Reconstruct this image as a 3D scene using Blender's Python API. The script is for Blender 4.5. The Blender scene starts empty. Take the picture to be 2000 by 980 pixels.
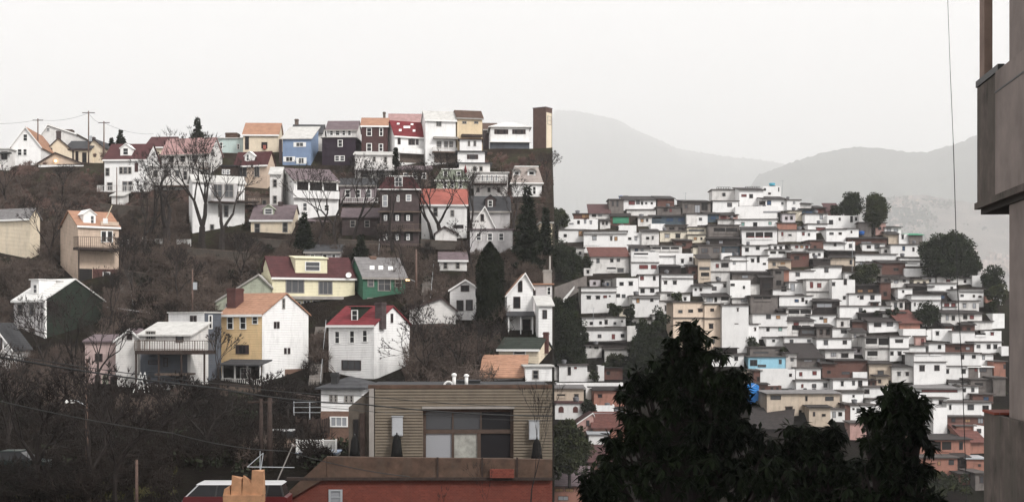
import bpy, math, random
from mathutils import Vector, Matrix, noise
SC = bpy.context.scene
COL = SC.collection
F, CX, HY = 2747.0, 1000.0, 640.0      # focal length, optical axis and horizon in photo pixels
R = math.radians
rnd = random.Random(7)

# ------------------------------------------------------------------ materials
MATS = {}
def new_mat(name):
    m = bpy.data.materials.new(name); m.use_nodes = True
    nt = m.node_tree; b = nt.nodes['Principled BSDF']
    return m, nt, b
def mat(name, rgb, rough=.85, var=.12, scale=1.2, kind=None, spec=.25, dirt=.0, rand=0.0, metal=0.0, ss=1.):
    """kinds: None mottled, 'siding' horizontal boards, 'corr' corrugated sheet, 'shingle' roof courses, 'brick' """
    if name in MATS: return MATS[name]
    m, nt, b = new_mat(name); N = nt.nodes; L = nt.links
    b.inputs['Roughness'].default_value = rough
    b.inputs['Specular IOR Level'].default_value = spec
    b.inputs['Metallic'].default_value = metal
    tc = N.new('ShaderNodeTexCoord')
    nz = N.new('ShaderNodeTexNoise'); nz.inputs['Scale'].default_value = scale; nz.inputs['Detail'].default_value = 6
    nz.inputs['Roughness'].default_value = .65
    L.new(tc.outputs['Object'], nz.inputs['Vector'])
    lo = tuple(c * (1 - var * 1.6) for c in rgb) + (1,); hi = tuple(min(1, c * (1 + var * .8)) for c in rgb) + (1,)
    cr = N.new('ShaderNodeValToRGB'); cr.color_ramp.elements[0].position = .3; cr.color_ramp.elements[1].position = .7
    cr.color_ramp.elements[0].color = lo; cr.color_ramp.elements[1].color = hi
    L.new(nz.outputs['Fac'], cr.inputs['Fac'])
    out = cr.outputs['Color']
    if dirt:   # vertical weather streaks
        mp = N.new('ShaderNodeMapping'); mp.inputs['Scale'].default_value = (.9 * ss, .9 * ss, .22 * ss ** .6)
        L.new(tc.outputs['Object'], mp.inputs['Vector'])
        n2 = N.new('ShaderNodeTexNoise'); n2.inputs['Scale'].default_value = 1.5; n2.inputs['Detail'].default_value = 8; n2.inputs['Roughness'].default_value = .7
        L.new(mp.outputs[0], n2.inputs['Vector'])
        c2 = N.new('ShaderNodeValToRGB'); c2.color_ramp.elements[0].position = .50 if ss == 1 else .42; c2.color_ramp.elements[1].position = .72 if ss == 1 else .58
        c2.color_ramp.elements[0].color = (0, 0, 0, 1); c2.color_ramp.elements[1].color = (dirt, dirt, dirt, 1)
        L.new(n2.outputs['Fac'], c2.inputs['Fac'])
        mx = N.new('ShaderNodeMix'); mx.data_type = 'RGBA'
        L.new(c2.outputs['Color'], mx.inputs[0]); L.new(out, mx.inputs[6]); mx.inputs[7].default_value = (.07, .06, .05, 1)
        out = mx.outputs[2]
    if rand:
        oi = N.new('ShaderNodeObjectInfo'); mr = N.new('ShaderNodeMapRange')
        mr.inputs[3].default_value = 1 - rand; mr.inputs[4].default_value = 1 + rand * .35
        L.new(oi.outputs['Random'], mr.inputs[0])
        hs = N.new('ShaderNodeHueSaturation'); L.new(mr.outputs[0], hs.inputs['Value']); L.new(out, hs.inputs['Color'])
        out = hs.outputs['Color']
    if kind in ('siding', 'corr', 'shingle'):
        wv = N.new('ShaderNodeTexWave'); wv.wave_type = 'BANDS'
        wv.bands_direction = 'X' if kind == 'corr' else 'Z'
        wv.inputs['Scale'].default_value = {'siding': 1.6, 'corr': 1.3, 'shingle': 1.4}[kind]
        wv.inputs['Distortion'].default_value = .3 if kind != 'shingle' else 2.5
        L.new(tc.outputs['Object'], wv.inputs['Vector'])
        bp = N.new('ShaderNodeBump'); bp.inputs['Strength'].default_value = .5; bp.inputs['Distance'].default_value = .04
        L.new(wv.outputs['Fac'], bp.inputs['Height']); L.new(bp.outputs['Normal'], b.inputs['Normal'])
        m2 = N.new('ShaderNodeMix'); m2.data_type = 'RGBA'; m2.blend_type = 'MULTIPLY'; m2.inputs[0].default_value = .3
        L.new(out, m2.inputs[6]); L.new(wv.outputs['Color'], m2.inputs[7])
        if kind != 'siding': out = m2.outputs[2]
    if kind == 'brick':
        bt = N.new('ShaderNodeTexBrick'); bt.inputs['Scale'].default_value = 3.0
        bt.inputs['Mortar Size'].default_value = .012
        mp = N.new('ShaderNodeMapping'); mp.inputs['Rotation'].default_value = (R(90), 0, 0)
        L.new(tc.outputs['Object'], mp.inputs['Vector']); L.new(mp.outputs[0], bt.inputs['Vector'])
        bt.inputs['Mortar'].default_value = tuple(c * .5 + .06 for c in rgb) + (1,)
        bt.inputs['Color2'].default_value = tuple(c * .7 for c in rgb) + (1,)
        L.new(out, bt.inputs['Color1']); out = bt.outputs['Color']
    L.new(out, b.inputs['Base Color'])
    MATS[name] = m
    return m
def leaf_mat(name, a, b_, rough=.6, scale=.7, spec=.15):
    if name in MATS: return MATS[name]
    m, nt, b = new_mat(name); N = nt.nodes; L = nt.links
    tc = N.new('ShaderNodeTexCoord'); nz = N.new('ShaderNodeTexNoise'); nz.inputs['Scale'].default_value = scale; nz.inputs['Detail'].default_value = 5
    L.new(tc.outputs['Object'], nz.inputs['Vector'])
    cr = N.new('ShaderNodeValToRGB'); cr.color_ramp.elements[0].position = .35; cr.color_ramp.elements[1].position = .68
    cr.color_ramp.elements[0].color = (*a, 1); cr.color_ramp.elements[1].color = (*b_, 1)
    L.new(nz.outputs['Fac'], cr.inputs['Fac']); L.new(cr.outputs['Color'], b.inputs['Base Color'])
    b.inputs['Roughness'].default_value = rough; b.inputs['Specular IOR Level'].default_value = spec
    MATS[name] = m; return m

WHITE = mat('white_siding', (.80, .79, .78), kind='siding', var=.04, dirt=.25)
WHITE2 = mat('old_white_siding', (.68, .66, .64), kind='siding', var=.08, dirt=.3)
GREYW = mat('grey_white_siding', (.50, .48, .48), kind='siding', var=.10, dirt=.5)
CREAM = mat('cream_siding', (.72, .62, .48), kind='siding', var=.06, dirt=.25)
TAN = mat('tan_siding', (.55, .43, .34), kind='siding', var=.08, dirt=.35)
PALEY = mat('pale_yellow_siding', (.72, .67, .48), kind='siding', var=.05, dirt=.2)
YELLOW = mat('yellow_siding', (.76, .55, .31), kind='siding', var=.06, dirt=.25)
BEIGE = mat('beige_siding', (.66, .53, .36), kind='siding', var=.05, dirt=.2)
BLUE = mat('blue_siding', (.20, .27, .40), kind='siding', var=.08, dirt=.2)
PURPLE = mat('dark_purple_siding', (.022, .012, .022), kind='siding', var=.2, rough=.6)
MAROON = mat('maroon_siding', (.07, .035, .035), kind='siding', var=.2)
GREEN = mat('green_siding', (.045, .13, .085), kind='siding', var=.12, dirt=.25)
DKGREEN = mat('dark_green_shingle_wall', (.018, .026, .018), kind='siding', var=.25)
TEAL = mat('pale_turquoise_siding', (.52, .62, .60), kind='siding', var=.05, dirt=.25)
PINK = mat('pinkish_siding', (.50, .38, .36), kind='siding', var=.12, dirt=.4)
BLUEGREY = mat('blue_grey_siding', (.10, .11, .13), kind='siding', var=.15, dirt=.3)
MAUVE = mat('mauve_grey_siding', (.24, .20, .21), kind='siding', var=.15, dirt=.4)
BROWNW = mat('dark_brown_wall', (.075, .055, .055), kind='siding', var=.25, dirt=.3)
PALEGREEN = mat('pale_green_siding', (.36, .38, .30), kind='siding', var=.12, dirt=.4)
STONE = mat('old_stone', (.13, .10, .085), var=.3, scale=2.5, dirt=.3)
BRICKD = mat('dark_red_brick', (.10, .04, .035), kind='brick', var=.25)
BRICKR = mat('red_brick', (.20, .05, .033), kind='brick', var=.2, dirt=.25)
BRICKB = mat('brown_brick', (.20, .12, .09), kind='brick', var=.15)
R_MAROON = mat('maroon_shingles', (.085, .03, .032), kind='shingle', var=.2, rand=.1)
R_RED = mat('red_shingles', (.19, .028, .035), kind='shingle', var=.2)
R_TOMATO = mat('light_red_shingles', (.38, .12, .095), kind='shingle', var=.12)
R_ORANGE = mat('faded_orange_shingles', (.40, .22, .145), kind='shingle', var=.15)
R_PINK = mat('faded_pink_shingles', (.42, .26, .25), kind='shingle', var=.18, dirt=.3)
R_BROWN = mat('brown_shingles', (.10, .06, .045), kind='shingle', var=.2)
R_GREY = mat('grey_shingles', (.22, .21, .21), kind='shingle', var=.18)
R_DGREY = mat('dark_grey_shingles', (.06, .06, .065), kind='shingle', var=.2)
R_MAUVE = mat('mauve_grey_shingles', (.17, .13, .14), kind='shingle', var=.2)
R_WHITE = mat('white_metal_roof', (.74, .73, .71), kind='shingle', var=.05, dirt=.2)
R_PALE = mat('pale_grey_roof', (.50, .49, .47), var=.12, dirt=.3)
R_DGREEN = mat('dark_green_shingles', (.03, .038, .03), kind='shingle', var=.25)
R_GREEN = mat('grey_green_slate', (.20, .22, .17), kind='shingle', var=.2)
TRIM = mat('white_trim', (.80, .79, .77), var=.04)
DKTRIM = mat('dark_trim', (.05, .035, .035), var=.15)
GREYT = mat('grey_trim', (.30, .28, .26), var=.15)
CREAMT = mat('cream_trim', (.68, .60, .46), var=.06)
WOOD = mat('weathered_wood', (.14, .105, .085), var=.3, scale=4, dirt=.3)
WOODD = mat('dark_wood', (.05, .035, .03), var=.3, scale=4)
POLE = mat('utility_pole_wood', (.13, .085, .07), var=.25, scale=5)
IRON = mat('dark_metal', (.03, .03, .03), rough=.5, spec=.4)
GREYM = mat('grey_metal', (.40, .42, .44), rough=.45, spec=.5, var=.1)
GLASS, _nt, _b = new_mat('window_glass'); _b.inputs['Base Color'].default_value = (.018, .018, .02, 1); _b.inputs['Roughness'].default_value = .2; _b.inputs['Specular IOR Level'].default_value = .2
GLASSB, _nt, _b = new_mat('curtained_glass'); _b.inputs['Base Color'].default_value = (.30, .31, .33, 1); _b.inputs['Roughness'].default_value = .2
GLASSG, _nt, _b = new_mat('grey_glass'); _b.inputs['Base Color'].default_value = (.055, .057, .062, 1); _b.inputs['Roughness'].default_value = .15
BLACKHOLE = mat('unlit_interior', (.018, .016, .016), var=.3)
BARK = mat('bare_bark', (.027, .021, .019), var=.3, scale=3)
TWIG = mat('bare_twigs', (.028, .021, .019), var=.25, scale=.4, rand=.2)

# ------------------------------------------------------------------ mesh builder
class MB:
    def __init__(s): s.v = []; s.f = []
    def quad(s, *p):
        i = len(s.v); s.v += [tuple(q) for q in p]; s.f.append(tuple(range(i, i + len(p)))); return s
    def hexa(s, b, t):            # bottom loop of 4, top loop of 4
        i = len(s.v); s.v += [tuple(q) for q in b] + [tuple(q) for q in t]
        s.f += [(i, i+3, i+2, i+1), (i+4, i+5, i+6, i+7)] + [(i+k, i+(k+1) % 4, i+4+(k+1) % 4, i+4+k) for k in range(4)]
        return s
    def box(s, x0, x1, y0, y1, z0, z1):
        if x0 > x1: x0, x1 = x1, x0
        if y0 > y1: y0, y1 = y1, y0
        if z0 > z1: z0, z1 = z1, z0
        return s.hexa([(x0, y0, z0), (x1, y0, z0), (x1, y1, z0), (x0, y1, z0)], [(x0, y0, z1), (x1, y0, z1), (x1, y1, z1), (x0, y1, z1)])
    def prism(s, poly, axis, a, b):   # convex polygon extruded along 'x' (poly = y,z), 'y' (x,z) or 'z' (x,y)
        def P(p, t): return {'x': (t, p[0], p[1]), 'y': (p[0], t, p[1]), 'z': (p[0], p[1], t)}[axis]
        i = len(s.v); n = len(poly); s.v += [P(p, a) for p in poly] + [P(p, b) for p in poly]
        s.f += [tuple(range(i + n - 1, i - 1, -1)), tuple(range(i + n, i + 2 * n))] + [(i+k, i+(k+1) % n, i+n+(k+1) % n, i+n+k) for k in range(n)]
        return s
    def seg(s, a, b, r0, r1, n=4):    # tapered prism along a line
        a, b = Vector(a), Vector(b); d = b - a
        if d.length < 1e-6: return s
        d.normalize(); u = d.orthogonal().normalized(); w = d.cross(u)
        i = len(s.v)
        for c, r in ((a, r0), (b, r1)):
            for k in range(n):
                t = 2 * math.pi * k / n; s.v.append(tuple(c + (u * math.cos(t) + w * math.sin(t)) * r))
        s.f += [(i+k, i+(k+1) % n, i+n+(k+1) % n, i+n+k) for k in range(n)]
        s.f += [tuple(range(i + n - 1, i - 1, -1)), tuple(range(i + n, i + 2 * n))]
        return s
    def lathe(s, c, prof, n=12):      # prof: list of (r, z)
        i = len(s.v); m = len(prof)
        for r, z in prof:
            for k in range(n):
                t = 2 * math.pi * k / n; s.v.append((c[0] + r * math.cos(t), c[1] + r * math.sin(t), c[2] + z))
        for j in range(m - 1):
            for k in range(n): s.f.append((i+j*n+k, i+j*n+(k+1) % n, i+(j+1)*n+(k+1) % n, i+(j+1)*n+k))
        s.f += [tuple(range(i + n - 1, i - 1, -1)), tuple(range(i + (m-1)*n, i + m*n))]
        return s
    def build(s, name, m, parent=None, smooth=False):
        me = bpy.data.meshes.new(name); me.from_pydata(s.v, [], s.f); me.update()
        if smooth: me.shade_smooth()
        if m: me.materials.append(m)
        o = bpy.data.objects.new(name, me); COL.objects.link(o)
        if parent: o.parent = parent
        return o
def tag(o, label=None, cat=None, group=None, kind=None):
    if label: o['label'] = label
    if cat: o['category'] = cat
    if group: o['group'] = group
    if kind: o['kind'] = kind
    return o
def thing(name, label, cat, loc=(0, 0, 0), rz=0, group=None):
    o = bpy.data.objects.new(name, None); COL.objects.link(o); o.empty_display_size = .5
    o.location = loc; o.rotation_euler = (0, 0, rz)
    return tag(o, label, cat, group)

# ------------------------------------------------------------------ terrain profiles
def interp(tab, x):
    if x <= tab[0][0]: return tab[0][1]
    for (a, va), (b, vb) in zip(tab, tab[1:]):
        if x <= b: return va + (vb - va) * (x - a) / (b - a)
    return tab[-1][1]
DLT = [(270, 258), (300, 250), (400, 225), (500, 205), (640, 180), (740, 160), (800, 135), (900, 95), (980, 80)]
DRT = [(340, 395), (370, 385), (400, 370), (500, 340), (600, 315), (700, 292), (800, 270), (900, 250), (980, 236), (1010, 231)]
SEAM = 1079.5
def DL(py): return interp(DLT, py)
def DR(py): return interp(DRT, py)
def at(px, py, D): return Vector(((px - CX) / F * D, D, (HY - py) / F * D))
def gl(px, py): return at(px, py, DL(py))
def gr(px, py): return at(px, py, DR(py))
CREST_L = [(-900, 345), (0, 312), (200, 318), (330, 300), (900, 292), (1079, 288)]
CREST_R = [(1079, 442), (1130, 425), (1185, 415), (1200, 402), (1380, 398), (1400, 386), (1540, 392), (1600, 420), (1680, 440), (1760, 458), (1810, 500), (1900, 540), (2000, 580), (2300, 640)]
def profile(px):
    if px < 1081:
        c = interp(CREST_L, px)
        p = [(2, -12.5), (20, -11), (50, -10), (65, -9.9), (80, -9.9)]
        for k in range(1, 46):
            y = 980 + (c - 980) * k / 45; D = DL(y); p.append((D, (HY - y) / F * D))
        D, z = p[-1]
        p += [(D + 12, z + .6), (D + 40, z - 1), (D + 120, z - 22), (D + 300, -48), (1500, -62), (5000, -64), (20000, -64)]
    else:
        c = interp(CREST_R, px)
        p = [(2, -12.5), (20, -12), (60, -12.5), (120, -24), (190, -33)]
        for k in range(0, 45):
            y = 1010 + (c - 1010) * k / 44; D = DR(y); p.append((D, (HY - y) / F * D))
        D, z = p[-1]
        p += [(D + 10, z), (D + 35, z - 3), (D + 110, z - 20), (D + 300, -50), (1500, -62), (5000, -64), (20000, -64)]
    return p
# ------------------------------------------------------------------ ground
def build_ground():
    cols = [-2600, -1800, -1300, -900] + list(range(-600, 1061, 20)) + [1079, 1083] + list(range(1100, 2301, 20)) + [2800, 3500, 4600]
    v = []; f = []; n = len(profile(0))
    for px in cols:
        p = profile(px)
        for D, z in p:
            j = 0
            if 60 < D < 420: j = noise.noise(Vector(((px - CX) / F * D * .12, D * .12, 0))) * .35
            v.append(((px - CX) / F * D, D, z + j - .05))
    for c in range(len(cols) - 1):
        for k in range(n - 1):
            a = c * n + k; f.append((a, a + n, a + n + 1, a + 1))
    # strip behind the camera so that the sheet is closed under the building
    me = bpy.data.meshes.new('ground'); me.from_pydata(v, [], f); me.update(); me.shade_smooth()
    m, nt, b = new_mat('hillside_earth'); N = nt.nodes; L = nt.links
    g = N.new('ShaderNodeNewGeometry')
    n1 = N.new('ShaderNodeTexNoise'); n1.inputs['Scale'].default_value = .16; n1.inputs['Detail'].default_value = 8; n1.inputs['Roughness'].default_value = .7
    n2 = N.new('ShaderNodeTexNoise'); n2.inputs['Scale'].default_value = 1.3; n2.inputs['Detail'].default_value = 8; n2.inputs['Roughness'].default_value = .75
    L.new(g.outputs['Position'], n1.inputs['Vector']); L.new(g.outputs['Position'], n2.inputs['Vector'])
    cr = N.new('ShaderNodeValToRGB'); e = cr.color_ramp.elements
    e[0].position = .32; e[0].color = (.009, .007, .006, 1); e[1].position = .72; e[1].color = (.042, .028, .021, 1)
    x = e.new(.5); x.color = (.019, .014, .011, 1); x = e.new(.6); x.color = (.018, .018, .010, 1)
    L.new(n1.outputs['Fac'], cr.inputs['Fac'])
    c2 = N.new('ShaderNodeValToRGB'); c2.color_ramp.elements[0].position = .3; c2.color_ramp.elements[0].color = (.35, .35, .35, 1); c2.color_ramp.elements[1].position = .7
    L.new(n2.outputs['Fac'], c2.inputs['Fac'])
    mx = N.new('ShaderNodeMix'); mx.data_type = 'RGBA'; mx.blend_type = 'MULTIPLY'; mx.inputs[0].default_value = 1
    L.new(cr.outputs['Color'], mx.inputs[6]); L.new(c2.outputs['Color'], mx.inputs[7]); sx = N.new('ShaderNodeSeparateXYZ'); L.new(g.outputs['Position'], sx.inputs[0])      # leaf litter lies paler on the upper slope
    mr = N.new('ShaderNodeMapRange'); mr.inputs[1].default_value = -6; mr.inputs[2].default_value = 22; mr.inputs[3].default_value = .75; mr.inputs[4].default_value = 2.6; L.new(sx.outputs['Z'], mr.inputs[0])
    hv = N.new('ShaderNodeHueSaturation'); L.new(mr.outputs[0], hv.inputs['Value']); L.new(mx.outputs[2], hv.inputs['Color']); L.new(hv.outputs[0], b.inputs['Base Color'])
    b.inputs['Roughness'].default_value = 1; b.inputs['Specular IOR Level'].default_value = .05
    bp = N.new('ShaderNodeBump'); bp.inputs['Strength'].default_value = 1; bp.inputs['Distance'].default_value = .4
    L.new(n2.outputs['Fac'], bp.inputs['Height']); L.new(bp.outputs['Normal'], b.inputs['Normal'])
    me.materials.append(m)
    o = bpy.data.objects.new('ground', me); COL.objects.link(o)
    tag(o, 'steep earthy hillsides with a valley between them', 'ground', kind='structure')
build_ground()

# ------------------------------------------------------------------ houses of the near hill
LEFT_FACES = []      # (x0, x1, ytop, ybase) of visible fronts, used to keep brush off them
HOUSES = 'houses on the bare wooded hill'
class House:
    def __init__(s, label, xl, xr, yb, ye, wall, th=0., d=8., D=None, xs=None, name='house', down=3., cat='house', group=HOUSES):
        th = R(th); s.th = th
        D = D or DL(yb)
        if group == HOUSES and 243 <= D <= 251: D = 243.4 + (D - 243) * .3
        s.D = D
        c, sn = math.cos(th), math.sin(th)
        s.ex = Vector((c, -sn, 0)); s.ey = Vector((sn, c, 0))
        if th >= 0:
            N = at(xr, yb, D); k = (xl - CX) / F
            s.w = (N.x - k * N.y) / (c + k * sn); s.O = N - s.ex * s.w
        else:
            N = at(xl, yb, D); k = (xr - CX) / F
            s.w = (k * N.y - N.x) / (c + k * sn); s.O = N.copy()
        if xs is not None:
            k = (xs - CX) / F
            d = (k * N.y - N.x) / (sn - k * c)
            if not 1 < d < 25: print('DEPTH', label, d)
        s.d = d
        s.root = thing(name, label, cat, s.O, -th, group)
        s.wall = wall; s.down = down
        s.he = s.loc('F', (xl + xr) / 2 if abs(th) < R(8) else (xr if th > 0 else xl), ye)[2]
        LEFT_FACES.append((min(xl, xr, xs or xl), max(xl, xr, xs or xr), ye, yb))
    def ray(s, px, py, o, n):        # local point where the pixel's ray meets a local plane
        r = Vector(((px - CX) / F, 1, (HY - py) / F))
        wo = s.O + s.ex * o[0] + s.ey * o[1] + Vector((0, 0, o[2])); wn = s.ex * n[0] + s.ey * n[1] + Vector((0, 0, n[2]))
        P = r * (wo.dot(wn) / r.dot(wn)) - s.O
        return Vector((P.dot(s.ex), P.dot(s.ey), P.z))
    def loc(s, face, px, py, off=0.):
        if face == 'F': return s.ray(px, py, (0, off, 0), (0, 1, 0))
        if face == 'R': return s.ray(px, py, (s.w + off, 0, 0), (1, 0, 0))
        if face == 'L': return s.ray(px, py, (-off, 0, 0), (1, 0, 0))
    def body(s, pts_side=None, kind='box', hr=None):
        w, d, he = s.w, s.d, s.he; z0 = -s.down; m = MB()
        if kind == 'sg':
            m.prism([(0, z0), (d, z0), (d, he), (d / 2, hr), (0, he)], 'x', 0, w)
        elif kind == 'fg':
            xm = s.xm
            m.prism([(0, z0), (w, z0), (w, s.her), (xm, hr), (0, he)], 'y', 0, d)
        elif kind == 'shed':
            m.prism([(0, z0), (d, z0), (d, hr), (0, he)], 'x', 0, w)
        else: m.box(0, w, 0, d, z0, he)
        return m.build('wall', s.wall, s.root)
    def side_gable(s, yr, roof, xr=None, o=.3, t=.16, fascia=TRIM):
        w, d, he = s.w, s.d, s.he
        if abs(s.th) > R(8):
            ww = w if s.th > 0 else 0
            hr = s.ray(s.px(ww, d / 2), yr, (ww, d / 2, 0), (0, 1, 0))[2]
        else:
            q = s.ray(s.px(w / 2, d / 2), yr, (0, d / 2, 0), (0, 1, 0)); hr = q[2]
        s.hr = hr; s.sl = (hr - he) / (d / 2)
        s.body(kind='sg', hr=hr)
        e = he - o * s.sl; m = MB()
        m.prism([(-o, e), (d/2, hr), (d/2, hr+t), (-o, e+t)], 'x', -o * .7, w + o * .7)
        m.prism([(d/2, hr), (d+o, e), (d+o, e+t), (d/2, hr+t)], 'x', -o * .7, w + o * .7)
        s.roof = m.build('roof', roof, s.root)
        if fascia: MB().box(-o * .7, w + o * .7, -o - .05, -o - .003, e - .12, e + t * .9).build('fascia', fascia, s.root)
        return s
    def px(s, x, y):
        P = s.O + s.ex * x + s.ey * y; return CX + F * P.x / P.y
    def front_gable(s, xa, ya, roof, yer=None, o=.25, t=.15, rake=TRIM):
        p = s.loc('F', xa, ya); s.xm, hr = p[0], p[2]; s.hr = hr
        s.her = s.he if yer is None else s.loc('F', s.px(s.w, 0), yer)[2]
        s.body(kind='fg', hr=hr)
        w, d = s.w, s.d; m = MB()
        for (x0, z0, x1, z1, sg) in ((0, s.he, s.xm, hr, -1), (w, s.her, s.xm, hr, 1)):
            k = (z1 - z0) / (x1 - x0); xo = x0 + sg * o; zo = z0 + sg * o * k
            m.prism([(xo, zo), (x1, z1), (x1, z1 + t), (xo, zo + t)], 'y', -o, d + o)
        s.roof = m.build('roof', roof, s.root)
        if rake:
            m = MB()
            for (x0, z0, x1, z1, sg) in ((0, s.he, s.xm, hr, -1), (w, s.her, s.xm, hr, 1)):
                k = (z1 - z0) / (x1 - x0); xo = x0 + sg * o; zo = z0 + sg * o * k
                m.prism([(xo, zo - .1), (x1, z1 - .1), (x1, z1 + t - .02), (xo, zo + t - .02)], 'y', -o - .05, -o - .003)
            m.build('rake_board', rake, s.root)
        return s
    def flat(s, roof=R_DGREY, o=.25, t=.18, par=0.):
        s.body(); w, d, he = s.w, s.d, s.he; s.hr = he
        MB().box(-o, w + o, -o, d + o, he + .003, he + t).build('roof', roof, s.root)
        return s
    def shed(s, yr, roof, o=.3, t=.15):
        w, d, he = s.w, s.d, s.he
        hr = s.ray(s.px(w / 2, d), yr, (0, d, 0), (0, 1, 0))[2]; s.hr = hr; s.sl = (hr - he) / d
        s.body(kind='shed', hr=hr); k = s.sl
        MB().prism([(-o, he - o*k), (d+o, hr+o*k), (d+o, hr+o*k+t), (-o, he-o*k+t)], 'x', -o, w + o).build('roof', roof, s.root)
        return s
    def hip(s, yr, roof, o=.4, t=.12, inset=None):
        w, d, he = s.w, s.d, s.he; s.body()
        hr = s.ray(s.px(w / 2, d / 2), yr, (0, d / 2, 0), (0, 1, 0))[2]; s.hr = hr; s.sl = (hr - he) / (d / 2)
        i = inset if inset is not None else d / 2
        i = min(i, w / 2 - .05)
        m = MB(); A, B, C, E = (-o, -o, he), (w+o, -o, he), (w+o, d+o, he), (-o, d+o, he); P, Q = (i, d/2, hr), (w - i, d/2, hr)
        m.quad(A, B, Q, P); m.quad(B, C, Q); m.quad(C, E, P, Q); m.quad(E, A, P)
        m.box(-o, w + o, -o, d + o, he - t, he - .004)
        s.roof = m.build('roof', roof, s.root); return s
    def mansard(s, yr, roof, inset=.5):
        w, d, he = s.w, s.d, s.he; s.body()
        hr = s.ray(s.px(w / 2, inset), yr, (0, inset, 0), (0, 1, 0))[2]; s.hr = hr
        m = MB(); o = .25
        m.hexa([(-o, -o, he), (w+o, -o, he), (w+o, d+o, he), (-o, d+o, he)], [(inset, inset, hr), (w-inset, inset, hr), (w-inset, d-inset, hr), (inset, d-inset, hr)])
        m.build('mansard_roof', roof, s.root)
        MB().box(-o - .08, w + o + .08, -o - .08, d + o, he - .18, he - .004).build('cornice', TRIM, s.root)
        MB().box(inset - .1, w - inset + .1, inset - .1, d - inset, hr + .003, hr + .15).build('roof_edge', TRIM, s.root)
        return s
    # --- openings given by their pixel rectangle on a face
    def win(s, x0, y0, x1, y1, face='F', fr=TRIM, pane=GLASS, bars=(1, 2), sh=None, fw=.09, off=0., name='window', parent=None, sub='pane'):
        a = s.loc(face, x0, y1, off); b = s.loc(face, x1, y0, off)
        if face == 'F': u0, u1 = a[0], b[0]
        else: u0, u1 = a[1], b[1]
        if u0 > u1: u0, u1 = u1, u0
        z0, z1 = min(a[2], b[2]), max(a[2], b[2])
        def bx(m, p0, p1, q0, q1, h0, h1):
            if face == 'F': m.box(p0, p1, off - h1, off - h0, q0, q1)
            elif face == 'R': m.box(s.w + off + h0, s.w + off + h1, p0, p1, q0, q1)
            else: m.box(-off - h1, -off - h0, p0, p1, q0, q1)
        m = MB(); fw = min(fw, (u1 - u0) * .28, (z1 - z0) * .28)
        bx(m, u0 - fw*.3, u0 + fw, z0, z1, .004, .07); bx(m, u1 - fw, u1 + fw*.3, z0, z1, .004, .07)
        bx(m, u0 + fw, u1 - fw, z1 - fw, z1, .004, .07); bx(m, u0 + fw, u1 - fw, z0, z0 + fw, .004, .07)
        nv, nh = bars
        for k in range(1, nv):
            u = u0 + (u1 - u0) * k / nv; bx(m, u - .03, u + .03, z0 + fw, z1 - fw, .004, .055)
        for k in range(1, nh):
            z = z0 + (z1 - z0) * k / nh; bx(m, u0 + fw, u1 - fw, z - .025, z + .025, .004, .05)
        o = m.build(name, fr, parent or s.root)
        m = MB(); bx(m, u0 + fw, u1 - fw, z0 + fw, z1 - fw, .003, .02)
        if pane is GLASS and (int(x0 * 7 + y0 * 3) % 5 == 0): pane = GLASSG
        m.build(sub, pane, o if parent is None else parent)
        if sh:
            for (p0, p1) in ((u0 - .42, u0 - fw*.3 - .01), (u1 + fw*.3 + .01, u1 + .42)):
                m = MB(); bx(m, p0, p1, z0, z1, .004, .05); m.build('shutter', sh, s.root)
        return o
    def panel(s, x0, y0, x1, y1, m_, face='F', name='panel', h=.04, off=0.):
        a = s.loc(face, x0, y1, off); b = s.loc(face, x1, y0, off); m = MB()
        if face == 'F': m.box(a[0], b[0], off - h, off - .004, a[2], b[2])
        elif face == 'R': m.box(s.w + .004, s.w + h, a[1], b[1], a[2], b[2])
        else: m.box(-h, -.004, a[1], b[1], a[2], b[2])
        return m.build(name, m_, s.root)
    def dormer(s, x0, y0, x1, y1, wall=TRIM, roof=None, win=None, gable=True, ytop=None, pane=GLASS, shed=False):
        y = .8
        for _ in range(6):
            a = s.loc('F', x0, y1, y); y = max(.05, (a[2] - s.he) / s.sl)
        a = s.loc('F', x0, y1, y); b = s.loc('F', x1, y0, y)
        xa, xb, za, zb = a[0], b[0], a[2], b[2]; yb = min(s.d / 2 + .6, y + (zb - za) / s.sl + .4)
        m = MB(); xm = (xa + xb) / 2
        hw = (xb - xa) / 2
        if shed: m.prism([(y, za), (s.d/2 - .02, s.hr - .1), (s.d/2 - .02, s.hr + .1), (y, zb)], 'x', xa, xb)
        elif gable: m.prism([(xa, za), (xb, za), (xb, zb - hw * .75), (xm, zb), (xa, zb - hw * .75)], 'y', y, yb)
        else: m.box(xa, xb, y, yb, za, zb)
        dm = m.build('dormer', wall, s.root)
        m = MB(); t = .1; o = .15
        if shed: m.prism([(y - .2, zb), (s.d/2, s.hr + .12), (s.d/2, s.hr + .26), (y - .2, zb + .13)], 'x', xa - o, xb + o)
        elif gable:
            k = .75
            m.prism([(xa-o, zb-(hw+o)*k), (xm, zb), (xm, zb+t), (xa-o, zb-(hw+o)*k+t)], 'y', y - .18, yb)
            m.prism([(xm, zb), (xb+o, zb-(hw+o)*k), (xb+o, zb-(hw+o)*k+t), (xm, zb+t)], 'y', y - .18, yb)
        else: m.box(xa - o, xb + o, y - .2, yb, zb + .003, zb + t)
        m.build('dormer_roof', roof or wall, dm)
        if win: s.win(*win, off=y, parent=dm, name='window_frame', pane=pane)
        return dm
    def skylight(s, x0, y0, x1, y1, m_=None):
        n = Vector((0, -s.sl, 1)).normalized(); o = (0, 0, s.he + .16)
        q = [s.ray(x, y, o, n) for x, y in ((x0, y1), (x1, y1), (x1, y0), (x0, y0))]
        MB().hexa([p - n * .02 for p in q], [p + n * .1 for p in q]).build('skylight', m_ or TRIM, s.root)
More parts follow.
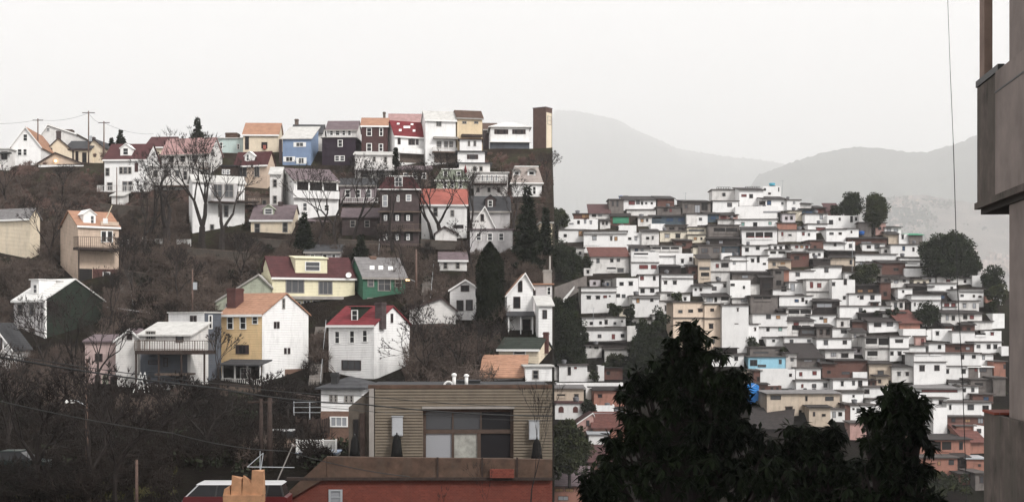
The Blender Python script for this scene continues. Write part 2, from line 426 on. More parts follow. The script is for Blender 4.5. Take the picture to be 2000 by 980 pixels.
    def chimney(s, x0, x1, ytop, m_=BRICKD, y=None, pots=0, size=None):
        y = s.d / 2 if y is None else y
        a = s.ray(x0, ytop, (0, y, 0), (0, 1, 0)); b = s.ray(x1, ytop, (0, y, 0), (0, 1, 0)); w = b[0] - a[0]
        m = MB(); m.box(a[0], b[0], y - w / 2, y + w / 2, max(s.he - .5, 0), a[2]); m.box(a[0] - .06, b[0] + .06, y - w/2 - .06, y + w/2 + .06, a[2] - .3, a[2] - .12)
        o = m.build('chimney', m_, s.root)
        return o
    def deck(s, x0, x1, ydeck, yrail=None, out=2., m_=WOOD, thick=.22, posts=0, ypost=None, rail=WOOD, solid=False, slats=True, roof_y=None, roof_m=None, name='deck'):
        a = s.loc('F', x0, ydeck, -out); b = s.loc('F', x1, ydeck, -out); z = a[2]
        m = MB(); m.box(a[0], b[0], -out, -.004, z - thick, z); legs = []
        if posts:
            zb = s.loc('F', x0, ypost, -out)[2] if ypost else -s.down
            for k in range(posts):
                x = a[0] + .1 + (b[0] - a[0] - .2) * k / max(posts - 1, 1); legs.append((x - .08, x + .08, -out + .05, -out + .21, zb, z - thick))
        dk = m.build(name, m_, s.root)
        for q in legs: MB().box(*q).build('post', m_, dk)
        if yrail:
            zr = s.loc('F', x0, yrail, -out)[2]; m = MB()
            if solid: m.box(a[0], b[0], -out, -out + .06, z + .003, zr)
            else:
                m.box(a[0], b[0], -out, -out + .08, zr - .08, zr); m.box(a[0], b[0], -out, -out + .06, z + .1, z + .16)
                n = max(2, int((b[0] - a[0]) / .28))
                for k in range(n + 1):
                    x = a[0] + (b[0] - a[0]) * k / n; h = .05 if k % 6 == 0 else .02
                    m.box(x - h, x + h, -out + .01, -out + .06, z + .003, zr - .08)
                for xx in (a[0], b[0] - .06):
                    m.box(xx, xx + .06, -out + .08, -.01, zr - .08, zr)
                    for k in range(1, 7): m.box(xx, xx + .04, -out + out * k / 7, -out + out * k / 7 + .04, z + .003, zr - .08)
            m.build('railing', rail, dk)
        if roof_y:
            zr = s.loc('F', x0, roof_y, -out)[2]; zt = zr + .55; m = MB()
            m.prism([(-out - .3, zr), (-.01, zt), (-.01, zt + .13), (-out - .3, zr + .13)], 'x', a[0] - .2, b[0] + .2)
            pr = m.build('porch_roof', roof_m or R_DGREY, s.root)
            for k in range(posts or 4):
                x = a[0] + .1 + (b[0] - a[0] - .2) * k / max((posts or 4) - 1, 1); MB().box(x - .07, x + .07, -out + .04, -out + .18, z, zr + .06).build('post', rail, pr)
        return dk

def patch(name, lab, pts, m_, lift=.06, n=14):      # a sheet laid a few centimetres over the ground
    v = []; f = []
    for i in range(n + 1):
        for j in range(n + 1):
            a = [pts[0][k] + (pts[1][k] - pts[0][k]) * i / n for k in (0, 1)]; b = [pts[3][k] + (pts[2][k] - pts[3][k]) * i / n for k in (0, 1)]
            px, py = [a[k] + (b[k] - a[k]) * j / n for k in (0, 1)]; p = gl(px, py)
            v.append((p.x, p.y, p.z + noise.noise(Vector((p.x * .12, p.y * .12, 0))) * .35 - .05 + lift + .12))
    for i in range(n):
        for j in range(n): a = i * (n + 1) + j; f.append((a, a + n + 1, a + n + 2, a + 1))
    me = bpy.data.meshes.new(name); me.from_pydata(v, [], f); me.shade_smooth(); me.materials.append(m_); o = bpy.data.objects.new(name, me); COL.objects.link(o); return tag(o, lab, name, kind='structure')
0 and patch('lawn', 'rough olive lawn under the dark bare trees', [(40, 962), (345, 968), (330, 934), (60, 908)], mat('rough_lawn', (.030, .028, .014), var=.5, scale=.9))
patch('footpath', 'pale footpath crossing the rough lawn', [(60, 922), (250, 944), (255, 940), (62, 917)], mat('pale_gravel', (.10, .085, .07), var=.3, scale=2), lift=.12)
# ------------------------------------------------------------------ the near hill, house by house
def W(h, lst, **k):
    for q in lst: h.win(*q, **k)
# --- skyline, far end of the street
h = House('white house on the skyline cut off by the edge of the picture, dark bay window', -30, 18, 332, 292, WHITE2, th=4, d=8); h.flat(R_PALE); h.deck(-30, 19, 297, out=.8, thick=.3, m_=IRON); W(h, [(2, 273+4, 14, 291)], fr=TRIM) if 0 else None
h.win(3, 296, 14, 312, fr=DKTRIM)
MBx = None
h = House('plain white gabled house with one attic window on the skyline', 22, 80, 314, 286, WHITE, th=-5, d=12); h.front_gable(50, 249, R_ORANGE); W(h, [(45, 262, 54, 276), (34, 291, 43, 304), (45, 291, 53, 304)], bars=(1, 2)); 
h = House('wide white house with brown roof rising behind the plain white gabled house', 78, 148, 318, 268, WHITE2, th=-3, d=10, D=262); h.front_gable(94, 244, R_BROWN, yer=262); W(h, [(90, 250, 98, 257)]); h.chimney(126, 143, 254, R_BROWN)
h = House('cream house with dark rake boards and a tall dark chimney on the skyline', 91, 141, 330, 292, CREAM, th=-14, d=8, D=254); h.front_gable(114, 270, R_DGREY, rake=DKTRIM); h.win(94, 289, 102, 299, fr=DKTRIM); h.chimney(110, 119, 256, BROWNW, y=1)
h = House('long cream wing with grey roof and three tall dark windows', 128, 178, 332, 291, CREAM, th=3, d=7, D=255); h.side_gable(277, R_DGREY, fascia=DKTRIM); W(h, [(139, 293, 144, 311), (148, 296, 153, 316), (161, 298, 169, 318)], fr=DKTRIM)
h = House('low tan cottage with a lit porch lamp and white porch wall', 75, 160, 338, 319, TAN, th=-4, d=7, D=247); h.front_gable(108, 299, R_BROWN, rake=DKTRIM); h.deck(75, 163, 339, 322, out=1.2, rail=WHITE, solid=True)
LAMP, _nt, _b = new_mat('lit_bulb'); _b.inputs['Emission Color'].default_value = (1, .62, .25, 1); _b.inputs['Emission Strength'].default_value = 4; _b.inputs['Base Color'].default_value = (.8, .6, .4, 1)
q = h.loc('F', 109, 315); MB().lathe((q[0], -.2, q[2] - .2), [(.05, 0), (.22, .15), (.22, .3), (.06, .42)]).build('porch_lamp', LAMP, h.root); h.win(143, 324, 150, 331, fr=DKTRIM)
h = House('narrow cream house beside the tallest utility pole, brown chimney', 172, 202, 340, 288, CREAM, th=5, d=8, D=256); h.front_gable(183, 272, R_DGREY, rake=DKTRIM); h.chimney(177, 185, 268, BROWNW, y=2); h.win(194, 329, 206-6, 344, fr=TRIM)
# --- white house with maroon roof
h = House('white house with maroon roof and one white dormer at the head of the bank', 204, 284, 377, 311, WHITE, th=3, d=8); h.side_gable(283, R_MAROON); h.dormer(235, 281, 257, 306, roof=TRIM, win=(240, 289, 251, 303))
W(h, [(233, 326, 240, 340), (241, 326, 249, 340), (250, 326, 257, 340), (196+10, 328, 214, 344), (209, 356, 220, 372), (239, 354, 249, 376), (250, 354, 259, 376)], fr=GREYT)
h.deck(190, 290, 375, 362, out=2.2, posts=4, ypost=392, thick=.3, m_=WOODD, rail=WHITE2); h.panel(263, 318, 270, 336, MAROON, name='shutter')
h = House('small white shed with slanting roof under the white dormered house', 218, 240, 398, 383, WHITE2, th=2, d=3, D=224); h.shed(377, R_PALE)
h = House('cream house with brown roof, half hidden behind the pink roof', 284, 333, 330, 287, CREAM, th=4, d=8, D=256); h.side_gable(269, R_MAROON)
h = House('big white house with faded pink roof and cream gable edge', 316, 409, 352, 298, WHITE2, th=14, xs=434, D=240); h.side_gable(270, R_PINK, fascia=GREYT); h.win(411, 291, 417, 303, face='R', fr=GREYT); W(h, [(330, 304, 340, 318), (352, 303, 362, 317), (376, 302, 386, 318)], fr=GREYT); h.deck(318, 400, 330, 320, out=1.6, m_=WOOD, rail=WOOD)
h = House('pale turquoise house with two slim windows on the skyline', 420, 479, 330, 271, TEAL, th=3, d=8, D=256); h.flat(R_PALE); W(h, [(429, 278, 435, 291), (463, 281, 468, 292)], fr=TRIM); h.chimney(443, 466, 261, R_BROWN, y=3)
h = House('cream skyline house with faded orange roof and blue side wall', 475, 543, 335, 263, CREAM, th=-3, d=9, D=253); h.side_gable(242, R_ORANGE); h.win(479, 267, 486, 292, fr=DKTRIM); h.win(511, 278, 522, 290, fr=DKTRIM, sh=None); h.panel(514, 284, 520, 292, R_TOMATO, name='window_box', h=.3)
h = House('tan house with maroon mansard and a white hooded door dormer', 459, 522, 376, 319, TAN, th=16, xs=537, D=233); h.side_gable(297, R_MAROON); h.dormer(478, 296, 497, 316, roof=TRIM, win=(481, 301, 487, 315), gable=True); W(h, [(466, 326, 482, 346), (497, 325, 507, 346)], fr=GREYT, bars=(2, 1)); h.panel(487, 303, 495, 315, R_TOMATO, name='door', off=1.) if 0 else None
h.deck(463, 508, 392, 374, out=1.2, m_=WOODD, rail=WOOD)
h = House('dark timber porch room beside the tan mansard house', 432, 461, 356, 325, WOODD, th=4, d=4, D=232); h.flat(R_DGREY); W(h, [(434, 331, 440, 341), (442, 331, 449, 341)], fr=TRIM, pane=GLASSB)
h = House('sky blue house with white shuttered windows', 552, 607, 335, 271, BLUE, th=3, d=7, D=247); h.shed(250, R_PALE); W(h, [(578, 278, 593, 287), (558, 306, 572, 316), (583, 308, 594, 320)], fr=TRIM, sh=TRIM, bars=(2, 1)); h.panel(545, 272, 551, 320, DKTRIM, name='side_wall', h=.05)
h = House('white house with grey roof and brick chimney behind the sky blue house', 570, 629, 332, 261, WHITE2, th=-3, d=9, D=258); h.side_gable(245, R_DGREY, fascia=None); h.chimney(576, 583, 233, STONE); h.win(615, 268, 622, 282)
h = House('dark purple house with white attic strip and pale roof', 629, 694, 335, 269, PURPLE, th=2, d=8, D=247); h.flat(R_PALE, t=.1)
h.win(660, 273, 669, 287); h.win(654, 304, 663, 315); h.win(664, 304, 673, 315)
h2 = House('white attic storey with pale grey roof set back over the dark purple house', 638, 697, 300, 253, WHITE2, th=2, d=5, D=252); h2.side_gable(238, R_MAUVE, fascia=GREYT); W(h2, [(644, 255, 651, 265), (655, 254, 664, 265), (668, 254, 675, 265), (679, 255, 686, 265)], fr=TRIM)
h = House('dark maroon house with faded orange roof and two white windows', 706, 757, 335, 246, MAROON, th=-3, d=8, D=247); h.side_gable(232, R_ORANGE); W(h, [(716, 250, 726, 266), (716, 280, 726, 296), (741, 250, 748, 266), (739+1, 281, 748, 296)], bars=(1, 2))
h = House('low white house below the dark maroon house', 693, 766, 350, 303, WHITE2, th=-4, d=7, D=237); h.shed(298, R_PALE); W(h, [(728, 306, 734, 316), (750, 306, 756, 318)], fr=GREYT); h.deck(693, 770, 330, 322, out=1.5, m_=GREYW, rail=WHITE2, solid=True); h.win(706, 335, 720, 347, fr=GREYT); h.win(735, 335, 750, 347, fr=GREYT)
h = House('white house with red roof and five small skylights', 771, 829, 325, 263, WHITE, th=-26, xs=754, D=245); h.side_gable(237, R_RED); [h.skylight(*q) for q in ((775, 241, 780, 244), (802, 242, 807, 245), (788, 247, 801, 251), (779, 253, 784, 257), (806, 254, 811, 258))]
W(h, [(777, 270, 782, 282), (798, 272, 803, 283), (804, 272, 810, 283), (812, 272, 817, 283)], fr=DKTRIM); h.deck(780, 829, 296, 288, out=1, m_=WHITE, rail=WHITE, solid=True); h.panel(781, 298, 829, 317, STONE, name='basement_wall')
h = House('house with faded pink roof behind the five skylights', 760, 822, 330, 244, WHITE2, th=-4, d=8, D=259); h.side_gable(224, R_PINK, fascia=None); h.chimney(748, 753, 219, STONE, y=1)
h = House('tall white house with pale roof and three tall porch panes', 831, 890, 335, 233, WHITE, th=-12, xs=824, D=246); h.side_gable(218, R_PALE); h.win(852, 237, 862, 247, fr=GREYT, bars=(2, 1)); W(h, [(853, 276, 862, 290), (867, 276, 875, 290), (877, 276, 885, 290)], fr=GREYT, pane=GLASSG, bars=(2, 2)); h.deck(846, 893, 295, 287, out=1.2, m_=WOOD, rail=WHITE2); h.panel(848, 298, 891, 318, STONE, name='basement_wall'); h.panel(846, 269, 894, 272, GREYT, name='porch_roof', h=.9)
h = House('beige skyline house with brown roof and two small attic windows', 893, 942, 335, 229, BEIGE, th=-14, xs=885, D=250); h.side_gable(217, R_BROWN, fascia=GREYT); W(h, [(903, 237, 911, 242), (926, 237, 934, 242)], fr=GREYT, bars=(2, 1)); h.panel(901, 264, 940, 268, WOODD, name='awning', h=.8)
h = House('narrow white house with two slim windows under the beige house', 898, 941, 318, 273, WHITE, th=-3, d=5, D=243); h.flat(R_BROWN, o=.35); W(h, [(914, 275, 918, 286), (925, 275, 930, 286)], fr=GREYT, bars=(1, 1))
h = House('white box house with one dark shuttered window, topmost of its terrace', 894, 947, 336, 297, WHITE, th=-3, d=5, D=238); h.flat(R_DGREY, o=.4); h.win(917, 302, 929, 311, fr=DKTRIM, sh=DKTRIM)
h = House('white porch house with furled maroon umbrella at its foot', 897, 957, 350, 320, WHITE2, th=-3, d=5, D=233); h.flat(R_DGREY, o=.4); W(h, [(924, 325, 931, 335), (936, 325, 943, 335)], fr=GREYT, bars=(1, 1))
um = thing('furled_umbrella', 'furled maroon umbrella standing in front of the white porch house', 'umbrella', at(909, 343, 231.5))
MB().lathe((0, 0, 0), [(.03, 0), (.03, .4), (.3, .5), (.2, 1.1), (.04, 1.7), (.02, 1.8)]).build('canopy', R_RED, um)
h = House('white gabled pavilion with dark shutters and dark blue base on the skyline', 958, 1034, 300, 248, WHITE, th=-3, d=9, D=254); h.hip(239, R_WHITE, inset=2.6)
W(h, [(970, 253, 979, 262), (980, 253, 988, 262), (1005, 253, 1013, 262), (1014, 253, 1022, 262)], fr=DKTRIM, sh=DKTRIM, bars=(1, 1)); h.panel(957, 277, 1034, 291, BLUEGREY, name='base_wall', h=.06); h.deck(956, 1037, 276, out=.6, thick=.15, m_=TRIM)
h = House('low dark roofed house tucked beside the white gabled pavilion', 945, 972, 300, 253, BROWNW, th=-5, d=8, D=262); h.side_gable(242, R_BROWN, fascia=GREYT)
h = House('tall brown house on the skyline with cream front, last before the drop', 1066, 1078.5, 318, 210, mat('faded_brown_siding', (.11, .068, .058), kind='siding', var=.15, dirt=.3), th=-58, xs=1041, D=253); h.body(kind='box'); MB().box(-.06, h.w + .06, -.06, h.d + .06, h.he + .003, h.he + .14).build('roof', R_MAUVE, h.root); h.win(1069, 228, 1076, 243, fr=GREYT); h.panel(1067, 222, 1077, 310, CREAM, name='cream_front')
# --- second row
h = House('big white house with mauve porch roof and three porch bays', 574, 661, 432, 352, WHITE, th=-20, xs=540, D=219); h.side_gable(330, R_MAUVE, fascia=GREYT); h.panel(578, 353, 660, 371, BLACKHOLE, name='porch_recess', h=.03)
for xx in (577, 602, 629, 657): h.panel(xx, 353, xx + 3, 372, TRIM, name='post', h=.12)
h.deck(573, 663, 383, 371, out=.6, m_=WHITE, rail=WHITE, solid=True); W(h, [(591, 396, 600, 412), (633, 400, 643, 412)], fr=TRIM); h.win(549, 353, 554, 366, face='L', fr=GREYT); h.deck(598, 668, 468, 456, out=2.2, roof_y=433, posts=5, m_=WOODD, rail=WHITE2, roof_m=R_MAUVE)
h = House('tall chalk white house with lattice deck between two crooked bare trees', 376, 478, 492, 353, WHITE, th=-27, xs=369, D=214); h.side_gable(342, R_PALE, fascia=None)
h.deck(412, 463, 392, 357, out=1.8, m_=WOODD, rail=GREYW, solid=True, name='lattice_deck'); h.win(416, 360, 434, 386, fr=GREYT, pane=GLASSG, off=-1.82, bars=(2, 2)); h.win(438, 360, 456, 386, fr=GREYT, pane=GLASSG, off=-1.82, bars=(2, 2)); h.deck(466, 507, 391, 374, out=2, m_=WOODD, rail=WOOD); W(h, [(426, 401, 434, 424), (437, 401, 446, 424), (410, 438, 418, 458)], fr=GREYT); h.win(438, 441, 462, 454, bars=(3, 1)); h.deck(404, 478, 465, out=.8, thick=.2, m_=WOODD)
h = House('small cream house with grey roof and one pale green dormer', 490, 570, 472, 429, CREAM, th=2, d=7, D=214); h.side_gable(402, R_MAUVE); h.dormer(514, 400, 535, 421, wall=PALEGREEN, win=(517, 407, 532, 419), gable=True); h.win(497, 436, 508, 456, fr=GREYT); h.win(552, 434, 562, 454, fr=GREYT); h.chimney(544, 553, 394, BROWNW)
h = House('dark brown house with two tiers of arched galleries and a round white dormer', 742, 818, 482, 369, BROWNW, th=-2, d=8, D=209); h.mansard(345, R_MAROON, inset=1.0)
h.win(771, 346, 786, 365, off=.05, fr=TRIM, bars=(2, 2), name='dormer_window'); W(h, [(747, 381, 757, 404), (775, 381, 780, 394), (793, 380, 803, 393)], pane=GLASSB); 
for yy0, yy1 in ((414, 432), (451, 470)):
    for xx0, xx1 in ((745, 761), (768, 783), (789, 807)):
        a = h.loc('F', xx0, yy1); b = h.loc('F', xx1, yy0); r_ = (b[0] - a[0]) / 2; zc = b[2] - r_ * .7
        pts = [(a[0], a[2]), (b[0], a[2])] + [(a[0] + r_ + r_ * math.cos(t * math.pi / 8), zc + r_ * .7 * math.sin(t * math.pi / 8)) for t in range(9)]
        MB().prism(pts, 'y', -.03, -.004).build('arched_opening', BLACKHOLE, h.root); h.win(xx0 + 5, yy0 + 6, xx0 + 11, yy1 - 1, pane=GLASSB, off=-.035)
h.deck(738, 822, 412, out=.5, thick=.2, m_=WOOD); h.deck(738, 822, 449, 437, out=.7, thick=.2, m_=WOOD, rail=WOOD); h.deck(700, 824, 486, 476, out=2, m_=WOOD, rail=WOOD)
h = House('long low brown house behind the bare trees beside the arched galleries', 668, 738, 470, 424, BROWNW, th=-2, d=6, D=213); h.side_gable(408, R_MAUVE, fascia=None); W(h, [(684, 430, 694, 444), (712, 430, 722, 444)], fr=GREYT)
h = House('pale green house with slate mansard behind the light red roof', 852, 914, 390, 352, PALEGREEN, th=-3, d=7, D=229); h.mansard(331, R_GREEN, inset=.9); W(h, [(866, 354, 873, 368), (880, 354, 887, 368), (896, 354, 903, 368)], fr=TRIM); h.win(866, 335, 874, 348, off=.2); h.win(892, 335, 900, 348, off=.2)
h = House('white house with light red roof behind a forked bare tree', 823, 912, 470, 399, WHITE, th=-2, d=8, D=212); h.side_gable(371, R_TOMATO); W(h, [(846, 405, 855, 423), (880, 410, 887, 423)], fr=GREYT); h.win(887, 439, 905, 446, fr=DKTRIM, bars=(3, 1))
h = House('small dark roofed shed in front of the light red roof', 850, 892, 470, 456, WHITE2, th=-2, d=3, D=209); h.front_gable(868, 443, R_DGREY, rake=DKTRIM)
h = House('white house with timber balcony and three small arched windows', 926, 992, 400, 338, WHITE2, th=-3, d=7, D=228); h.flat(R_PALE); W(h, [(940, 337+4, 945, 354), (949, 341, 954, 354), (958, 341, 963, 354), (967, 341, 972, 354)], fr=TRIM, pane=GLASSB, bars=(1, 1)); h.deck(923, 991, 357, 345, out=1.8, m_=WOODD, rail=WOODD); W(h, [(931, 366, 937, 376), (952, 366, 958, 376), (971, 366, 977, 376)], fr=GREYT, bars=(1, 1))
h = House('house with dark slate roof and an arched vent above a white gable', 918, 996, 470, 412, GREYW, th=-2, d=8, D=214); h.side_gable(385, R_DGREY, fascia=GREYT); h.dormer(948, 381, 968, 406, wall=BROWNW, roof=R_DGREY, gable=True, win=(953, 391, 962, 404))
h = House('white gabled extension with one slim attic window below the slate roof', 918, 965, 476, 445, WHITE2, th=-3, d=3, D=209); h.front_gable(947, 404, R_PALE, yer=440); h.win(939, 418, 945, 432, fr=DKTRIM)
h = House('long grey porch wall under the white gabled extension', 918, 1001, 486, 449, GREYW, th=-2, d=2.0, D=206); h.flat(R_MAUVE); W(h, [(930, 455, 940, 470), (952, 455, 962, 470), (974, 455, 984, 470)], fr=TRIM, pane=GLASSG)
h = House('pale mansard house with two arched dormer windows', 1000, 1058, 400, 357, WHITE, th=-3, d=8, D=229); h.mansard(326, mat('beige_slate', (.42, .36, .33), kind='shingle', var=.15, dirt=.3), inset=.55); W(h, [(1003, 333, 1015, 349), (1031, 333, 1045, 350)], off=.18, fr=TRIM, fw=.22)
for xa, xb in ((1001, 1017), (1029, 1047)):
    a = h.loc('F', xa, 336, .2); b = h.loc('F', xb, 336, .2); r_ = (b[0] - a[0]) / 2; m = MB()
    for k in range(8):
        t0, t1 = k * math.pi / 8, (k + 1) * math.pi / 8; P = lambda t, rr: (a[0] + r_ - rr * math.cos(t), a[2] + rr * .75 * math.sin(t))
        m.prism([P(t0, r_ + .12), P(t1, r_ + .12), P(t1, r_ - .1), P(t0, r_ - .1)][::-1], 'y', -.35, .25)
    m.build('arched_hood', GREYT, h.root)
h.deck(999, 1060, 358, out=.3, thick=.2, m_=GREYT); W(h, [(1022, 364, 1029, 380), (1040, 364, 1047, 380)])
h = House('narrow cream house at the drop beside the dark spruce', 1056, 1078.5, 520, 436, CREAM, th=-3, d=7, D=208); h.flat(R_PALE); W(h, [(1064, 445, 1070, 460), (1064, 476, 1070, 492)], fr=GREYT)
h = House('white terrace house under the faded pink roof, seen through branches', 292, 372, 372, 326, WHITE2, th=3, d=6, D=232); h.flat(R_PALE); W(h, [(300, 332, 309, 346), (320, 332, 329, 346), (342, 332, 351, 346), (358, 334, 366, 352)], fr=GREYT); h.deck(296, 372, 362, 352, out=1.4, m_=WOOD, rail=WHITE2)
h = House('grey mauve timber house below the low white house', 664, 734, 408, 362, MAUVE, th=-3, d=6, D=226); h.side_gable(350, R_DGREY, fascia=GREYT); W(h, [(674, 370, 684, 386), (694, 370, 704, 386), (715, 370, 725, 386)], fr=TRIM); h.deck(668, 738, 396, 386, out=1.5, m_=WOODD, rail=WHITE2)
h = House('pale plaster house under the tan mansard house', 484, 538, 424, 385, mat('pale_plaster', (.46, .37, .32), var=.15, dirt=.4), th=-2, d=5, D=223); h.flat(STONE); W(h, [(492, 391, 501, 404), (512, 391, 520, 404)], fr=GREYT); h.deck(466, 510, 398, 386, out=1.4, m_=WOODD, rail=WOOD)
h = House('narrow tall white house beside the mauve porch house', 527, 549, 436, 340, WHITE2, th=-3, d=5, D=221); h.side_gable(328, R_PALE, fascia=None); W(h, [(533, 350, 541, 366), (533, 382, 541, 398)], fr=GREYT)
h = House('dark stone cottage under the five skylights house', 778, 842, 366, 332, STONE, th=-3, d=5, D=234); h.shed(326, R_MAUVE); W(h, [(788, 338, 797, 350), (806, 338, 815, 350), (824, 338, 832, 350)], fr=TRIM)
h = House('grey clapboard house half hidden by the dark evergreen mound', 596, 664, 520, 492, GREYW, th=3, d=6, D=203.5); h.side_gable(479, R_DGREY, fascia=GREYT); W(h, [(606, 496, 615, 509), (630, 496, 639, 509), (648, 496, 656, 509)], fr=TRIM)
h = House('white cottage with dark roof beside the clipped evergreen on the bank', 858, 912, 535, 508, WHITE2, th=-3, d=5, D=200); h.side_gable(494, R_MAUVE, fascia=TRIM); W(h, [(866, 512, 874, 525), (890, 512, 898, 525)], fr=GREYT)
# --- third row
h = House('cream clapboard house with grey roof cut off by the edge of the picture', -50, 58, 504, 424, CREAM, th=24, xs=78, D=204); h.side_gable(408, R_GREY)
h.wall = CREAM; h.win(10, 440, 22, 458) if 0 else None
h = House('tan house on stilts with orange roof, white dormer and long balcony', 152, 232, 562, 440, TAN, th=-36, xs=118, D=196); h.side_gable(413, R_ORANGE); h.dormer(163, 410, 187, 437, wall=TRIM, roof=TRIM, win=(176, 421, 184, 437))
h.panel(196, 434, 231, 440, TAN, name='parapet', h=.2); h.win(197, 451, 208, 473, bars=(1, 1), name='sliding_door'); h.win(209, 451, 220, 473, bars=(1, 1), name='sliding_door'); h.deck(153, 237, 482, 461, out=2.2, thick=.35, m_=WOODD, rail=WOOD, posts=2, ypost=555)
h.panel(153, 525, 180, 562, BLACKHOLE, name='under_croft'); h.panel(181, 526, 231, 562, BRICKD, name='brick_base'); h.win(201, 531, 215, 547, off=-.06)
h = House('grey house with white roof and bare dark green side gable', 27, 88, 672, 585, GREYW, th=38, xs=202, D=176); h.side_gable(546, R_WHITE); h.panel(88.3, 600, 200, 672, DKGREEN, face='R', name='side_wall') if 0 else None
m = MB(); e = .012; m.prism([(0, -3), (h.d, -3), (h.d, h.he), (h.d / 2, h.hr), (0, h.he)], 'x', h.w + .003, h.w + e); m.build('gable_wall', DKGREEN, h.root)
h.dormer(60, 546, 76, 577, wall=WHITE, roof=TRIM, gable=False, win=(65, 555, 73, 573)); W(h, [(34, 593, 45, 616), (57, 592, 68, 616), (34, 640, 45, 664), (57, 640, 68, 664)], fr=GREYT); MB().box(h.w - .2, h.w + .06, -.06, .2, -3, h.he - .1).build('corner_board', TRIM, h.root); h.chimney(120, 135, 548, WHITE2)
h = House('white gabled house at the bottom of the brushy bank, cut off by the picture edge', -60, 22, 745, 680, WHITE, th=-4, d=8, D=158); h.front_gable(-14, 632, R_DGREY); h.win(-6, 659, 4, 682, fr=DKTRIM); LEFT_FACES.pop()
h = House('old pinkish stucco house with small attic gable behind a thin tree', 166, 268, 764, 667, PINK, th=3, d=7, D=156); h.side_gable(655, R_MAUVE, fascia=None); h.win(186, 690, 200, 706, fr=DKTRIM, pane=BLACKHOLE); h.win(186, 732, 196, 756, fr=DKTRIM, pane=BLACKHOLE, name='door'); h.panel(200, 733, 212, 757, PALEGREEN, name='shutter'); h.win(216, 735, 226, 756, fr=DKTRIM, pane=BLACKHOLE)
h2 = House('white gable wing of the old stucco house', 226, 270, 764, 664, WHITE2, th=-3, d=6, D=154.5); h2.front_gable(254, 643, R_MAUVE, yer=658); h2.win(248, 651, 258, 663, fr=DKTRIM, pane=BLACKHOLE)
h = House('white cubic house with narrow paired windows and a grey blue side wall', 329, 399, 752, 611, WHITE, th=36, xs=432, D=158); h.flat(R_PALE, o=.12, t=.15)
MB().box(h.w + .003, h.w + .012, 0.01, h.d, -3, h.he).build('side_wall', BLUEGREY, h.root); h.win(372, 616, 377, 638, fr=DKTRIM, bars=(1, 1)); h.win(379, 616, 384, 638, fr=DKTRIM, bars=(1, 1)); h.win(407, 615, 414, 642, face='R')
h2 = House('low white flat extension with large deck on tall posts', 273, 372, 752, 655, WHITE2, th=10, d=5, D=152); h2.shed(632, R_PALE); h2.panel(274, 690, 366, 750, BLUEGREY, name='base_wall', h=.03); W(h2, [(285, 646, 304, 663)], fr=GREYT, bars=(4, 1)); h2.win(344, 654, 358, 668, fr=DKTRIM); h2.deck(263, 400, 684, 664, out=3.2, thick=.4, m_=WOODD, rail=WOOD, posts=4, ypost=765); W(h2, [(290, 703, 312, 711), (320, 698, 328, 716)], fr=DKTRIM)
h2.deck(302, 360, 729, out=3, thick=.2, m_=WOOD)
la = thing('stepladder', 'white stepladder standing open under the timber deck', 'ladder', at(270, 766, 146))
for sx in (-1, 1):
    MB().seg((sx*.22 - .3, 0, 0), (sx*.22 + .45, .1, 2.1), .04, .04).build('rail', TRIM, la); MB().seg((sx*.22 + .75, .5, 0), (sx*.22 + .45, .12, 2.1), .04, .04).build('leg', TRIM, la)
m = MB(); [m.seg((-.52 + .107*k, .015*k, .3*k), (-.08 + .107*k, .015*k, .3*k), .03, .03) for k in range(1, 7)]; m.build("step_ladder_rungs", TRIM, la)
# --- the yellow and white pair
h = House('tall yellow house with orange roof and broad white gable side', 432, 512, 758, 613, YELLOW, th=32, xs=602, D=158); h.side_gable(574, R_ORANGE)
MB().prism([(-.02, -1.0), (h.d + .02, -1.0), (h.d + .02, h.he), (h.d / 2, h.hr), (-.02, h.he)], 'x', h.w + .003, h.w + .014).build('gable_wall', WHITE, h.root)
W(h, [(444, 618, 456, 643), (469, 618, 481, 643), (493, 617, 504, 633)]); h.win(466, 673, 481, 691, fr=DKTRIM, bars=(2, 1), sh=DKTRIM); W(h, [(535, 628, 539, 641), (541, 628, 545, 641), (555, 679, 559, 691), (562, 679, 566, 691)], face='R', fr=DKTRIM, off=.016, bars=(1, 1)); h.win(551, 582, 556, 603, face='R', fr=GREYT, off=.016); h.chimney(451, 468, 563, BRICKD, y=1.6)
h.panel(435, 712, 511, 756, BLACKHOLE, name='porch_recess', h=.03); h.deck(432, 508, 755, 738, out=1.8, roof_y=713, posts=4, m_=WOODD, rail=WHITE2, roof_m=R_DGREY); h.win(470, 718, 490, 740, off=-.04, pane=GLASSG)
h.panel(556, 719, 602, 764, BRICKB, face='R', name='foundation', h=.08)
h = House('cream house with maroon roof and wide three pane roof dormer', 532, 693, 645, 540, PALEY, th=-24, xs=508, D=187); h.side_gable(502, R_MAROON); h.dormer(577, 506, 639, 535, wall=PALEY, roof=PALEY, shed=True, win=(596, 511, 625, 529), pane=GLASSG)
W(h, [(558, 546, 594, 572), (622, 549, 649, 575)], fr=GREYT, bars=(3, 1), pane=GLASSG); h.panel(553, 579, 668, 584, GREYT, name='porch_roof', h=.8); W(h, [(572, 588, 588, 612), (592, 586, 606, 618), (610, 586, 624, 618), (628, 586, 638, 618), (643, 588, 664, 612)], fr=TRIM, bars=(2, 1)); h.deck(560, 668, 619, 604, out=1.8, m_=WOODD, rail=WOODD, posts=3, ypost=650); h.win(511, 514, 514, 532, face='L', fr=DKTRIM)
di = thing('satellite_dish', 'small white satellite dish on the maroon roof edge', 'dish', h.O + h.ex * (h.w * .93) + Vector((0, -.3, h.he + .2)))
MB().lathe((0, 0, .2), [(.03, 0), (.25, .08), (.4, .22), (.38, .24), (.05, .1)]).build('reflector', TRIM, di).rotation_euler = (R(70), 0, 0); MB().seg((0, .1, -.2), (0, 0, .3), .03, .03).build('mount', GREYM, di)
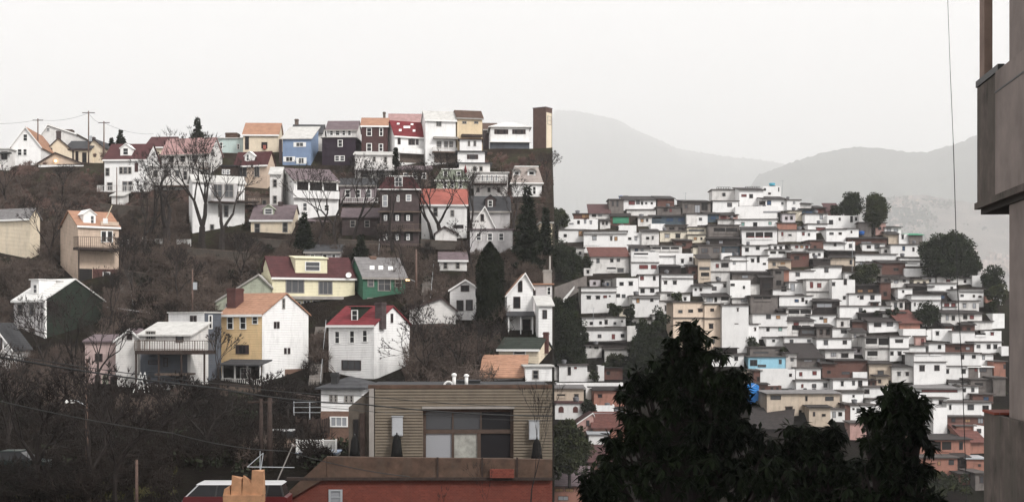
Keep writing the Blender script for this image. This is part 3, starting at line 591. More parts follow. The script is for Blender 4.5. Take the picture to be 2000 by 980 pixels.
h = House('low house with pale swept roof behind the yellow house', 420, 530, 612, 590, PALEGREEN, th=-4, d=9, D=186); h.front_gable(505, 537, R_PALE, yer=560, rake=GREYT); h.win(440, 592, 452, 606, fr=GREYT)
h = House('green house with grey roof and three bright skylights', 709, 793, 602, 540, GREEN, th=-24, xs=680, D=190); h.side_gable(504, R_GREY, fascia=GREYT); [h.skylight(*q) for q in ((722, 520, 731, 527), (739, 520, 748, 527), (758, 521, 767, 528))]
W(h, [(718, 543, 730, 560), (771, 544, 784, 561), (718, 581, 730, 597), (771, 583, 784, 598)], fr=GREYT); h.win(738, 542, 763, 568, fr=GREYT, pane=GLASSG, bars=(2, 2)); h.win(739, 580, 764, 602, fr=DKTRIM, bars=(2, 1), name='door'); h.chimney(722, 733, 500, BRICKB)
h = House('bright white house with dark red roof and broad blank gable side', 642, 731, 752, 634, WHITE, th=30, xs=800, D=160); h.side_gable(599, R_RED)
h.dormer(685, 600, 700, 627, wall=DKGREEN, roof=DKGREEN, win=(687, 605, 699, 626), gable=False); W(h, [(654, 646, 664, 671), (683, 645, 693, 670), (708, 644, 718, 668)]); h.win(668, 703, 705, 722, fr=DKTRIM, bars=(3, 1)); h.win(763, 612, 767, 630, face='R', fr=DKTRIM, bars=(1, 1)); h.chimney(737, 750, 590, BROWNW, y=1.4)
h = House('small white over brown house with dark hipped roof below the bright white house', 627, 706, 862, 757, WHITE, th=8, d=6, D=112); h.hip(734, R_DGREY, inset=2); h.panel(626.5, 803, 706, 875, BRICKB, name='lower_wall', h=.05); W(h, [(644, 770, 650, 785), (653, 770, 659, 785), (673, 771, 680, 786), (683, 771, 690, 786)], fr=GREYT, bars=(1, 2)); h.win(645, 813, 679, 833, off=-.05, pane=GLASSB, bars=(3, 1)); h.chimney(648, 661, 727, IRON, y=1)
h = House('white gabled house with dark red shutters beside the clipped evergreen', 879, 930, 634, 566, WHITE, th=-3, d=8, D=183); h.front_gable(909, 547, R_BROWN, yer=560); h.win(900, 557, 916, 569, fr=DKTRIM, bars=(2, 1)); W(h, [(892, 586, 905, 607), (910, 585, 923, 606)], fr=DKTRIM)
h = House('low brown roofed shed with one white gable end', 800, 890, 632, 604, WHITE2, th=-4, d=6, D=181); h.front_gable(862, 582, R_BROWN, yer=605, rake=DKTRIM)
h = House('white house with faded orange roof and slanted porch near the drop', 990, 1041, 662, 576, WHITE, th=-3, d=8, D=179); h.front_gable(1026, 534, R_ORANGE, yer=560); h.win(1003, 579, 1016, 602, fr=DKTRIM); h.win(1021, 623, 1036, 645, fr=DKTRIM, name='door'); h.deck(992, 1042, 657, out=1.6, roof_y=618, posts=3, m_=WOOD, rail=TRIM, roof_m=R_DGREY)
h.win(1012, 548, 1020, 570, fr=DKTRIM)
h = House('grey white side house with rooftop chimney behind the orange roof near the drop', 1034, 1078.5, 640, 556, GREYW, th=-3, d=6, D=184); h.flat(R_ORANGE); h.win(1068, 560, 1076, 576); h.chimney(1061, 1077, 527, GREYT, y=2); h.win(1029+8, 566, 1046, 578, fr=DKTRIM)
h = House('white gable house cut by the drop, below the grey white side house', 1052, 1078.5, 680, 597, WHITE, th=-3, d=6, D=173); h.shed(580, R_PALE); h.win(1060, 605, 1068, 622, fr=DKTRIM)
h = House('cream house with dark green roof and red chimney', 974, 1052, 735, 682, CREAM, th=16, xs=1077, D=166); h.side_gable(661, R_DGREEN); h.win(1003, 685, 1027, 698); h.chimney(1062, 1071, 648, BRICKD, y=3)
h = House('white lean-to with faded orange roof in front of the dark green roof', 941, 1024, 758, 736, WHITE2, th=3, d=5, D=159); h.shed(697, R_ORANGE); W(h, [(955, 742, 972, 756), (985, 742, 1000, 756)], fr=GREYT)
h = House('small white block beside the orange lean-to at the drop', 1026, 1078, 760, 716, WHITE, th=-3, d=4, D=158); h.flat(R_PALE); h.win(1040, 722, 1052, 740, fr=GREYT)
# ------------------------------------------------------------------ buildings at the foot of the near hill
SIDING = mat('taupe_lap_siding', (.17, .142, .108), var=.12, scale=.8, dirt=.35, rough=.7)
FASCIA = mat('weathered_brown_boards', (.10, .062, .045), var=.3, scale=1.5, dirt=.5)
CLOTH = mat('black_cloth', (.006, .006, .006), var=.2)
PAPER = mat('papered_glass', (.36, .36, .33), var=.25, scale=2)
h = House('flat roofed taupe building with lap siding and one wide six pane window', 721, 1078.5, 900, 758, SIDING, th=-2, d=9, D=86, down=2.5, name='shop_building', cat='building', group=None)
w, d, he = h.w, h.d, h.he; MB().box(0, w, .45, d, -2.5, he).build('wall', SIDING, h.root)
MB().box(-.06, w, -.1, .25, he + .003, he + .22).build('parapet_cap', FASCIA, h.root); MB().box(0, w, .3, d, he + .004, he + .08).build('roof', R_DGREY, h.root)
n = 27; z0 = -.4; st = (he - z0) / n; wa = h.loc('F', 826, 899, 0); wb = h.loc('F', 1003, 799, 0)
m = MB()
for k in range(n):
    z = z0 + k * st; zm = z + st / 2
    for (xa, xb) in (((.35, wa[0]), (wb[0], w)) if wa[2] - .1 < zm < wb[2] else ((.35, w),)):
        m.hexa([(xa, -.085, z), (xb, -.085, z), (xb, .448, z), (xa, .448, z)], [(xa, -.06, z + st * .66), (xb, -.06, z + st * .66), (xb, .448, z + st * .66), (xa, .448, z + st * .66)]); m.box(xa, xb, -.03, .447, z + st * .665, z + st * .998)
m.build('lap_siding', SIDING, h.root)
p = h.loc('F', 826, 798, -.1); q = h.loc('F', 1003, 793, -.1); MB().box(p[0] - .05, q[0] + .05, -.16, -.086, p[2], q[2]).build('lintel', GREYT, h.root); MB().box(0, .3, -.1, .448, -2, he).build('corner_board', GREYT, h.root)
a = h.loc('F', 826, 900, .42); b = h.loc('F', 1003, 799, .42)
def fr(x, y): return h.loc('F', x, y, .3)
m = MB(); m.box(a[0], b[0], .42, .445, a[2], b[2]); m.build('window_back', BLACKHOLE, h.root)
wf = None
m = MB()
for (xa, ya, xb, yb_) in ((826, 799, 832, 900), (997, 799, 1003, 900), (832, 799, 997, 804), (832, 838, 997, 846), (882, 846, 887, 897), (932, 846, 939, 897), (832, 893, 997, 900), (883, 804, 886, 838), (938, 804, 941, 838)):
    p, q = fr(xa, yb_), fr(xb, ya); m.box(p[0], q[0], .24, .40, p[2], q[2])
wf = m.build('window', mat('brown_window_frame', (.085, .06, .048), var=.2), h.root)
for (xa, ya, xb, yb_, mm) in ((832, 804, 883, 838, GLASSG), (886, 804, 938, 838, GLASSG), (941, 804, 997, 838, GLASS), (832, 846, 882, 893, GLASSB), (887, 846, 932, 893, PAPER), (939, 846, 997, 893, GLASS)):
    p, q = fr(xa, yb_), fr(xb, ya); MB().box(p[0], q[0], .33, .39, p[2], q[2]).build('pane', mm, wf)
for lab, x0, x1, y0, y1 in (('pale grey wall box on the taupe siding beside the corner board', 766, 787, 813, 850), ('pale grey wall box on the taupe siding behind bare twigs', 1033, 1053, 821, 857)):
    p, q = h.loc('F', x0, y1, -.1), h.loc('F', x1, y0, -.1)
    o = thing('wall_box', lab, 'wall box', h.O + h.ex * p[0] + h.ey * -.1 + Vector((0, 0, p[2])), -h.th)
    ww, hh = q[0] - p[0], q[2] - p[2]
    MB().box(0, ww, -.28, -.002, 0, hh).build('casing', GREYM, o); MB().box(.04, ww - .04, -.30, -.283, .05, hh - .05).build('cover', GREYM, o); MB().box(-.03, ww + .03, -.32, -.002, hh + .003, hh + .05).build('lid', GREYM, o)
for lab, x0, x1, y0, y1 in (('black shrouded heater standing under the wall box by the corner board', 763, 787, 847, 892), ('black shrouded heater standing under the wall box behind bare twigs', 1037, 1060, 856, 896), ('black shrouded heater standing at the dark doorway of the taupe building', 682, 704, 850, 890)):
    p, q = h.loc('F', x0, y1, -.6), h.loc('F', x1, y0, -.6); ww, hh = q[0] - p[0], q[2] - p[2]
    o = thing('covered_heater', lab, 'heater', h.O + h.ex * (p[0] + ww / 2) + h.ey * -.6 + Vector((0, 0, p[2])))
    MB().lathe((0, 0, 0), [(ww*.5, 0), (ww*.42, hh*.3), (ww*.33, hh*.75), (ww*.2, hh*.93), (.04, hh)], 10).build('cloth_cover', CLOTH, o, True); MB().lathe((0, 0, hh), [(.05, -.05), (.05, .06), (.02, .1)], 8).build('knob', IRON, o)
# side wing with sloping top and dark doorway
p0, p1, p2, p3 = h.loc('F', 681, 900, .3), h.loc('F', 719, 900, .3), h.loc('F', 719, 762, .3), h.loc('F', 681, 795, .3)
MB().prism([(p0[0], p0[2] - 2), (-.004, p1[2] - 2), (-.004, p2[2]), (p3[0], p3[2])], 'y', .3, d).build('side_wing', mat('dark_taupe_boards', (.10, .085, .07), var=.25, dirt=.3), h.root)
p, q = h.loc('F', 690, 900, .27), h.loc('F', 700, 818, .27); MB().box(p[0], q[0], .24, .297, p[2], q[2]).build('doorway', BLACKHOLE, h.root)
p, q = h.loc('F', 703, 900, .25), h.loc('F', 713, 806, .25); MB().box(p[0], q[0], .2, .296, p[2], q[2]).build('door', WOODD, h.root)
# rooftop pipes
for lab, xa, ya, yb_, r_ in (('tall white vent pipe on the flat roof of the taupe building', 887, 728, 753, .11), ('short white vent pipe on the flat roof beside a dark box', 911, 730, 750, .11)):
    a = at(xa, yb_ + 4, 90); b = at(xa, ya, 90); o = thing('vent_pipe', lab, 'vent', a); L_ = b.z - a.z
    MB().lathe((0, 0, 0), [(r_, 0), (r_, L_ * .85)], 10).build('pipe', TRIM, o, True); MB().lathe((0, 0, L_ * .8), [(r_ * 1.5, 0), (r_ * 1.5, L_ * .12), (r_ * .6, L_ * .2)], 10).build('cap', TRIM, o)
o = thing('vent_hoop', 'white curled vent hoop on the flat roof of the taupe building', 'vent', at(876, 757, 90))
m = MB()
for k in range(10): m.seg((-.28 * math.cos(k * math.pi / 10), 0, .28 * math.sin(k * math.pi / 10) + .12), (-.28 * math.cos((k + 1) * math.pi / 10), 0, .28 * math.sin((k + 1) * math.pi / 10) + .12), .07, .07, 6)
m.build('hoop', TRIM, o); MB().box(-.36, .36, -.1, .1, -.1, .13).build('base', GREYM, o)
o = thing('roof_unit', 'low dark box unit on the flat roof behind the short vent pipe', 'roof unit', at(914, 756, 91.5)); MB().box(-.78, .78, 0, 1.2, 0, .4).build('casing', IRON, o); MB().box(-.83, .83, -.05, 1.25, .403, .46).build('lid', R_DGREY, o)
# brick building in front
D0 = 77
h = House('red brick building with weathered brown board parapet in front of the taupe building', 575, 1078.5, 1012, 931, BRICKR, th=0, d=6, D=D0, down=.2, name='brick_building', cat='building', group=None)
w, d, he = h.w, h.d, h.he
a = h.loc('F', 642, 931)
m = MB(); m.prism([(-.7, -.2), (w, -.2), (w, he), (a[0], he), (-.7, he - 1.2)], 'y', 0, d); m.build('wall', BRICKR, h.root)
t1 = h.loc('F', 640, 891)[2]
MB().hexa([(a[0] - .1, -.15, he + .003), (w, -.15, he + .003), (w, .3, he + .003), (a[0] - .1, .3, he + .003)], [(a[0] - .1, -.1, t1), (w, -.1, t1 - .15), (w, .3, t1 - .15), (a[0] - .1, .3, t1)]).build('parapet', FASCIA, h.root)
MB().prism([(-1.1, he - 1.5), (-.75, he - 1.5), (a[0] - .11, he + .0), (a[0] - .11, t1)], 'y', -.2, .5).build('sloping_verge', FASCIA, h.root)
MB().box(-.4, w, -.22, -.003, he - .16, he - .003).build('string_course', WOODD, h.root)
for x_ in (855, 942, 1010): p = h.loc('F', x_, 930); MB().box(p[0] - .05, p[0] + .05, -.19, -.14, he + .01, t1 - .02).build('parapet_joint', WOODD, h.root)
p, q = h.loc('F', 957, 932, -.24), h.loc('F', 1004, 915, -.24); MB().box(p[0], q[0], -.4, -.23, p[2], q[2]).build('brick_pier', BRICKR, h.root)
h.win(643, 955, 668, 985, fr=GREYM, pane=GLASSB, bars=(1, 2))
# ragged orange chimney stack
ORANGE = mat('orange_stucco', (.50, .27, .15), var=.18, scale=2.5, dirt=.3)
a = at(444, 985, 70); b = at(508, 985, 70); o = thing('chimney_stack', 'crumbling orange chimney stack with three ragged tops beside the van', 'chimney', Vector(((a.x + b.x) / 2, 70, -10)))
ww = b.x - a.x; m = MB(); m.box(-ww * .5, ww * .5, 0, .9, 0, at(0, 968, 70).z + 10); m.box(-ww * .62, ww * .55, -.1, 1.0, at(0, 975, 70).z + 9.8, at(0, 966, 70).z + 10); m.build('stack', ORANGE, o)
for xa, xb, yt, yt2 in ((452, 470, 928, 936), (474, 490, 928, 945), (491, 512, 918, 921), (437, 447, 955, 950)):
    p = at(xa, yt, 70); q = at(xb, yt2, 70); zb = at(0, 966, 70).z - .02
    MB().hexa([(p.x - o.location.x - .06, .12, zb + 10), (q.x - o.location.x + .03, .12, zb + 10), (q.x - o.location.x + .03, .8, zb + 10), (p.x - o.location.x - .06, .8, zb + 10)], [(p.x - o.location.x, .15, p.z + 10), (q.x - o.location.x, .15, q.z + 10), (q.x - o.location.x, .7, q.z + 10.05), (p.x - o.location.x, .75, p.z + 9.9)]).build('chimney_pot', ORANGE, o)
# van
RED = mat('red_van_paint', (.10, .010, .012), rough=.3, spec=.5, var=.05); VWHITE = mat('white_van_roof', (.52, .52, .53), rough=.35, spec=.5, var=.04); TYRE = mat('tyre_rubber', (.02, .02, .02))
v = thing('parked_van', 'dark red van with white roof parked behind the crumbling orange chimney', 'van', at(356, 1007, 74))
L_ = 5.5
MB().prism([(0, .35), (L_, .35), (L_, .95), (L_ - .15, 1.02), (.1, 1.02), (0, .8)], 'y', 0, 1.9).build('body', RED, v)
m = MB(); m.hexa([(.12, .04, 1.02), (L_ - .16, .04, 1.02), (L_ - .16, 1.86, 1.02), (.12, 1.86, 1.02)], [(.75, .16, 1.62), (L_ - .35, .16, 1.62), (L_ - .35, 1.74, 1.62), (.75, 1.74, 1.62)]); m.build('window_band', GLASS, v)
for xa, xb in ((.13, .78), (1.7, 1.78), (3.0, 3.1), (4.35, 4.45), (L_ - .22, L_ - .40)):
    t = .09; MB().hexa([(xa, .02, 1.0), (xa + t, .02, 1.0), (xa + t, .06, 1.0), (xa, .06, 1.0)], [(xb, .13, 1.63), (xb + t, .13, 1.63), (xb + t, .18, 1.63), (xb, .18, 1.63)]).build('pillar', VWHITE if xa < .2 else IRON, v)
MB().hexa([(.68, .1, 1.621), (L_ - .28, .1, 1.621), (L_ - .28, 1.8, 1.621), (.68, 1.8, 1.621)], [(.8, .2, 1.7), (L_ - .4, .2, 1.7), (L_ - .4, 1.7, 1.7), (.8, 1.7, 1.7)]).build('roof', VWHITE, v)
for xa in (1.0, 4.4):
    for ya in (-.02, 1.72): m = MB(); m.prism([(xa + .34 * math.cos(k * math.pi / 7), .34 + .34 * math.sin(k * math.pi / 7)) for k in range(14)][::-1], 'y', ya, ya + .2); m.build('wheel', TYRE, v)
MB().box(-.04, .02, .1, .5, .6, .8).build('headlight', GLASSB, v); MB().box(-.04, .02, 1.4, 1.8, .6, .8).build('headlight', GLASSB, v)
# white terrace rail on a pale block wall
o = thing('terrace_rail', 'white slatted terrace rail above a pale block wall beside the taupe building', 'railing', at(618, 884, 98))
a = at(580, 884, 98); b = at(657, 884, 98); L_ = b.x - a.x; hh = at(0, 859, 98).z - a.z; m = MB()
for k in range(40): x = -L_/2 + L_ * k / 39; m.box(x - .018, x + .018, -.02, .02, .12, hh - .05)
m.build('slat', TRIM, o).name = 'slat_panel'
MB().box(-L_/2, L_/2, -.05, .05, hh - .05, hh + .02).build('top_rail', TRIM, o); MB().box(-L_/2, L_/2, -.04, .04, .04, .11).build('bottom_rail', TRIM, o)
for k in range(4): x = -L_/2 + L_ * k / 3; MB().box(x - .05, x + .05, -.06, .06, 0, hh + .08).build('post', TRIM, o)
o = thing('block_wall', 'pale grey block retaining wall under the white slatted terrace rail', 'wall', at(618, 930, 98)); hh = at(0, 886, 98).z - o.location.z
m = MB(); m.box(-L_/2, L_/2, -.1, 2.5, -1.0, hh); m.build('blocks', mat('pale_block', (.36, .35, .34), kind='brick', var=.12), o); MB().box(-L_/2 - .1, L_/2 + .1, -.2, 2.6, hh + .003, hh + .09).build('coping', mat('blue_grey_coping', (.22, .26, .34)), o)
o = thing('dark_fence', 'dark board fence on the slope behind the white slatted terrace rail', 'fence', at(610, 845, 112)); m = MB()
for k in range(16): x = -1.3 + k * .17; m.box(x, x + .15, 0, .04, 0, 1.1 + .05 * (k % 3))
m.build('board', WOODD, o).name = 'board_panel'
for x in (-1.3, 0, 1.3): MB().box(x - .05, x + .05, .05, .15, -.3, 1.3).build('post', WOODD, o)
o = thing('wire_fence', 'thin metal rail fence on the bank above the dark board fence', 'fence', at(605, 812, 124)); 
for x in (-1.4, 0, 1.4): MB().box(x - .04, x + .04, -.04, .04, -.3, 1.3).build('post', GREYM, o)
m = MB(); [m.box(-1.4, 1.4, -.02, .02, z, z + .04) for z in (.3, .75, 1.2)]; m.build('rail', GREYM, o)
o = thing('pale_van', 'pale parked van roof half hidden behind the double wooden posts', 'van', at(545, 874, 104)); 
MB().hexa([(-1.3, 0, 0), (1.3, 0, 0), (1.3, 1.8, 0), (-1.3, 1.8, 0)], [(-1.25, .1, .7), (1.2, .1, .7), (1.2, 1.7, .7), (-1.25, 1.7, .7)]).build('body', mat('drab_van_paint', (.22, .16, .13), rough=.4), o); MB().hexa([(-1.15, .12, .703), (1.05, .12, .703), (1.05, 1.65, .703), (-1.15, 1.65, .703)], [(-.8, .25, 1.2), (.9, .25, 1.2), (.9, 1.55, 1.2), (-.8, 1.55, 1.2)]).build('window_band', GLASS, o); MB().box(-.85, .95, .2, 1.6, 1.203, 1.28).build('roof', VWHITE, o)
o = thing('parked_car', 'dark green car with a bright windscreen under the bare trees by the picture edge', 'car', at(30, 925, 88)); GC = mat('dark_green_car_paint', (.012, .024, .022), rough=.3, spec=.5)
MB().prism([(-1.9, .3), (1.9, .3), (1.9, .75), (.9, .85), (-1.6, .88), (-1.9, .7)], 'y', 0, 1.7).build('body', GC, o); MB().hexa([(-1.4, .05, .86), (.95, .05, .86), (.95, 1.65, .86), (-1.4, 1.65, .86)], [(-1.0, .2, 1.36), (.25, .2, 1.36), (.25, 1.5, 1.36), (-1.0, 1.5, 1.36)]).build('cabin', GLASS, o); MB().box(-1.02, .27, .18, 1.52, 1.363, 1.42).build('roof', GC, o)
for xa in (-1.2, 1.15): MB().prism([(xa + .31 * math.cos(k * math.pi / 6), .31 + .31 * math.sin(k * math.pi / 6)) for k in range(12)][::-1], 'y', -.03, .2).build('wheel', TYRE, o)
# ---- poles
def pole(label, px, yt, yb, D, r=.13, arms=(), lean=0, lamp=None, box=None, m_=POLE, name='utility_pole', cat='pole'):
    a = at(px, yb, D); b = at(px + lean, yt, D); o = thing(name, label, cat, a); v = b - a
    MB().seg((0, 0, -1), v, r * 1.15, r * .75, 8).build('shaft', m_, o, True)
    for f_, l_ in arms: p = v * f_; MB().box(p.x - l_, p.x + l_, p.y - .06, p.y + .06, p.z - .06, p.z + .06).build('crossarm', WOODD, o)
    if box: p = v * box; MB().box(p.x + .1, p.x + .55, -.2, .25, p.z - .5, p.z + .45).build('transformer', GREYM, o)
    if lamp:
        sx, f_, mm = lamp; p = v * f_; m = MB(); m.seg((p.x, 0, p.z), (p.x + sx * .7, 0, p.z + .35), .05, .04, 6); m.seg((p.x + sx * .7, 0, p.z + .35), (p.x + sx * 1.2, 0, p.z + .32), .04, .04, 6); m.build('arm', GREYM, o)
        MB().hexa([(p.x + sx * 1.15 - .3, -.14, p.z + .2), (p.x + sx * 1.15 + .3, -.14, p.z + .2), (p.x + sx * 1.15 + .3, .14, p.z + .2), (p.x + sx * 1.15 - .3, .14, p.z + .2)], [(p.x + sx * 1.15 - .2, -.1, p.z + .4), (p.x + sx * 1.15 + .2, -.1, p.z + .4), (p.x + sx * 1.15 + .2, .1, p.z + .4), (p.x + sx * 1.15 - .2, .1, p.z + .4)]).build('lamp_head', mm, o)
    return o
PG = 'wooden utility poles on the near hill'
pole('utility pole in front of the plain white gabled skyline house', 74, 232, 332, 246, arms=((.97, .9),)); pole('tallest utility pole on the skyline, in front of the long cream wing', 173, 217, 336, 246, arms=((.97, 1.1),), box=.55); pole('utility pole beside the maroon roofed skyline house', 203, 237, 335, 247, arms=((.97, 1.0),)); pole('thin pale pole in front of the white dormered house deck', 228, 327, 420, 222, r=.09); pole('utility pole with grey transformer box above the white cubic house', 376, 526, 640, 182, box=.72, arms=((.96, .8),))
lp = pole('tall weathered pole with a glowing street lamp beside the green house', 813, 487, 590, 190, r=.16, lamp=(-1, .38, LAMP))
pole('street lamp pole with pale lamp head in the dark brush', 170, 700, 905, 93, r=.1, lamp=(-1, .55, TRIM), name='street_lamp', cat='street lamp'); pole('short bare pole in the dark brush near the bottom', 267, 897, 985, 80, r=.1); pole('pale pole end standing against the dark spruce at the drop', 1074, 500, 570, 190, r=.15, m_=GREYT)
pole('heavy dark wooden post of a pair, the thicker one', 527, 775, 905, 92, r=.19, m_=WOODD, name='wooden_post', cat='post'); pole('dark wooden post of a pair, the thinner one with a short crossarm', 510, 778, 890, 94, r=.15, m_=WOODD, arms=((.94, .9),), name='wooden_post', cat='post')
o = thing('antenna_frame', 'spindly triangular metal antenna frame above the crumbling chimney', 'antenna', at(508, 925, 76)); P = lambda x, y: at(x, y, 76) - o.location
m = MB(); [m.seg(P(*a), P(*b), .025, .025, 5) for a, b in (((508, 925), (508, 880)), ((483, 911), (514, 884)), ((483, 911), (575, 912)), ((514, 884), (508, 925)))]; m.build('lattice', GREYM, o); MB().box(-.12, .12, -.1, .1, -.4, 0).build('base', IRON, o)
o = thing('leaning_pole', 'slim pale pole leaning beside the spindly antenna frame', 'pole', at(534, 938, 78)); MB().seg((0, 0, -.5), at(572, 868, 78) - o.location, .045, .035, 6).build('shaft', GREYT, o); MB().seg(at(570, 866, 78) - o.location, at(574, 871, 78) - o.location, .07, .07, 6).build('cap', GREYT, o)
o = thing('flagpole', 'short slanted pale flagpole on the tan stilted house', 'flagpole', at(207, 428, 190)); MB().seg((0, 0, 0), at(219, 401, 190) - o.location, .07, .05, 6).build('shaft', CREAMT, o); MB().box(-.35, .2, -.2, .2, -.6, .1).build('bracket', TRIM, o)
# white garden fence, laundry
for lab, xa, xb, yb in (('low white garden fence behind the big bare tree', 272, 330, 477), ('low white garden fence beside the chalk white house', 345, 372, 478)):
    o = thing('garden_fence', lab, 'fence', at((xa + xb) / 2, yb, 208)); a = at(xa, yb, 208).x - o.location.x; b = -a; m = MB(); n = int((b - a) / .16)
    for k in range(n): x = a + (b - a) * k / n; m.prism([(x, .05), (x + .11, .05), (x + .11, .75), (x + .055, .86), (x, .75)], 'y', 0, .03)
    m.build('picket_panel', TRIM, o); m = MB(); m.box(a, b, .035, .08, .25, .33); m.box(a, b, .035, .08, .6, .68); m.build('rail', TRIM, o)
    for x in (a, 0, b): MB().box(x - .05, x + .05, .09, .19, -.2, .85).build('post', TRIM, o)
for lab, x, y, s_ in (('white draped sheet hanging beside the tan stilted house', 246, 480, 1.0), ('small white sheet hanging over the garden fence', 283, 470, .7), ('pale cloth bundle on the dark lawn below the garden fence', 268, 505, .5)):
    o = thing('hanging_sheet', lab, 'sheet', at(x, y + 8 * s_, 207)); m = MB(); n = 9
    for k in range(n):
        x0, x1 = -.7 * s_ + 1.4 * s_ * k / n, -.7 * s_ + 1.4 * s_ * (k + 1) / n; y0, y1 = .08 * math.sin(k * 1.9), .08 * math.sin((k + 1) * 1.9); b0, b1 = .2 * abs(math.sin(k)), .2 * abs(math.sin(k + 1))
        m.hexa([(x0, y0, b0), (x1, y1, b1), (x1, y1 + .03, b1), (x0, y0 + .03, b0)], [(x0 * .7, y0, 1.5 * s_), (x1 * .7, y1, 1.5 * s_), (x1 * .7, y1 + .03, 1.5 * s_), (x0 * .7, y0 + .03, 1.5 * s_)])
    m.build('cloth', TRIM, o)
# ---- cables
def cable(label, pts, r=.02, name='power_cable', m_=None, sag=0):
    m = MB(); P = [at(*p) for p in pts]; Q = []
    for a, b in zip(P, P[1:]):
        for k in range(8): t = k / 8; q = a.lerp(b, t); q.z -= sag * 4 * t * (1 - t); Q.append(q)
    Q.append(P[-1]); o = MB()
    for a, b in zip(Q, Q[1:]): m.seg(a, b, r, r, 5)
    ob = m.build(name, m_ or IRON); return tag(ob, label, 'cable', 'cables across the near hill')
cable('thickest cable sagging from the pinkish house side across the bottom slope', [(-150, 668, 40), (420, 757, 52), (700, 788, 60), (1078, 812, 68)], .03, sag=.12)
cable('thinner cable running just above the thickest sagging cable', [(-150, 664, 40), (420, 748, 52), (700, 772, 60), (1078, 795, 68)], .015, sag=.1)
cable('low cable drooping through the dark brush to the shop wall', [(-150, 745, 45), (340, 846, 52), (560, 880, 60), (800, 930, 70)], .02, sag=.15)
cable('faint cable crossing the wide six pane window', [(560, 785, 62), (830, 808, 70), (1078, 820, 75)], .012, sag=.1)
cable('skyline cable strung between the tall utility poles', [(-60, 236, 246), (74, 234, 246), (173, 221, 246), (203, 240, 247), (300, 262, 252)], .02, sag=.6)

o = thing('guard_rail', 'pale low guard rail along the lane above the white cubic house', 'guard rail', at(250, 616, 183)); a = at(205, 606, 184) - o.location; b = at(292, 618, 182) - o.location
MB().seg(a + Vector((0, 0, .5)), b + Vector((0, 0, .5)), .09, .09, 4).build('beam', GREYW, o)
for k in range(5): p = a.lerp(b, (k + .5) / 5); MB().box(p.x - .06, p.x + .06, p.y + .1, p.y + .2, p.z - .6, p.z + .55).build('post', GREYT, o)

RUB = mat('mossy_rubble_wall', (.085, .07, .058), kind='brick', var=.35, scale=1.5, dirt=.5)
for lab, xa, ya, xb, yb, hh, mm in (('long rubble retaining wall below the chalk white house', 366, 505, 486, 512, 1.5, RUB), ('rubble retaining wall under the small cream house', 488, 480, 580, 484, 1.1, RUB), ('dark retaining wall below the long low brown house', 660, 484, 742, 487, 1.2, RUB), ('rubble retaining wall under the light red roof', 822, 484, 915, 486, 1.1, RUB), ('weathered board retaining wall below the yellow house', 420, 768, 556, 776, 1.0, WOOD), ('board retaining wall on the bank beside the small hipped house', 540, 782, 636, 796, .9, WOOD), ('rubble wall beside the tan stilted house', 240, 545, 300, 552, 1.2, RUB), ('low rubble wall along the lane by the brown roofed shed', 790, 652, 880, 650, 1.0, RUB), ('rubble wall under the white dormered house', 196, 418, 290, 424, 1.6, RUB), ('rubble wall below the tan mansard house', 455, 404, 540, 408, 1.2, RUB), ('grey wall below the pale mansard house at the drop', 990, 412, 1062, 414, 1.1, RUB), ('stone wall under the five skylights house', 760, 360, 840, 362, 1.3, RUB)):
    A_, B_ = gl(xa, ya), gl(xb, yb); o = thing('retaining_wall', lab, 'wall', A_.lerp(B_, .5), 0, 'retaining walls on the near hill'); v = (B_ - A_) / 2; n = v.cross(Vector((0, 0, 1))).normalized() * .2
    MB().hexa([-v + n - Vector((0, 0, 1.5)), v + n - Vector((0, 0, 1.5)), v - n - Vector((0, 0, 1.5)), -v - n - Vector((0, 0, 1.5))], [-v + n + Vector((0, 0, hh)), v + n + Vector((0, 0, hh * .9)), v - n + Vector((0, 0, hh * .9)), -v - n + Vector((0, 0, hh))]).build('wall_face', mm, o)
    n *= 1.3; MB().hexa([-v + n + Vector((0, 0, hh + .004)), v + n + Vector((0, 0, hh * .9 + .004)), v - n + Vector((0, 0, hh * .9 + .004)), -v - n + Vector((0, 0, hh + .004))], [-v + n + Vector((0, 0, hh + .12)), v + n + Vector((0, 0, hh * .9 + .12)), v - n + Vector((0, 0, hh * .9 + .12)), -v - n + Vector((0, 0, hh + .12))]).build('coping', STONE if mm is RUB else WOODD, o)
for lab, xa, ya, xb, yb in (('concrete steps climbing between the yellow and bright white houses', 614, 752, 626, 640), ('steep steps up the bank beside the green house', 830, 600, 838, 520), ('steps climbing from the lane to the tan stilted house', 250, 612, 240, 545), ('narrow steps beside the arched galleries', 728, 540, 732, 480)):
    A_, B_ = gl(xa, ya), gl(xb, yb); o = thing('stairs', lab, 'stairs', A_, 0, 'outdoor steps on the near hill'); n = 22; m = MB(); v = (B_ - A_) / n
    for k in range(n): p = v * k; m.box(p.x - .65, p.x + .65, p.y, p.y + v.y + .02, p.z - .8, p.z + v.z + .15)
    m.build('flight', mat('worn_concrete_step', (.20, .18, .165), var=.3, dirt=.4), o)
    m = MB(); m.seg((.7, 0, 1.0), v * n + Vector((.7, 0, 1.0)), .03, .03, 5); m.build('handrail', GREYM, o)
    for k in (0, 7, 14, 21): p = v * k; MB().box(p.x + .68, p.x + .73, p.y, p.y + .05, p.z, p.z + 1.05).build('rail_post', GREYM, o)
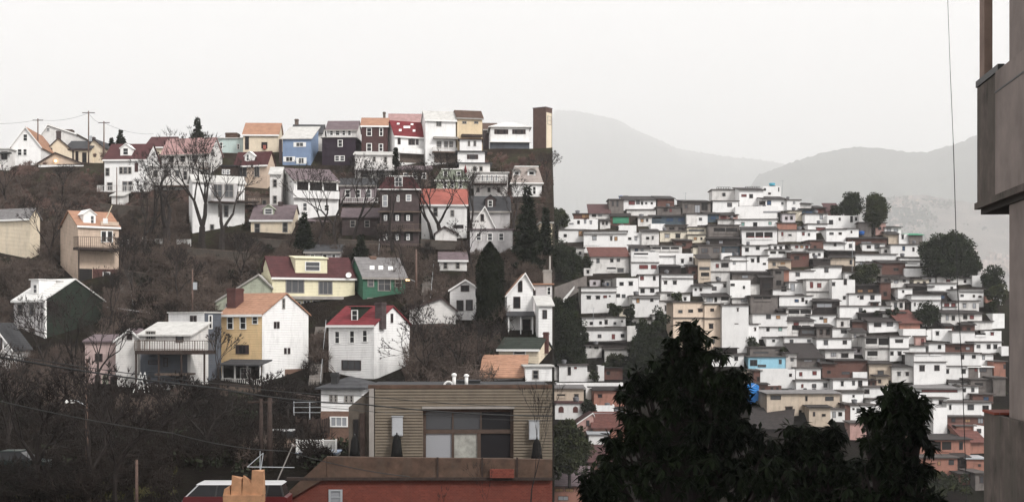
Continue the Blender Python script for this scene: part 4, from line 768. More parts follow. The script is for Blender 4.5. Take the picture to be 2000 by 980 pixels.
# ------------------------------------------------------------------ the crowded far hill
FW = mat('limewashed_wall', (.82, .81, .80), var=.05, dirt=.14, scale=.5, rand=.10)
FO = mat('stained_white_wall', (.68, .66, .64), var=.10, dirt=.38, scale=.8, rand=.15)
FC = mat('cream_plaster', (.68, .62, .51), var=.08, dirt=.4)
FP = mat('peach_plaster', (.74, .60, .48), var=.05, dirt=.3)
FG = mat('raw_concrete', (.17, .15, .14), var=.18, dirt=.6, rand=.15)
FB = mat('bare_hollow_brick', (.15, .07, .055), kind='brick', var=.2, dirt=.3, rand=.1)
FS = mat('salmon_plaster', (.33, .16, .12), var=.12, dirt=.4)
FK = mat('pink_plaster', (.48, .30, .27), var=.1, dirt=.35)
FU = mat('sky_blue_plaster', (.30, .55, .68), var=.05, dirt=.2)
FN = mat('blue_grey_plaster', (.07, .10, .125), var=.15, dirt=.4)
FD = mat('dark_boards', (.035, .027, .026), var=.3, dirt=.3)
FE = mat('beige_plaster', (.54, .45, .36), var=.08, dirt=.35)
FL = mat('pale_lilac_plaster', (.56, .52, .54), var=.08, dirt=.4)
SLAB = mat('concrete_slab', (.085, .074, .070), var=.25, dirt=.4)
SHEET = mat('dark_fibre_sheet', (.044, .037, .036), kind='corr', var=.25)
TILE = mat('red_clay_tile', (.15, .06, .05), kind='shingle', var=.25)
TILED = mat('dark_red_clay_tile', (.10, .05, .05), kind='shingle', var=.25)
FGREEN = mat('green_plastic_sheet', (.06, .25, .15), var=.1)
WFR = mat('grey_window_frame', (.07, .06, .056)); WFB = mat('brown_window_frame_far', (.075, .04, .034)); SHR = mat('red_shutter', (.17, .05, .05)); SHG = mat('sea_green_shutter', (.22, .38, .34)); SHO = mat('ochre_shutter', (.36, .21, .11)); SHB = mat('blue_shutter', (.04, .075, .14))
PAN = {'d': GLASS, 'k': BLACKHOLE, 'r': SHR, 'g': SHG, 'o': SHO, 'b': SHB, 'w': GLASSB, 'l': GLASSG}
FCOL = {'w': (FW, 'white'), 'W': (FO, 'stained white'), 'c': (FC, 'cream'), 'p': (FP, 'peach'), 'g': (FG, 'grey concrete'), 'b': (FB, 'bare brick'), 's': (FS, 'salmon'), 'k': (FK, 'pink'), 'u': (FU, 'sky blue'), 'n': (FN, 'blue grey'), 'd': (FD, 'dark boarded'), 'e': (FE, 'beige'), 'l': (FL, 'pale lilac'), 'o': (FS, 'orange')}
FGRP = 'houses crowded on the far hill'
LANDMARKS = [('the sky blue house', 1498, 708), ('the peach block', 1362, 640), ('the green roofed lean-to', 1788, 462), ('the grey tower', 1203, 400), ('the red tiled house', 1190, 498), ('the summit tank', 1508, 362), ('the wide round tree', 1855, 500), ('the twin skyline trees', 1682, 402), ('the blue tarpaulin', 1470, 768), ('the red terrace', 1483, 465), ('the arched window house', 1110, 800), ('the lone dark tree', 1815, 615), ('the bushy olive tree', 1690, 538), ('the salmon house', 1845, 872), ('the long beige house', 1560, 792), ('the green plastic sheet', 1212, 430), ('the grey ramp', 1110, 560), ('the red door house', 1190, 655), ('the orange shed', 1952, 720), ('the double terrace house', 1745, 680), ('the sea green shutters', 1476, 439)]
FAVS = []
NUMW = {0: 'no', 1: 'one', 2: 'two', 3: 'three', 4: 'four', 5: 'five', 6: 'six', 7: 'seven', 8: 'eight'}
WC = {'d': 'dark', 'k': 'open', 'r': 'red', 'g': 'sea green', 'o': 'ochre', 'b': 'blue', 'w': 'pale', 'l': 'grey'}
rf = random.Random(11)
def fav(x0, y0, x1, y1, col='w', roof='f', wins=(), lines=(), label=None, th=None, d=None, dD=0, rc=None):
    m_, cn = FCOL[col]; y1 = max(y1, y0 + 8)
    D = DR(y1) + dD
    th = rf.uniform(-7, 5) if th is None else th
    d = d or rf.uniform(5.5, 7.5)
    h = House('x', x0, x1, y1, y0, m_, th=th, d=d, D=D, down=3.5, name='hillside_house', group=FGRP); LEFT_FACES.pop()
    w, he = h.w, h.he; h.wall = m_
    ov = .34
    if roof == 'p':      # walls rise past a sunken roof
        t = .22; mb = MB(); mb.box(0, w, 0, d, -3.5, he - .55)
        mb.box(0, w, 0, t, he - .547, he); mb.box(0, w, d - t, d, he - .547, he); mb.box(0, t, t + .003, d - t - .003, he - .547, he); mb.box(w - t, w, t + .003, d - t - .003, he - .547, he); mb.build('wall', m_, h.root)
        MB().box(t + .01, w - t - .01, t + .01, d - t - .01, he - .545, he - .48).build('roof', SLAB, h.root)
    elif roof in ('c', 't'):
        sl = (rf.uniform(.10, .2) if y1 < 680 else rf.uniform(.02, .07)) if roof == 'c' else .38
        hr = he + d * sl; h.hr = hr
        h.body(kind='shed', hr=hr)
        MB().prism([(-.55, he - .55 * sl), (d + .3, hr + .3 * sl), (d + .3, hr + .3 * sl + .12), (-.55, he - .55 * sl + .12)], 'x', -.35, w + .35).build('roof', rc or (SHEET if roof == 'c' else TILE), h.root)
    else:
        h.body(); MB().box(-ov, w + ov, -ov, d + ov, he + .003, he + .2).build('roof', rc or SLAB, h.root)
    for y in lines:
        z = h.loc('F', x0, y)[2]; MB().box(-.15, w + .15, -.32, -.003, z - .08, z + .07).build('floor_slab', SLAB, h.root)
    cnt = {}
    for q in wins:
        cx, cy = q[0], q[1]; ww = q[2] if len(q) > 2 else 7; hh = q[3] if len(q) > 3 else 8; c = q[4] if len(q) > 4 else 'd'
        big = c == 'k' and ww > 14
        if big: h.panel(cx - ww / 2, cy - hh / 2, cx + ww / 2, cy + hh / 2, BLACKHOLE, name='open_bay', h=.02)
        else: h.win(cx - ww / 2, cy - hh / 2, cx + ww / 2, cy + hh / 2, fr=rf.choice((WFR, WFB, WFR)), pane=PAN[c], bars=(2, 1) if ww >= 9 else (1, 1), fw=.05)
        if not big and hh > 5 and rf.random() < .5:
            a = h.loc('F', cx - ww / 2 - 1, cy - hh / 2 - .6); b = h.loc('F', cx + ww / 2 + 1, cy - hh / 2 - 1.4); MB().box(a[0], b[0], -.16, -.004, a[2], b[2]).build('lintel', SLAB, h.root)
        cnt[c] = cnt.get(c, 0) + 1
    if big_terrace := [q for q in wins if len(q) > 4 and q[4] == 'k' and q[2] > 14]:
        for q in big_terrace:
            n = max(1, int(q[2] / 16))
            for k in range(1, n): h.panel(q[0] - q[2] / 2 + q[2] * k / n - .8, q[1] - q[3] / 2, q[0] - q[2] / 2 + q[2] * k / n + .8, q[1] + q[3] / 2, m_, name='pillar', h=.2, off=-.02)
            a = h.loc('F', q[0] - q[2] / 2, q[1] + q[3] / 2); b = h.loc('F', q[0] + q[2] / 2, q[1] + q[3] / 2 - 4.5); MB().box(a[0], b[0], -.14, -.024, a[2], b[2]).build('parapet', m_, h.root)
    FAVS.append(dict(o=h.root, x=(x0 + x1) / 2, y=(y0 + y1) / 2, w=x1 - x0, h=y1 - y0, cn=cn, roof=roof, cnt=cnt, label=label, lines=len(lines), hs=h))
    if label: h.root['label'] = label
    return h
A = fav
# summit, from the drop towards the concrete block
A(1101, 428, 1168, 448, 'w', 'p', [(1116, 437, 8, 3, 'w'), (1130, 434, 5, 7, 'd'), (1143, 433, 4, 7, 'w'), (1154, 435, 4, 6, 'w')]); A(1086, 431, 1101, 449, 'W', 'f', [(1094, 439, 6, 4, 'g')])
A(1091, 449, 1140, 473, 'w', 'f', [(1104, 460, 6, 6), (1134, 456, 8, 10, 'o')])
A(1120, 418, 1153, 430, 'b', 'f', [(1144, 422, 15, 7, 'o')]); A(1151, 416, 1191, 432, 'W', 't', [(1160, 421, 8, 5), (1172, 421, 6, 4, 'w')], rc=TILED)
A(1172, 431, 1192, 447, 'W', 'c', [(1178, 436, 4, 6), (1185, 436, 4, 7)])
A(1190, 390, 1218, 424, 'g', 'f', [(1197, 398, 4, 10, 'l'), (1206, 398, 4, 12, 'l')], label='weathered grey tower house with streaked walls and a blue tank')
A(1218, 390, 1281, 412, 'w', 'c', [(1234, 396, 12, 8, 'r'), (1246, 395, 7, 8, 'd'), (1254, 397, 4, 6), (1262, 397, 4, 4), (1273, 397, 4, 4)], label='long white skyline house with red shutters beside the grey tower'); A(1224, 410, 1281, 422, 'W', 'f', [])
h = A(1192, 422, 1230, 441, 'b', 'c', [(1202, 436, 8, 4, 'k')], label='low brick shack clad in a green plastic sheet'); h.panel(1197, 424, 1228, 436, FGREEN, name='plastic_sheet', h=.15)
A(1284, 388, 1317, 408, 'b', 'c', [(1308, 394, 15, 6, 'k')]); A(1283, 405, 1330, 423, 'g', 'f', [(1300, 410, 8, 6, 'k'), (1310, 411, 5, 7, 'r')])
A(1246, 425, 1273, 442, 'W', 'f', [(1254, 431, 6, 6, 'o'), (1264, 430, 4, 6)]); A(1271, 422, 1341, 440, 'n', 'c', [(1284, 428, 16, 8, 'k'), (1308, 429, 14, 8, 'b'), (1330, 429, 12, 8, 'b')], label='long blue grey house with dark verandah and blue shutters')
A(1271, 437, 1299, 453, 'w', 'p', []); A(1300, 440, 1342, 453, 'g', 'n' if 0 else 'f', [(1312, 446, 10, 5, 'k'), (1330, 446, 10, 5, 'k')])
A(1289, 452, 1341, 472, 'c', 'f', [(1303, 461, 9, 7, 'w'), (1324, 461, 9, 8)]); A(1140, 452, 1224, 481, 'w', 'f', [(1161, 465, 8, 8, 'w'), (1194, 466, 4, 8), (1203, 466, 6, 8, 'o')], lines=(457,)); A(1209, 440, 1243, 458, 'w', 'p', []); A(1224, 455, 1252, 481, 'w', 'p', [(1230, 466, 6, 5), (1242, 466, 5, 7, 'w')]); A(1253, 452, 1287, 482, 'W', 'c', [(1265, 465, 6, 5), (1275, 465, 3, 6)])
A(1140, 480, 1227, 494, 'w', 'p', [(1161, 487, 20, 5, 'k'), (1197, 489, 7, 5, 'r')]); A(1232, 484, 1272, 497, 'W', 'c', [(1243, 488, 6, 5, 'b'), (1254, 488, 5, 5, 'w')]); A(1270, 480, 1332, 497, 'W', 'f', [(1300, 487, 52, 9, 'k')])
A(1125, 484, 1141, 506, 'W', 'f', [(1133, 494, 5, 6)])
A(1154, 500, 1228, 534, 'W', 't', [(1168, 509, 6, 9, 'l'), (1195, 509, 6, 6), (1208, 508, 6, 6), (1194, 526, 18, 8, 'k'), (1212, 528, 12, 7, 'l')], label='stained white house with long red clay tiled roof'); A(1233, 492, 1287, 538, 'w', 'p', [(1252, 498, 28, 8, 'k'), (1257, 521, 17, 8, 'r'), (1277, 521, 11, 8, 'r')], lines=(512,)); A(1286, 495, 1354, 520, 'w', 'p', [(1334, 509, 4, 6), (1348, 507, 5, 7)], lines=(500,))
A(1248, 537, 1287, 580, 'w', 'f', [(1254, 543, 7, 8, 'r'), (1278, 543, 5, 9), (1255, 568, 8, 8), (1274, 567, 8, 8)], lines=(561,)); A(1292, 536, 1354, 572, 'w', 'f', [(1300, 552, 6, 6), (1318, 552, 7, 7)], lines=(543,)); A(1204, 543, 1247, 598, 'w', 'p', [(1214, 554, 8, 7), (1232, 554, 8, 7), (1207, 577, 8, 7), (1218, 578, 7, 7)]); A(1182, 546, 1206, 571, 'W', 'f', [(1187, 555, 4, 6, 'b'), (1196, 555, 3, 8)]); A(1135, 561, 1203, 612, 'w', 'f', [(1150, 581, 8, 6), (1168, 581, 8, 6), (1182, 579, 7, 5, 'r'), (1191, 578, 3, 3)], lines=(570,)); A(1235, 578, 1287, 619, 'w', 'f', [(1246, 587, 6, 9, 'o'), (1273, 586, 6, 6)], lines=(582,)); A(1289, 571, 1312, 590, 'W', 'f', [(1306, 576, 6, 5, 'k')]); A(1287, 588, 1318, 614, 'W', 'f', [(1305, 602, 12, 10, 'k')])
A(1137, 620, 1180, 638, 'w', 'f', [(1155, 631, 6, 6), (1173, 630, 5, 6)]); A(1180, 619, 1222, 637, 'w', 'f', [(1184, 629, 6, 8), (1201, 631, 5, 5), (1215, 627, 3, 4)]); A(1134, 640, 1244, 667, 'w', 'f', [(1142, 654, 10, 6), (1171, 656, 7, 7), (1198, 657, 6, 10, 'r'), (1216, 655, 7, 7)], lines=(643,), label='long white house with red door under a wide concrete slab'); A(1140, 668, 1234, 684, 'd', 'c', [(1152, 677, 8, 6, 'w')], rc=SHEET, label='low dark boarded shed under a wide dark awning'); A(1144, 676, 1175, 698, 'W', 'f', [(1153, 677, 4, 5), (1165, 677, 8, 8, 'k')]); A(1181, 682, 1227, 707, 'W', 'f', []); A(1225, 636, 1262, 668, 'W', 'p', []); A(1264, 626, 1288, 650, 'W', 'f', [])
A(1092, 713, 1147, 745, 'w', 'f', [(1112, 724, 6, 16), (1124, 718, 5, 4, 'r')]); A(1078, 716, 1091, 742, 'W', 'p', []); A(1147, 726, 1170, 744, 'W', 'p', []); A(1168, 714, 1180, 744, 'w', 'p', []); A(1180, 718, 1216, 742, 'b', 'c', [(1188, 728, 7, 7, 'k')]); A(1087, 747, 1217, 763, 'w', 'p', [], label='long low white wall house beneath the small white terrace'); A(1080, 758, 1140, 790, 'e', 'c', [(1096, 773, 16, 8, 'k'), (1126, 774, 8, 8, 'l')], rc=R_GREY); A(1144, 757, 1155, 780, 'w', 'p', []); A(1160, 762, 1224, 793, 'o', 'c', [(1172, 773, 8, 6)], label='orange plastered house with a dark sheet roof behind the dark tree tips')
h = A(1084, 787, 1138, 818, 'w', 'f', [], label='white house with two arched brown windows', rc=TILED)
for xx in (1096, 1124):
    a = h.loc('F', xx - 5, 805); b = h.loc('F', xx + 5, 793); r_ = (b[0] - a[0]) / 2; MB().prism([(a[0], a[2]), (b[0], a[2])] + [(a[0] + r_ + r_ * math.cos(t * math.pi / 8), b[2] - r_ + r_ * math.sin(t * math.pi / 8)) for t in range(9)], 'y', -.06, -.004).build('arched_window', mat('brown_shutter', (.10, .04, .035)), h.root)
h = House('pink gabled house with a single small dark window', 1128, 1159, 852, 826, FK, th=-3, d=7, D=DR(852), name='hillside_house', group=FGRP); LEFT_FACES.pop(); h.front_gable(1158, 806, TILED, yer=808); h.win(1145, 820, 1151, 832, fr=WFB)
A(1164, 791, 1200, 812, 'w', 'p', []); A(1160, 808, 1220, 832, 'e', 'f', [(1190, 823, 36, 8, 'k')], rc=GREYM); A(1158, 834, 1220, 862, 's', 't', [(1180, 846, 7, 7)]); A(1150, 848, 1188, 888, 'w', 'f', [(1174, 857, 3, 4), (1182, 855, 4, 6)], rc=GREYM); A(1150, 900, 1192, 925, 'b', 't', [(1170, 910, 8, 6)], rc=TILED)
A(1076, 946, 1150, 990, 'o', 't', [(1092, 956, 16, 7, 'o'), (1112, 956, 16, 7, 'o'), (1100, 972, 20, 8, 'w')], rc=R_MAUVE, label='low house with brown tiled roof and ochre shutters at the bottom')
# crown of the hill
A(1391, 371, 1443, 393, 'W', 'f', [(1414, 380, 6, 7), (1438, 379, 6, 6)], label='weathered white summit house with a rooftop rail'); A(1392, 393, 1442, 415, 'w', 'f', [(1425, 400, 9, 8, 'l')]); A(1444, 371, 1491, 403, 'w', 'c', [(1453, 382, 10, 5, 'r'), (1467, 383, 7, 8)]); A(1490, 364, 1525, 388, 'w', 'p', [(1494, 370, 4, 5), (1503, 378, 5, 4), (1521, 370, 2, 8)], label='white summit house carrying a turquoise tank'); A(1488, 389, 1537, 413, 'w', 'c', [(1489, 397, 12, 7, 'k'), (1502, 396, 8, 9, 'b'), (1528, 397, 4, 5, 'l')]); A(1537, 391, 1563, 414, 'w', 'f', [(1551, 396, 4, 5, 'w')]); A(1540, 412, 1566, 431, 'c', 'f', [(1551, 419, 3, 4)]); A(1563, 398, 1585, 412, 'W', 'c', []); A(1436, 403, 1520, 430, 'w', 'p', [(1508, 414, 34, 3, 'w'), (1521, 420, 5, 8)]); A(1402, 429, 1436, 440, 'W', 'f', []); A(1435, 429, 1518, 451, 'w', 'f', [(1451, 438, 6, 6, 'g'), (1475, 438, 8, 8), (1504, 436, 6, 6, 'g')], label='white house with two sea green shutters and one dark window')
A(1333, 394, 1388, 418, 'g', 'c', [(1340, 404, 6, 6, 'l'), (1362, 408, 10, 15, 'w'), (1376, 404, 12, 14, 'k')]); A(1362, 419, 1382, 440, 'w', 'f', [(1368, 428, 6, 6)]); A(1380, 418, 1404, 434, 'n', 'c', [(1393, 425, 10, 8, 'b')]); A(1403, 420, 1441, 432, 'k', 'c', [(1413, 425, 12, 7, 'r'), (1430, 425, 15, 8, 'k')]); A(1341, 418, 1362, 444, 'W', 'f', []); A(1342, 444, 1379, 459, 'c', 'f', [(1360, 450, 30, 4, 'l')]); A(1343, 459, 1378, 474, 'c', 'f', [(1358, 466, 6, 6, 'o'), (1370, 466, 4, 5)], label='cream house with balcony rail, brightest cream on the crown'); A(1384, 440, 1444, 468, 'g', 'f', [(1417, 451, 46, 12, 'k')]); A(1380, 466, 1445, 482, 'd', 'c', [(1408, 473, 8, 6, 'w')]); h = A(1449, 448, 1518, 481, 'w', 'c', [(1483, 461, 52, 15, 'k')], label='white house with a deep red terrace under a dark roof'); h.panel(1460, 462, 1504, 468, SHR, name='terrace_curtain', h=.1, off=-.03)  # the dark boarded house here stands in for a band of shadow
A(1518, 436, 1556, 452, 's', 'f', [], label='small red walled rooftop room beside a blue barrel'); A(1520, 450, 1556, 472, 'W', 'f', [(1528, 457, 4, 8, 'r'), (1543, 459, 6, 4)]); A(1556, 450, 1594, 472, 'w', 'f', [(1569, 457, 5, 6, 'r'), (1580, 458, 4, 6, 'l')]); A(1364, 479, 1409, 506, 'g', 'f', [(1376, 489, 13, 9, 'l'), (1399, 489, 13, 9, 'l')]); A(1410, 481, 1447, 498, 'n', 'f', [(1428, 489, 24, 8, 'l')]); A(1449, 480, 1501, 504, 'w', 'f', [(1459, 488, 7, 7), (1480, 485, 7, 6)]); A(1500, 488, 1545, 512, 'w', 'f', [(1510, 493, 11, 5, 'k'), (1527, 493, 13, 5, 'k')]); A(1544, 494, 1580, 522, 'b', 'c', [(1556, 504, 10, 7, 'k'), (1570, 503, 6, 6, 'r')]); A(1545, 478, 1582, 494, 'W', 'f', [(1556, 482, 6, 5, 'r'), (1566, 482, 6, 5, 'o'), (1576, 482, 6, 5, 'r')])
A(1354, 484, 1364, 504, 'c', 'p', []); A(1320, 496, 1354, 522, 'w', 'p', [(1333, 510, 5, 7), (1349, 506, 5, 8)]); A(1364, 505, 1388, 552, 'e', 'c', [(1376, 524, 20, 6, 'l'), (1377, 538, 16, 12, 'k')]); A(1387, 509, 1426, 549, 'W', 'f', [(1401, 519, 6, 8, 'r'), (1416, 518, 14, 8, 'k'), (1401, 543, 6, 6)], lines=(530,)); A(1409, 494, 1430, 512, 'w', 'p', []); A(1411, 523, 1426, 534, 'w', 'p', []); A(1426, 501, 1461, 531, 'w', 'f', [(1434, 514, 5, 5, 'w')], lines=(509,)); A(1459, 500, 1500, 532, 'w', 'f', [(1470, 509, 6, 6), (1481, 507, 5, 11), (1493, 515, 6, 4)]); A(1500, 508, 1545, 530, 'e', 'c', [(1529, 514, 9, 5, 'o'), (1512, 516, 6, 6, 'l')]); A(1430, 533, 1506, 552, 'g', 'c', [(1455, 540, 12, 6, 'w'), (1480, 540, 16, 6, 'k')]); A(1485, 542, 1510, 578, 'd', 'c', [(1497, 560, 18, 16, 'k')]); A(1510, 526, 1531, 566, 'g', 'f', [(1520, 532, 12, 6, 'k'), (1521, 552, 10, 10, 'k')]); A(1531, 527, 1541, 558, 's', 'c', []); A(1541, 529, 1590, 552, 'w', 'f', [(1558, 536, 8, 7)]); A(1541, 551, 1575, 578, 'w', 'f', [(1548, 561, 8, 14, 'w')]); A(1353, 558, 1390, 579, 'w', 'c', [(1359, 565, 4, 5), (1369, 565, 5, 6)]); A(1390, 551, 1427, 576, 'w', 'f', [(1395, 563, 9, 8), (1416, 558, 6, 6)]); A(1426, 547, 1466, 592, 'w', 'p', [(1453, 561, 4, 6), (1431, 556, 8, 5)]); A(1463, 555, 1492, 574, 'W', 'f', []); A(1510, 565, 1542, 582, 'w', 'f', [(1531, 564, 10, 10, 'k')]); A(1376, 579, 1426, 594, 'W', 'c', [(1386, 585, 12, 8, 'w'), (1398, 585, 5, 9, 'k'), (1416, 585, 15, 12, 'k')]); A(1466, 578, 1519, 613, 'g', 'f', [(1489, 584, 33, 9, 'k')]); A(1430, 583, 1466, 598, 'W', 'f', [(1453, 586, 12, 6, 'w')])
A(1315, 590, 1376, 682, 'p', 'f', [(1329, 608, 8, 6), (1349, 607, 9, 6), (1368, 606, 9, 6), (1350, 640, 8, 8), (1335, 640, 8, 8)], lines=(620,), label='large peach block with rows of small dark windows', d=9, th=-3); A(1376, 594, 1410, 682, 'p', 'f', [(1391, 605, 7, 6), (1389, 637, 8, 9), (1390, 666, 12, 8, 'l')], lines=(621,), label='narrow peach block joined to a tall blank white tower', d=9, th=-3); A(1410, 596, 1462, 688, 'w', 'f', [(1441, 605, 3, 6)], label='tall blank white tower house beside the peach block', d=8); A(1470, 613, 1537, 662, 'w', 'f', [(1501, 618, 9, 9, 'l'), (1520, 619, 8, 7, 'o'), (1500, 643, 6, 7), (1524, 642, 7, 8, 'g')], lines=(638,)); A(1522, 578, 1586, 605, 'w', 'f', [(1556, 587, 8, 6, 'b'), (1568, 585, 5, 8), (1575, 590, 4, 6)], lines=(598,)); A(1536, 604, 1586, 626, 'W', 'f', [(1562, 611, 44, 12, 'k')]); A(1537, 626, 1590, 660, 'W', 'c', [(1565, 642, 36, 14, 'k'), (1555, 632, 10, 6, 'r')])
A(1437, 633, 1482, 686, 'w', 'f', [(1445, 646, 7, 8), (1475, 643, 3, 6), (1444, 671, 5, 8), (1455, 670, 6, 7)]); A(1497, 659, 1532, 676, 'w', 'f', [(1511, 665, 5, 5)]); A(1532, 658, 1593, 684, 'w', 'f', [(1546, 666, 7, 7), (1580, 665, 7, 6, 'l')]); A(1465, 678, 1533, 697, 'g', 'f', [(1522, 686, 16, 7, 'k'), (1486, 688, 30, 4, 'l')]); A(1462, 697, 1535, 722, 'u', 'f', [(1472, 708, 14, 12), (1524, 706, 5, 9), (1488, 714, 16, 5, 'l')], label='sky blue house with one barred window and one slim window', th=-2); A(1386, 693, 1453, 716, 'w', 'f', [(1397, 703, 5, 8, 'l'), (1417, 700, 6, 8, 'o'), (1438, 700, 7, 8)]); A(1485, 721, 1553, 757, 'w', 'p', [(1544, 732, 5, 6)]); A(1454, 723, 1472, 748, 'e', 'f', [(1460, 732, 5, 8, 'r')]); A(1472, 724, 1486, 756, 'b', 'f', [(1481, 740, 5, 8)]); A(1555, 719, 1603, 744, 'w', 'f', [(1564, 730, 6, 8, 'r'), (1591, 728, 8, 8, 'r')]); A(1555, 743, 1626, 763, 'w', 'f', [(1567, 753, 4, 7, 'r'), (1590, 753, 8, 8, 'l'), (1612, 752, 7, 8, 'l')])
A(1553, 698, 1606, 720, 'g', 't', [(1578, 704, 16, 5, 'w'), (1599, 703, 6, 6, 'w')], rc=SHEET); A(1535, 690, 1556, 722, 'W', 'c', [(1547, 702, 6, 6, 'l')])
h = A(1498, 768, 1560, 815, 'e', 'c', [(1515, 776, 20, 8, 'l'), (1541, 801, 14, 14, 'k')], rc=R_GREY, label='long beige house under a grey sheet roof crowded with barrels'); A(1560, 768, 1640, 806, 'e', 'c', [(1575, 778, 4, 9), (1563, 805, 5, 10, 'k'), (1620, 778, 16, 8, 'l')], rc=R_GREY); A(1580, 795, 1622, 832, 'e', 'c', [(1590, 808, 4, 9, 'l'), (1609, 810, 7, 5)]); A(1620, 799, 1650, 822, 'w', 'f', [(1629, 809, 6, 12, 'w'), (1641, 808, 7, 8)]); A(1650, 789, 1662, 820, 'b', 'f', []); A(1661, 791, 1711, 820, 'w', 'f', [(1667, 798, 4, 4), (1677, 801, 8, 9)]); A(1660, 826, 1696, 858, 'k', 'f', [(1688, 835, 4, 6)])
h = House('dark sheet roofed shed sloping down the bank below the blue tarpaulin', 1464, 1545, 855, 838, FD, th=14, d=9, D=DR(855), name='hillside_house', group=FGRP); LEFT_FACES.pop(); h.shed(798, SHEET)
# shoulder towards the concrete block
A(1572, 418, 1617, 440, 'w', 'f', [(1604, 424, 6, 8, 'w')]); A(1565, 408, 1592, 422, 'n', 'c', [(1580, 415, 14, 7, 'b')]); A(1592, 406, 1612, 419, 'b', 'c', [(1598, 411, 6, 6, 'r')]); A(1616, 421, 1678, 448, 'w', 'p', [(1623, 434, 8, 9), (1640, 428, 4, 6, 'l'), (1663, 428, 5, 12), (1672, 428, 4, 6)]); A(1616, 412, 1640, 424, 'k', 't', [], rc=TILED); A(1578, 438, 1616, 456, 'w', 'f', [(1603, 448, 18, 6, 'r')]); A(1614, 448, 1652, 474, 'w', 'f', [(1624, 456, 8, 5), (1641, 456, 6, 5)]); A(1650, 447, 1677, 464, 'w', 'f', [(1663, 453, 3, 5)]); A(1678, 435, 1702, 462, 'g', 'f', []); A(1708, 436, 1730, 458, 'k', 'f', [(1718, 446, 6, 6)]); A(1728, 444, 1760, 458, 'w', 'c', [(1736, 450, 8, 6, 'w'), (1750, 450, 8, 6, 'w')]); A(1735, 458, 1757, 478, 'e', 'c', []); A(1756, 457, 1775, 480, 'w', 'p', [(1763, 463, 4, 8)]); h = A(1776, 459, 1802, 482, 'g', 'c', [], rc=FGREEN, label='grey lean-to with a bright green roof on the shoulder of the hill'); A(1740, 478, 1798, 504, 'w', 'f', [(1765, 485, 5, 9, 'b'), (1784, 487, 4, 8, 'l')]); A(1655, 466, 1732, 480, 'b', 'c', [(1692, 474, 20, 4, 'w')]); A(1684, 476, 1729, 490, 'w', 'f', [(1697, 482, 8, 6), (1713, 482, 10, 8, 'l')]); A(1650, 472, 1670, 492, 'w', 'p', [(1661, 480, 6, 8, 'l')]); A(1608, 475, 1650, 492, 'w', 'c', [(1631, 478, 5, 6)]); A(1582, 470, 1608, 494, 'b', 'f', [(1592, 484, 5, 9, 'k')]); A(1620, 491, 1672, 504, 'd', 'c', [(1640, 498, 16, 6, 'k')])
A(1671, 497, 1751, 520, 'w', 'f', [(1682, 515, 5, 7, 'w'), (1694, 515, 6, 8, 'w'), (1709, 514, 6, 8, 'w'), (1728, 515, 6, 7)], lines=(511,)); A(1757, 503, 1808, 522, 'w', 'f', [(1780, 517, 24, 6, 'k'), (1800, 516, 6, 6)], lines=(509,)); A(1720, 513, 1768, 538, 'b', 'c', [(1750, 526, 10, 6, 'k')]); A(1766, 524, 1814, 540, 'w', 'p', []); A(1600, 519, 1644, 545, 'w', 'f', [(1614, 528, 8, 8, 'l')], lines=(521,)); A(1622, 503, 1668, 520, 'e', 'c', [(1662, 512, 5, 9)]); A(1584, 525, 1602, 546, 'w', 'p', []); A(1588, 506, 1622, 524, 'd', 'f', [(1612, 508, 10, 8, 'k')]); A(1575, 546, 1625, 588, 'W', 'f', [(1585, 556, 6, 12, 'r'), (1600, 557, 8, 9, 'r')], lines=(569, 584)); A(1625, 546, 1670, 598, 'w', 'p', [(1628, 555, 6, 6), (1651, 550, 6, 12), (1649, 581, 5, 7)]); A(1668, 557, 1720, 575, 'd', 'c', [(1680, 568, 10, 5, 'o'), (1700, 568, 10, 5, 'o')]); A(1658, 574, 1721, 600, 'w', 'f', [(1676, 579, 3, 3), (1683, 581, 7, 7), (1704, 581, 8, 8)]); A(1640, 598, 1708, 624, 'w', 'f', [(1681, 605, 7, 8)]); A(1708, 598, 1740, 614, 'w', 'f', [(1727, 605, 17, 6, 'k')]); A(1740, 588, 1767, 614, 'W', 'f', [(1749, 596, 6, 10), (1760, 596, 6, 10)]); A(1678, 612, 1724, 628, 'd', 'c', [(1700, 621, 8, 5, 'l')]); A(1724, 610, 1768, 628, 'W', 'c', [(1740, 620, 6, 6), (1756, 620, 6, 6)]); A(1697, 628, 1757, 650, 'w', 'c', [(1714, 634, 14, 8), (1738, 633, 12, 8, 'l')]); A(1754, 563, 1782, 590, 'w', 'f', [(1764, 569, 4, 5)]); A(1780, 576, 1838, 609, 'w', 'f', [(1787, 594, 3, 7), (1797, 594, 4, 5)], lines=(586,)); A(1776, 559, 1822, 576, 'd', 'c', [(1796, 567, 30, 8, 'k')]); A(1720, 552, 1740, 584, 'b', 'f', [(1729, 574, 7, 8, 'k')]); A(1740, 545, 1776, 562, 'W', 'c', [(1750, 550, 8, 6, 'w'), (1766, 548, 6, 6)]); A(1720, 540, 1756, 560, 'g', 'f', [(1730, 547, 6, 6), (1744, 547, 6, 6)]); A(1583, 615, 1633, 641, 'w', 'f', [(1604, 621, 7, 5), (1612, 626, 7, 8, 'o')]); A(1588, 588, 1640, 616, 'd', 'c', [(1610, 596, 30, 8, 'w'), (1612, 606, 40, 8, 'k')]); A(1634, 622, 1660, 644, 'W', 'f', [(1645, 632, 5, 9, 'k')]); A(1757, 630, 1797, 650, 's', 't', []); A(1665, 628, 1698, 645, 'b', 'c', [])
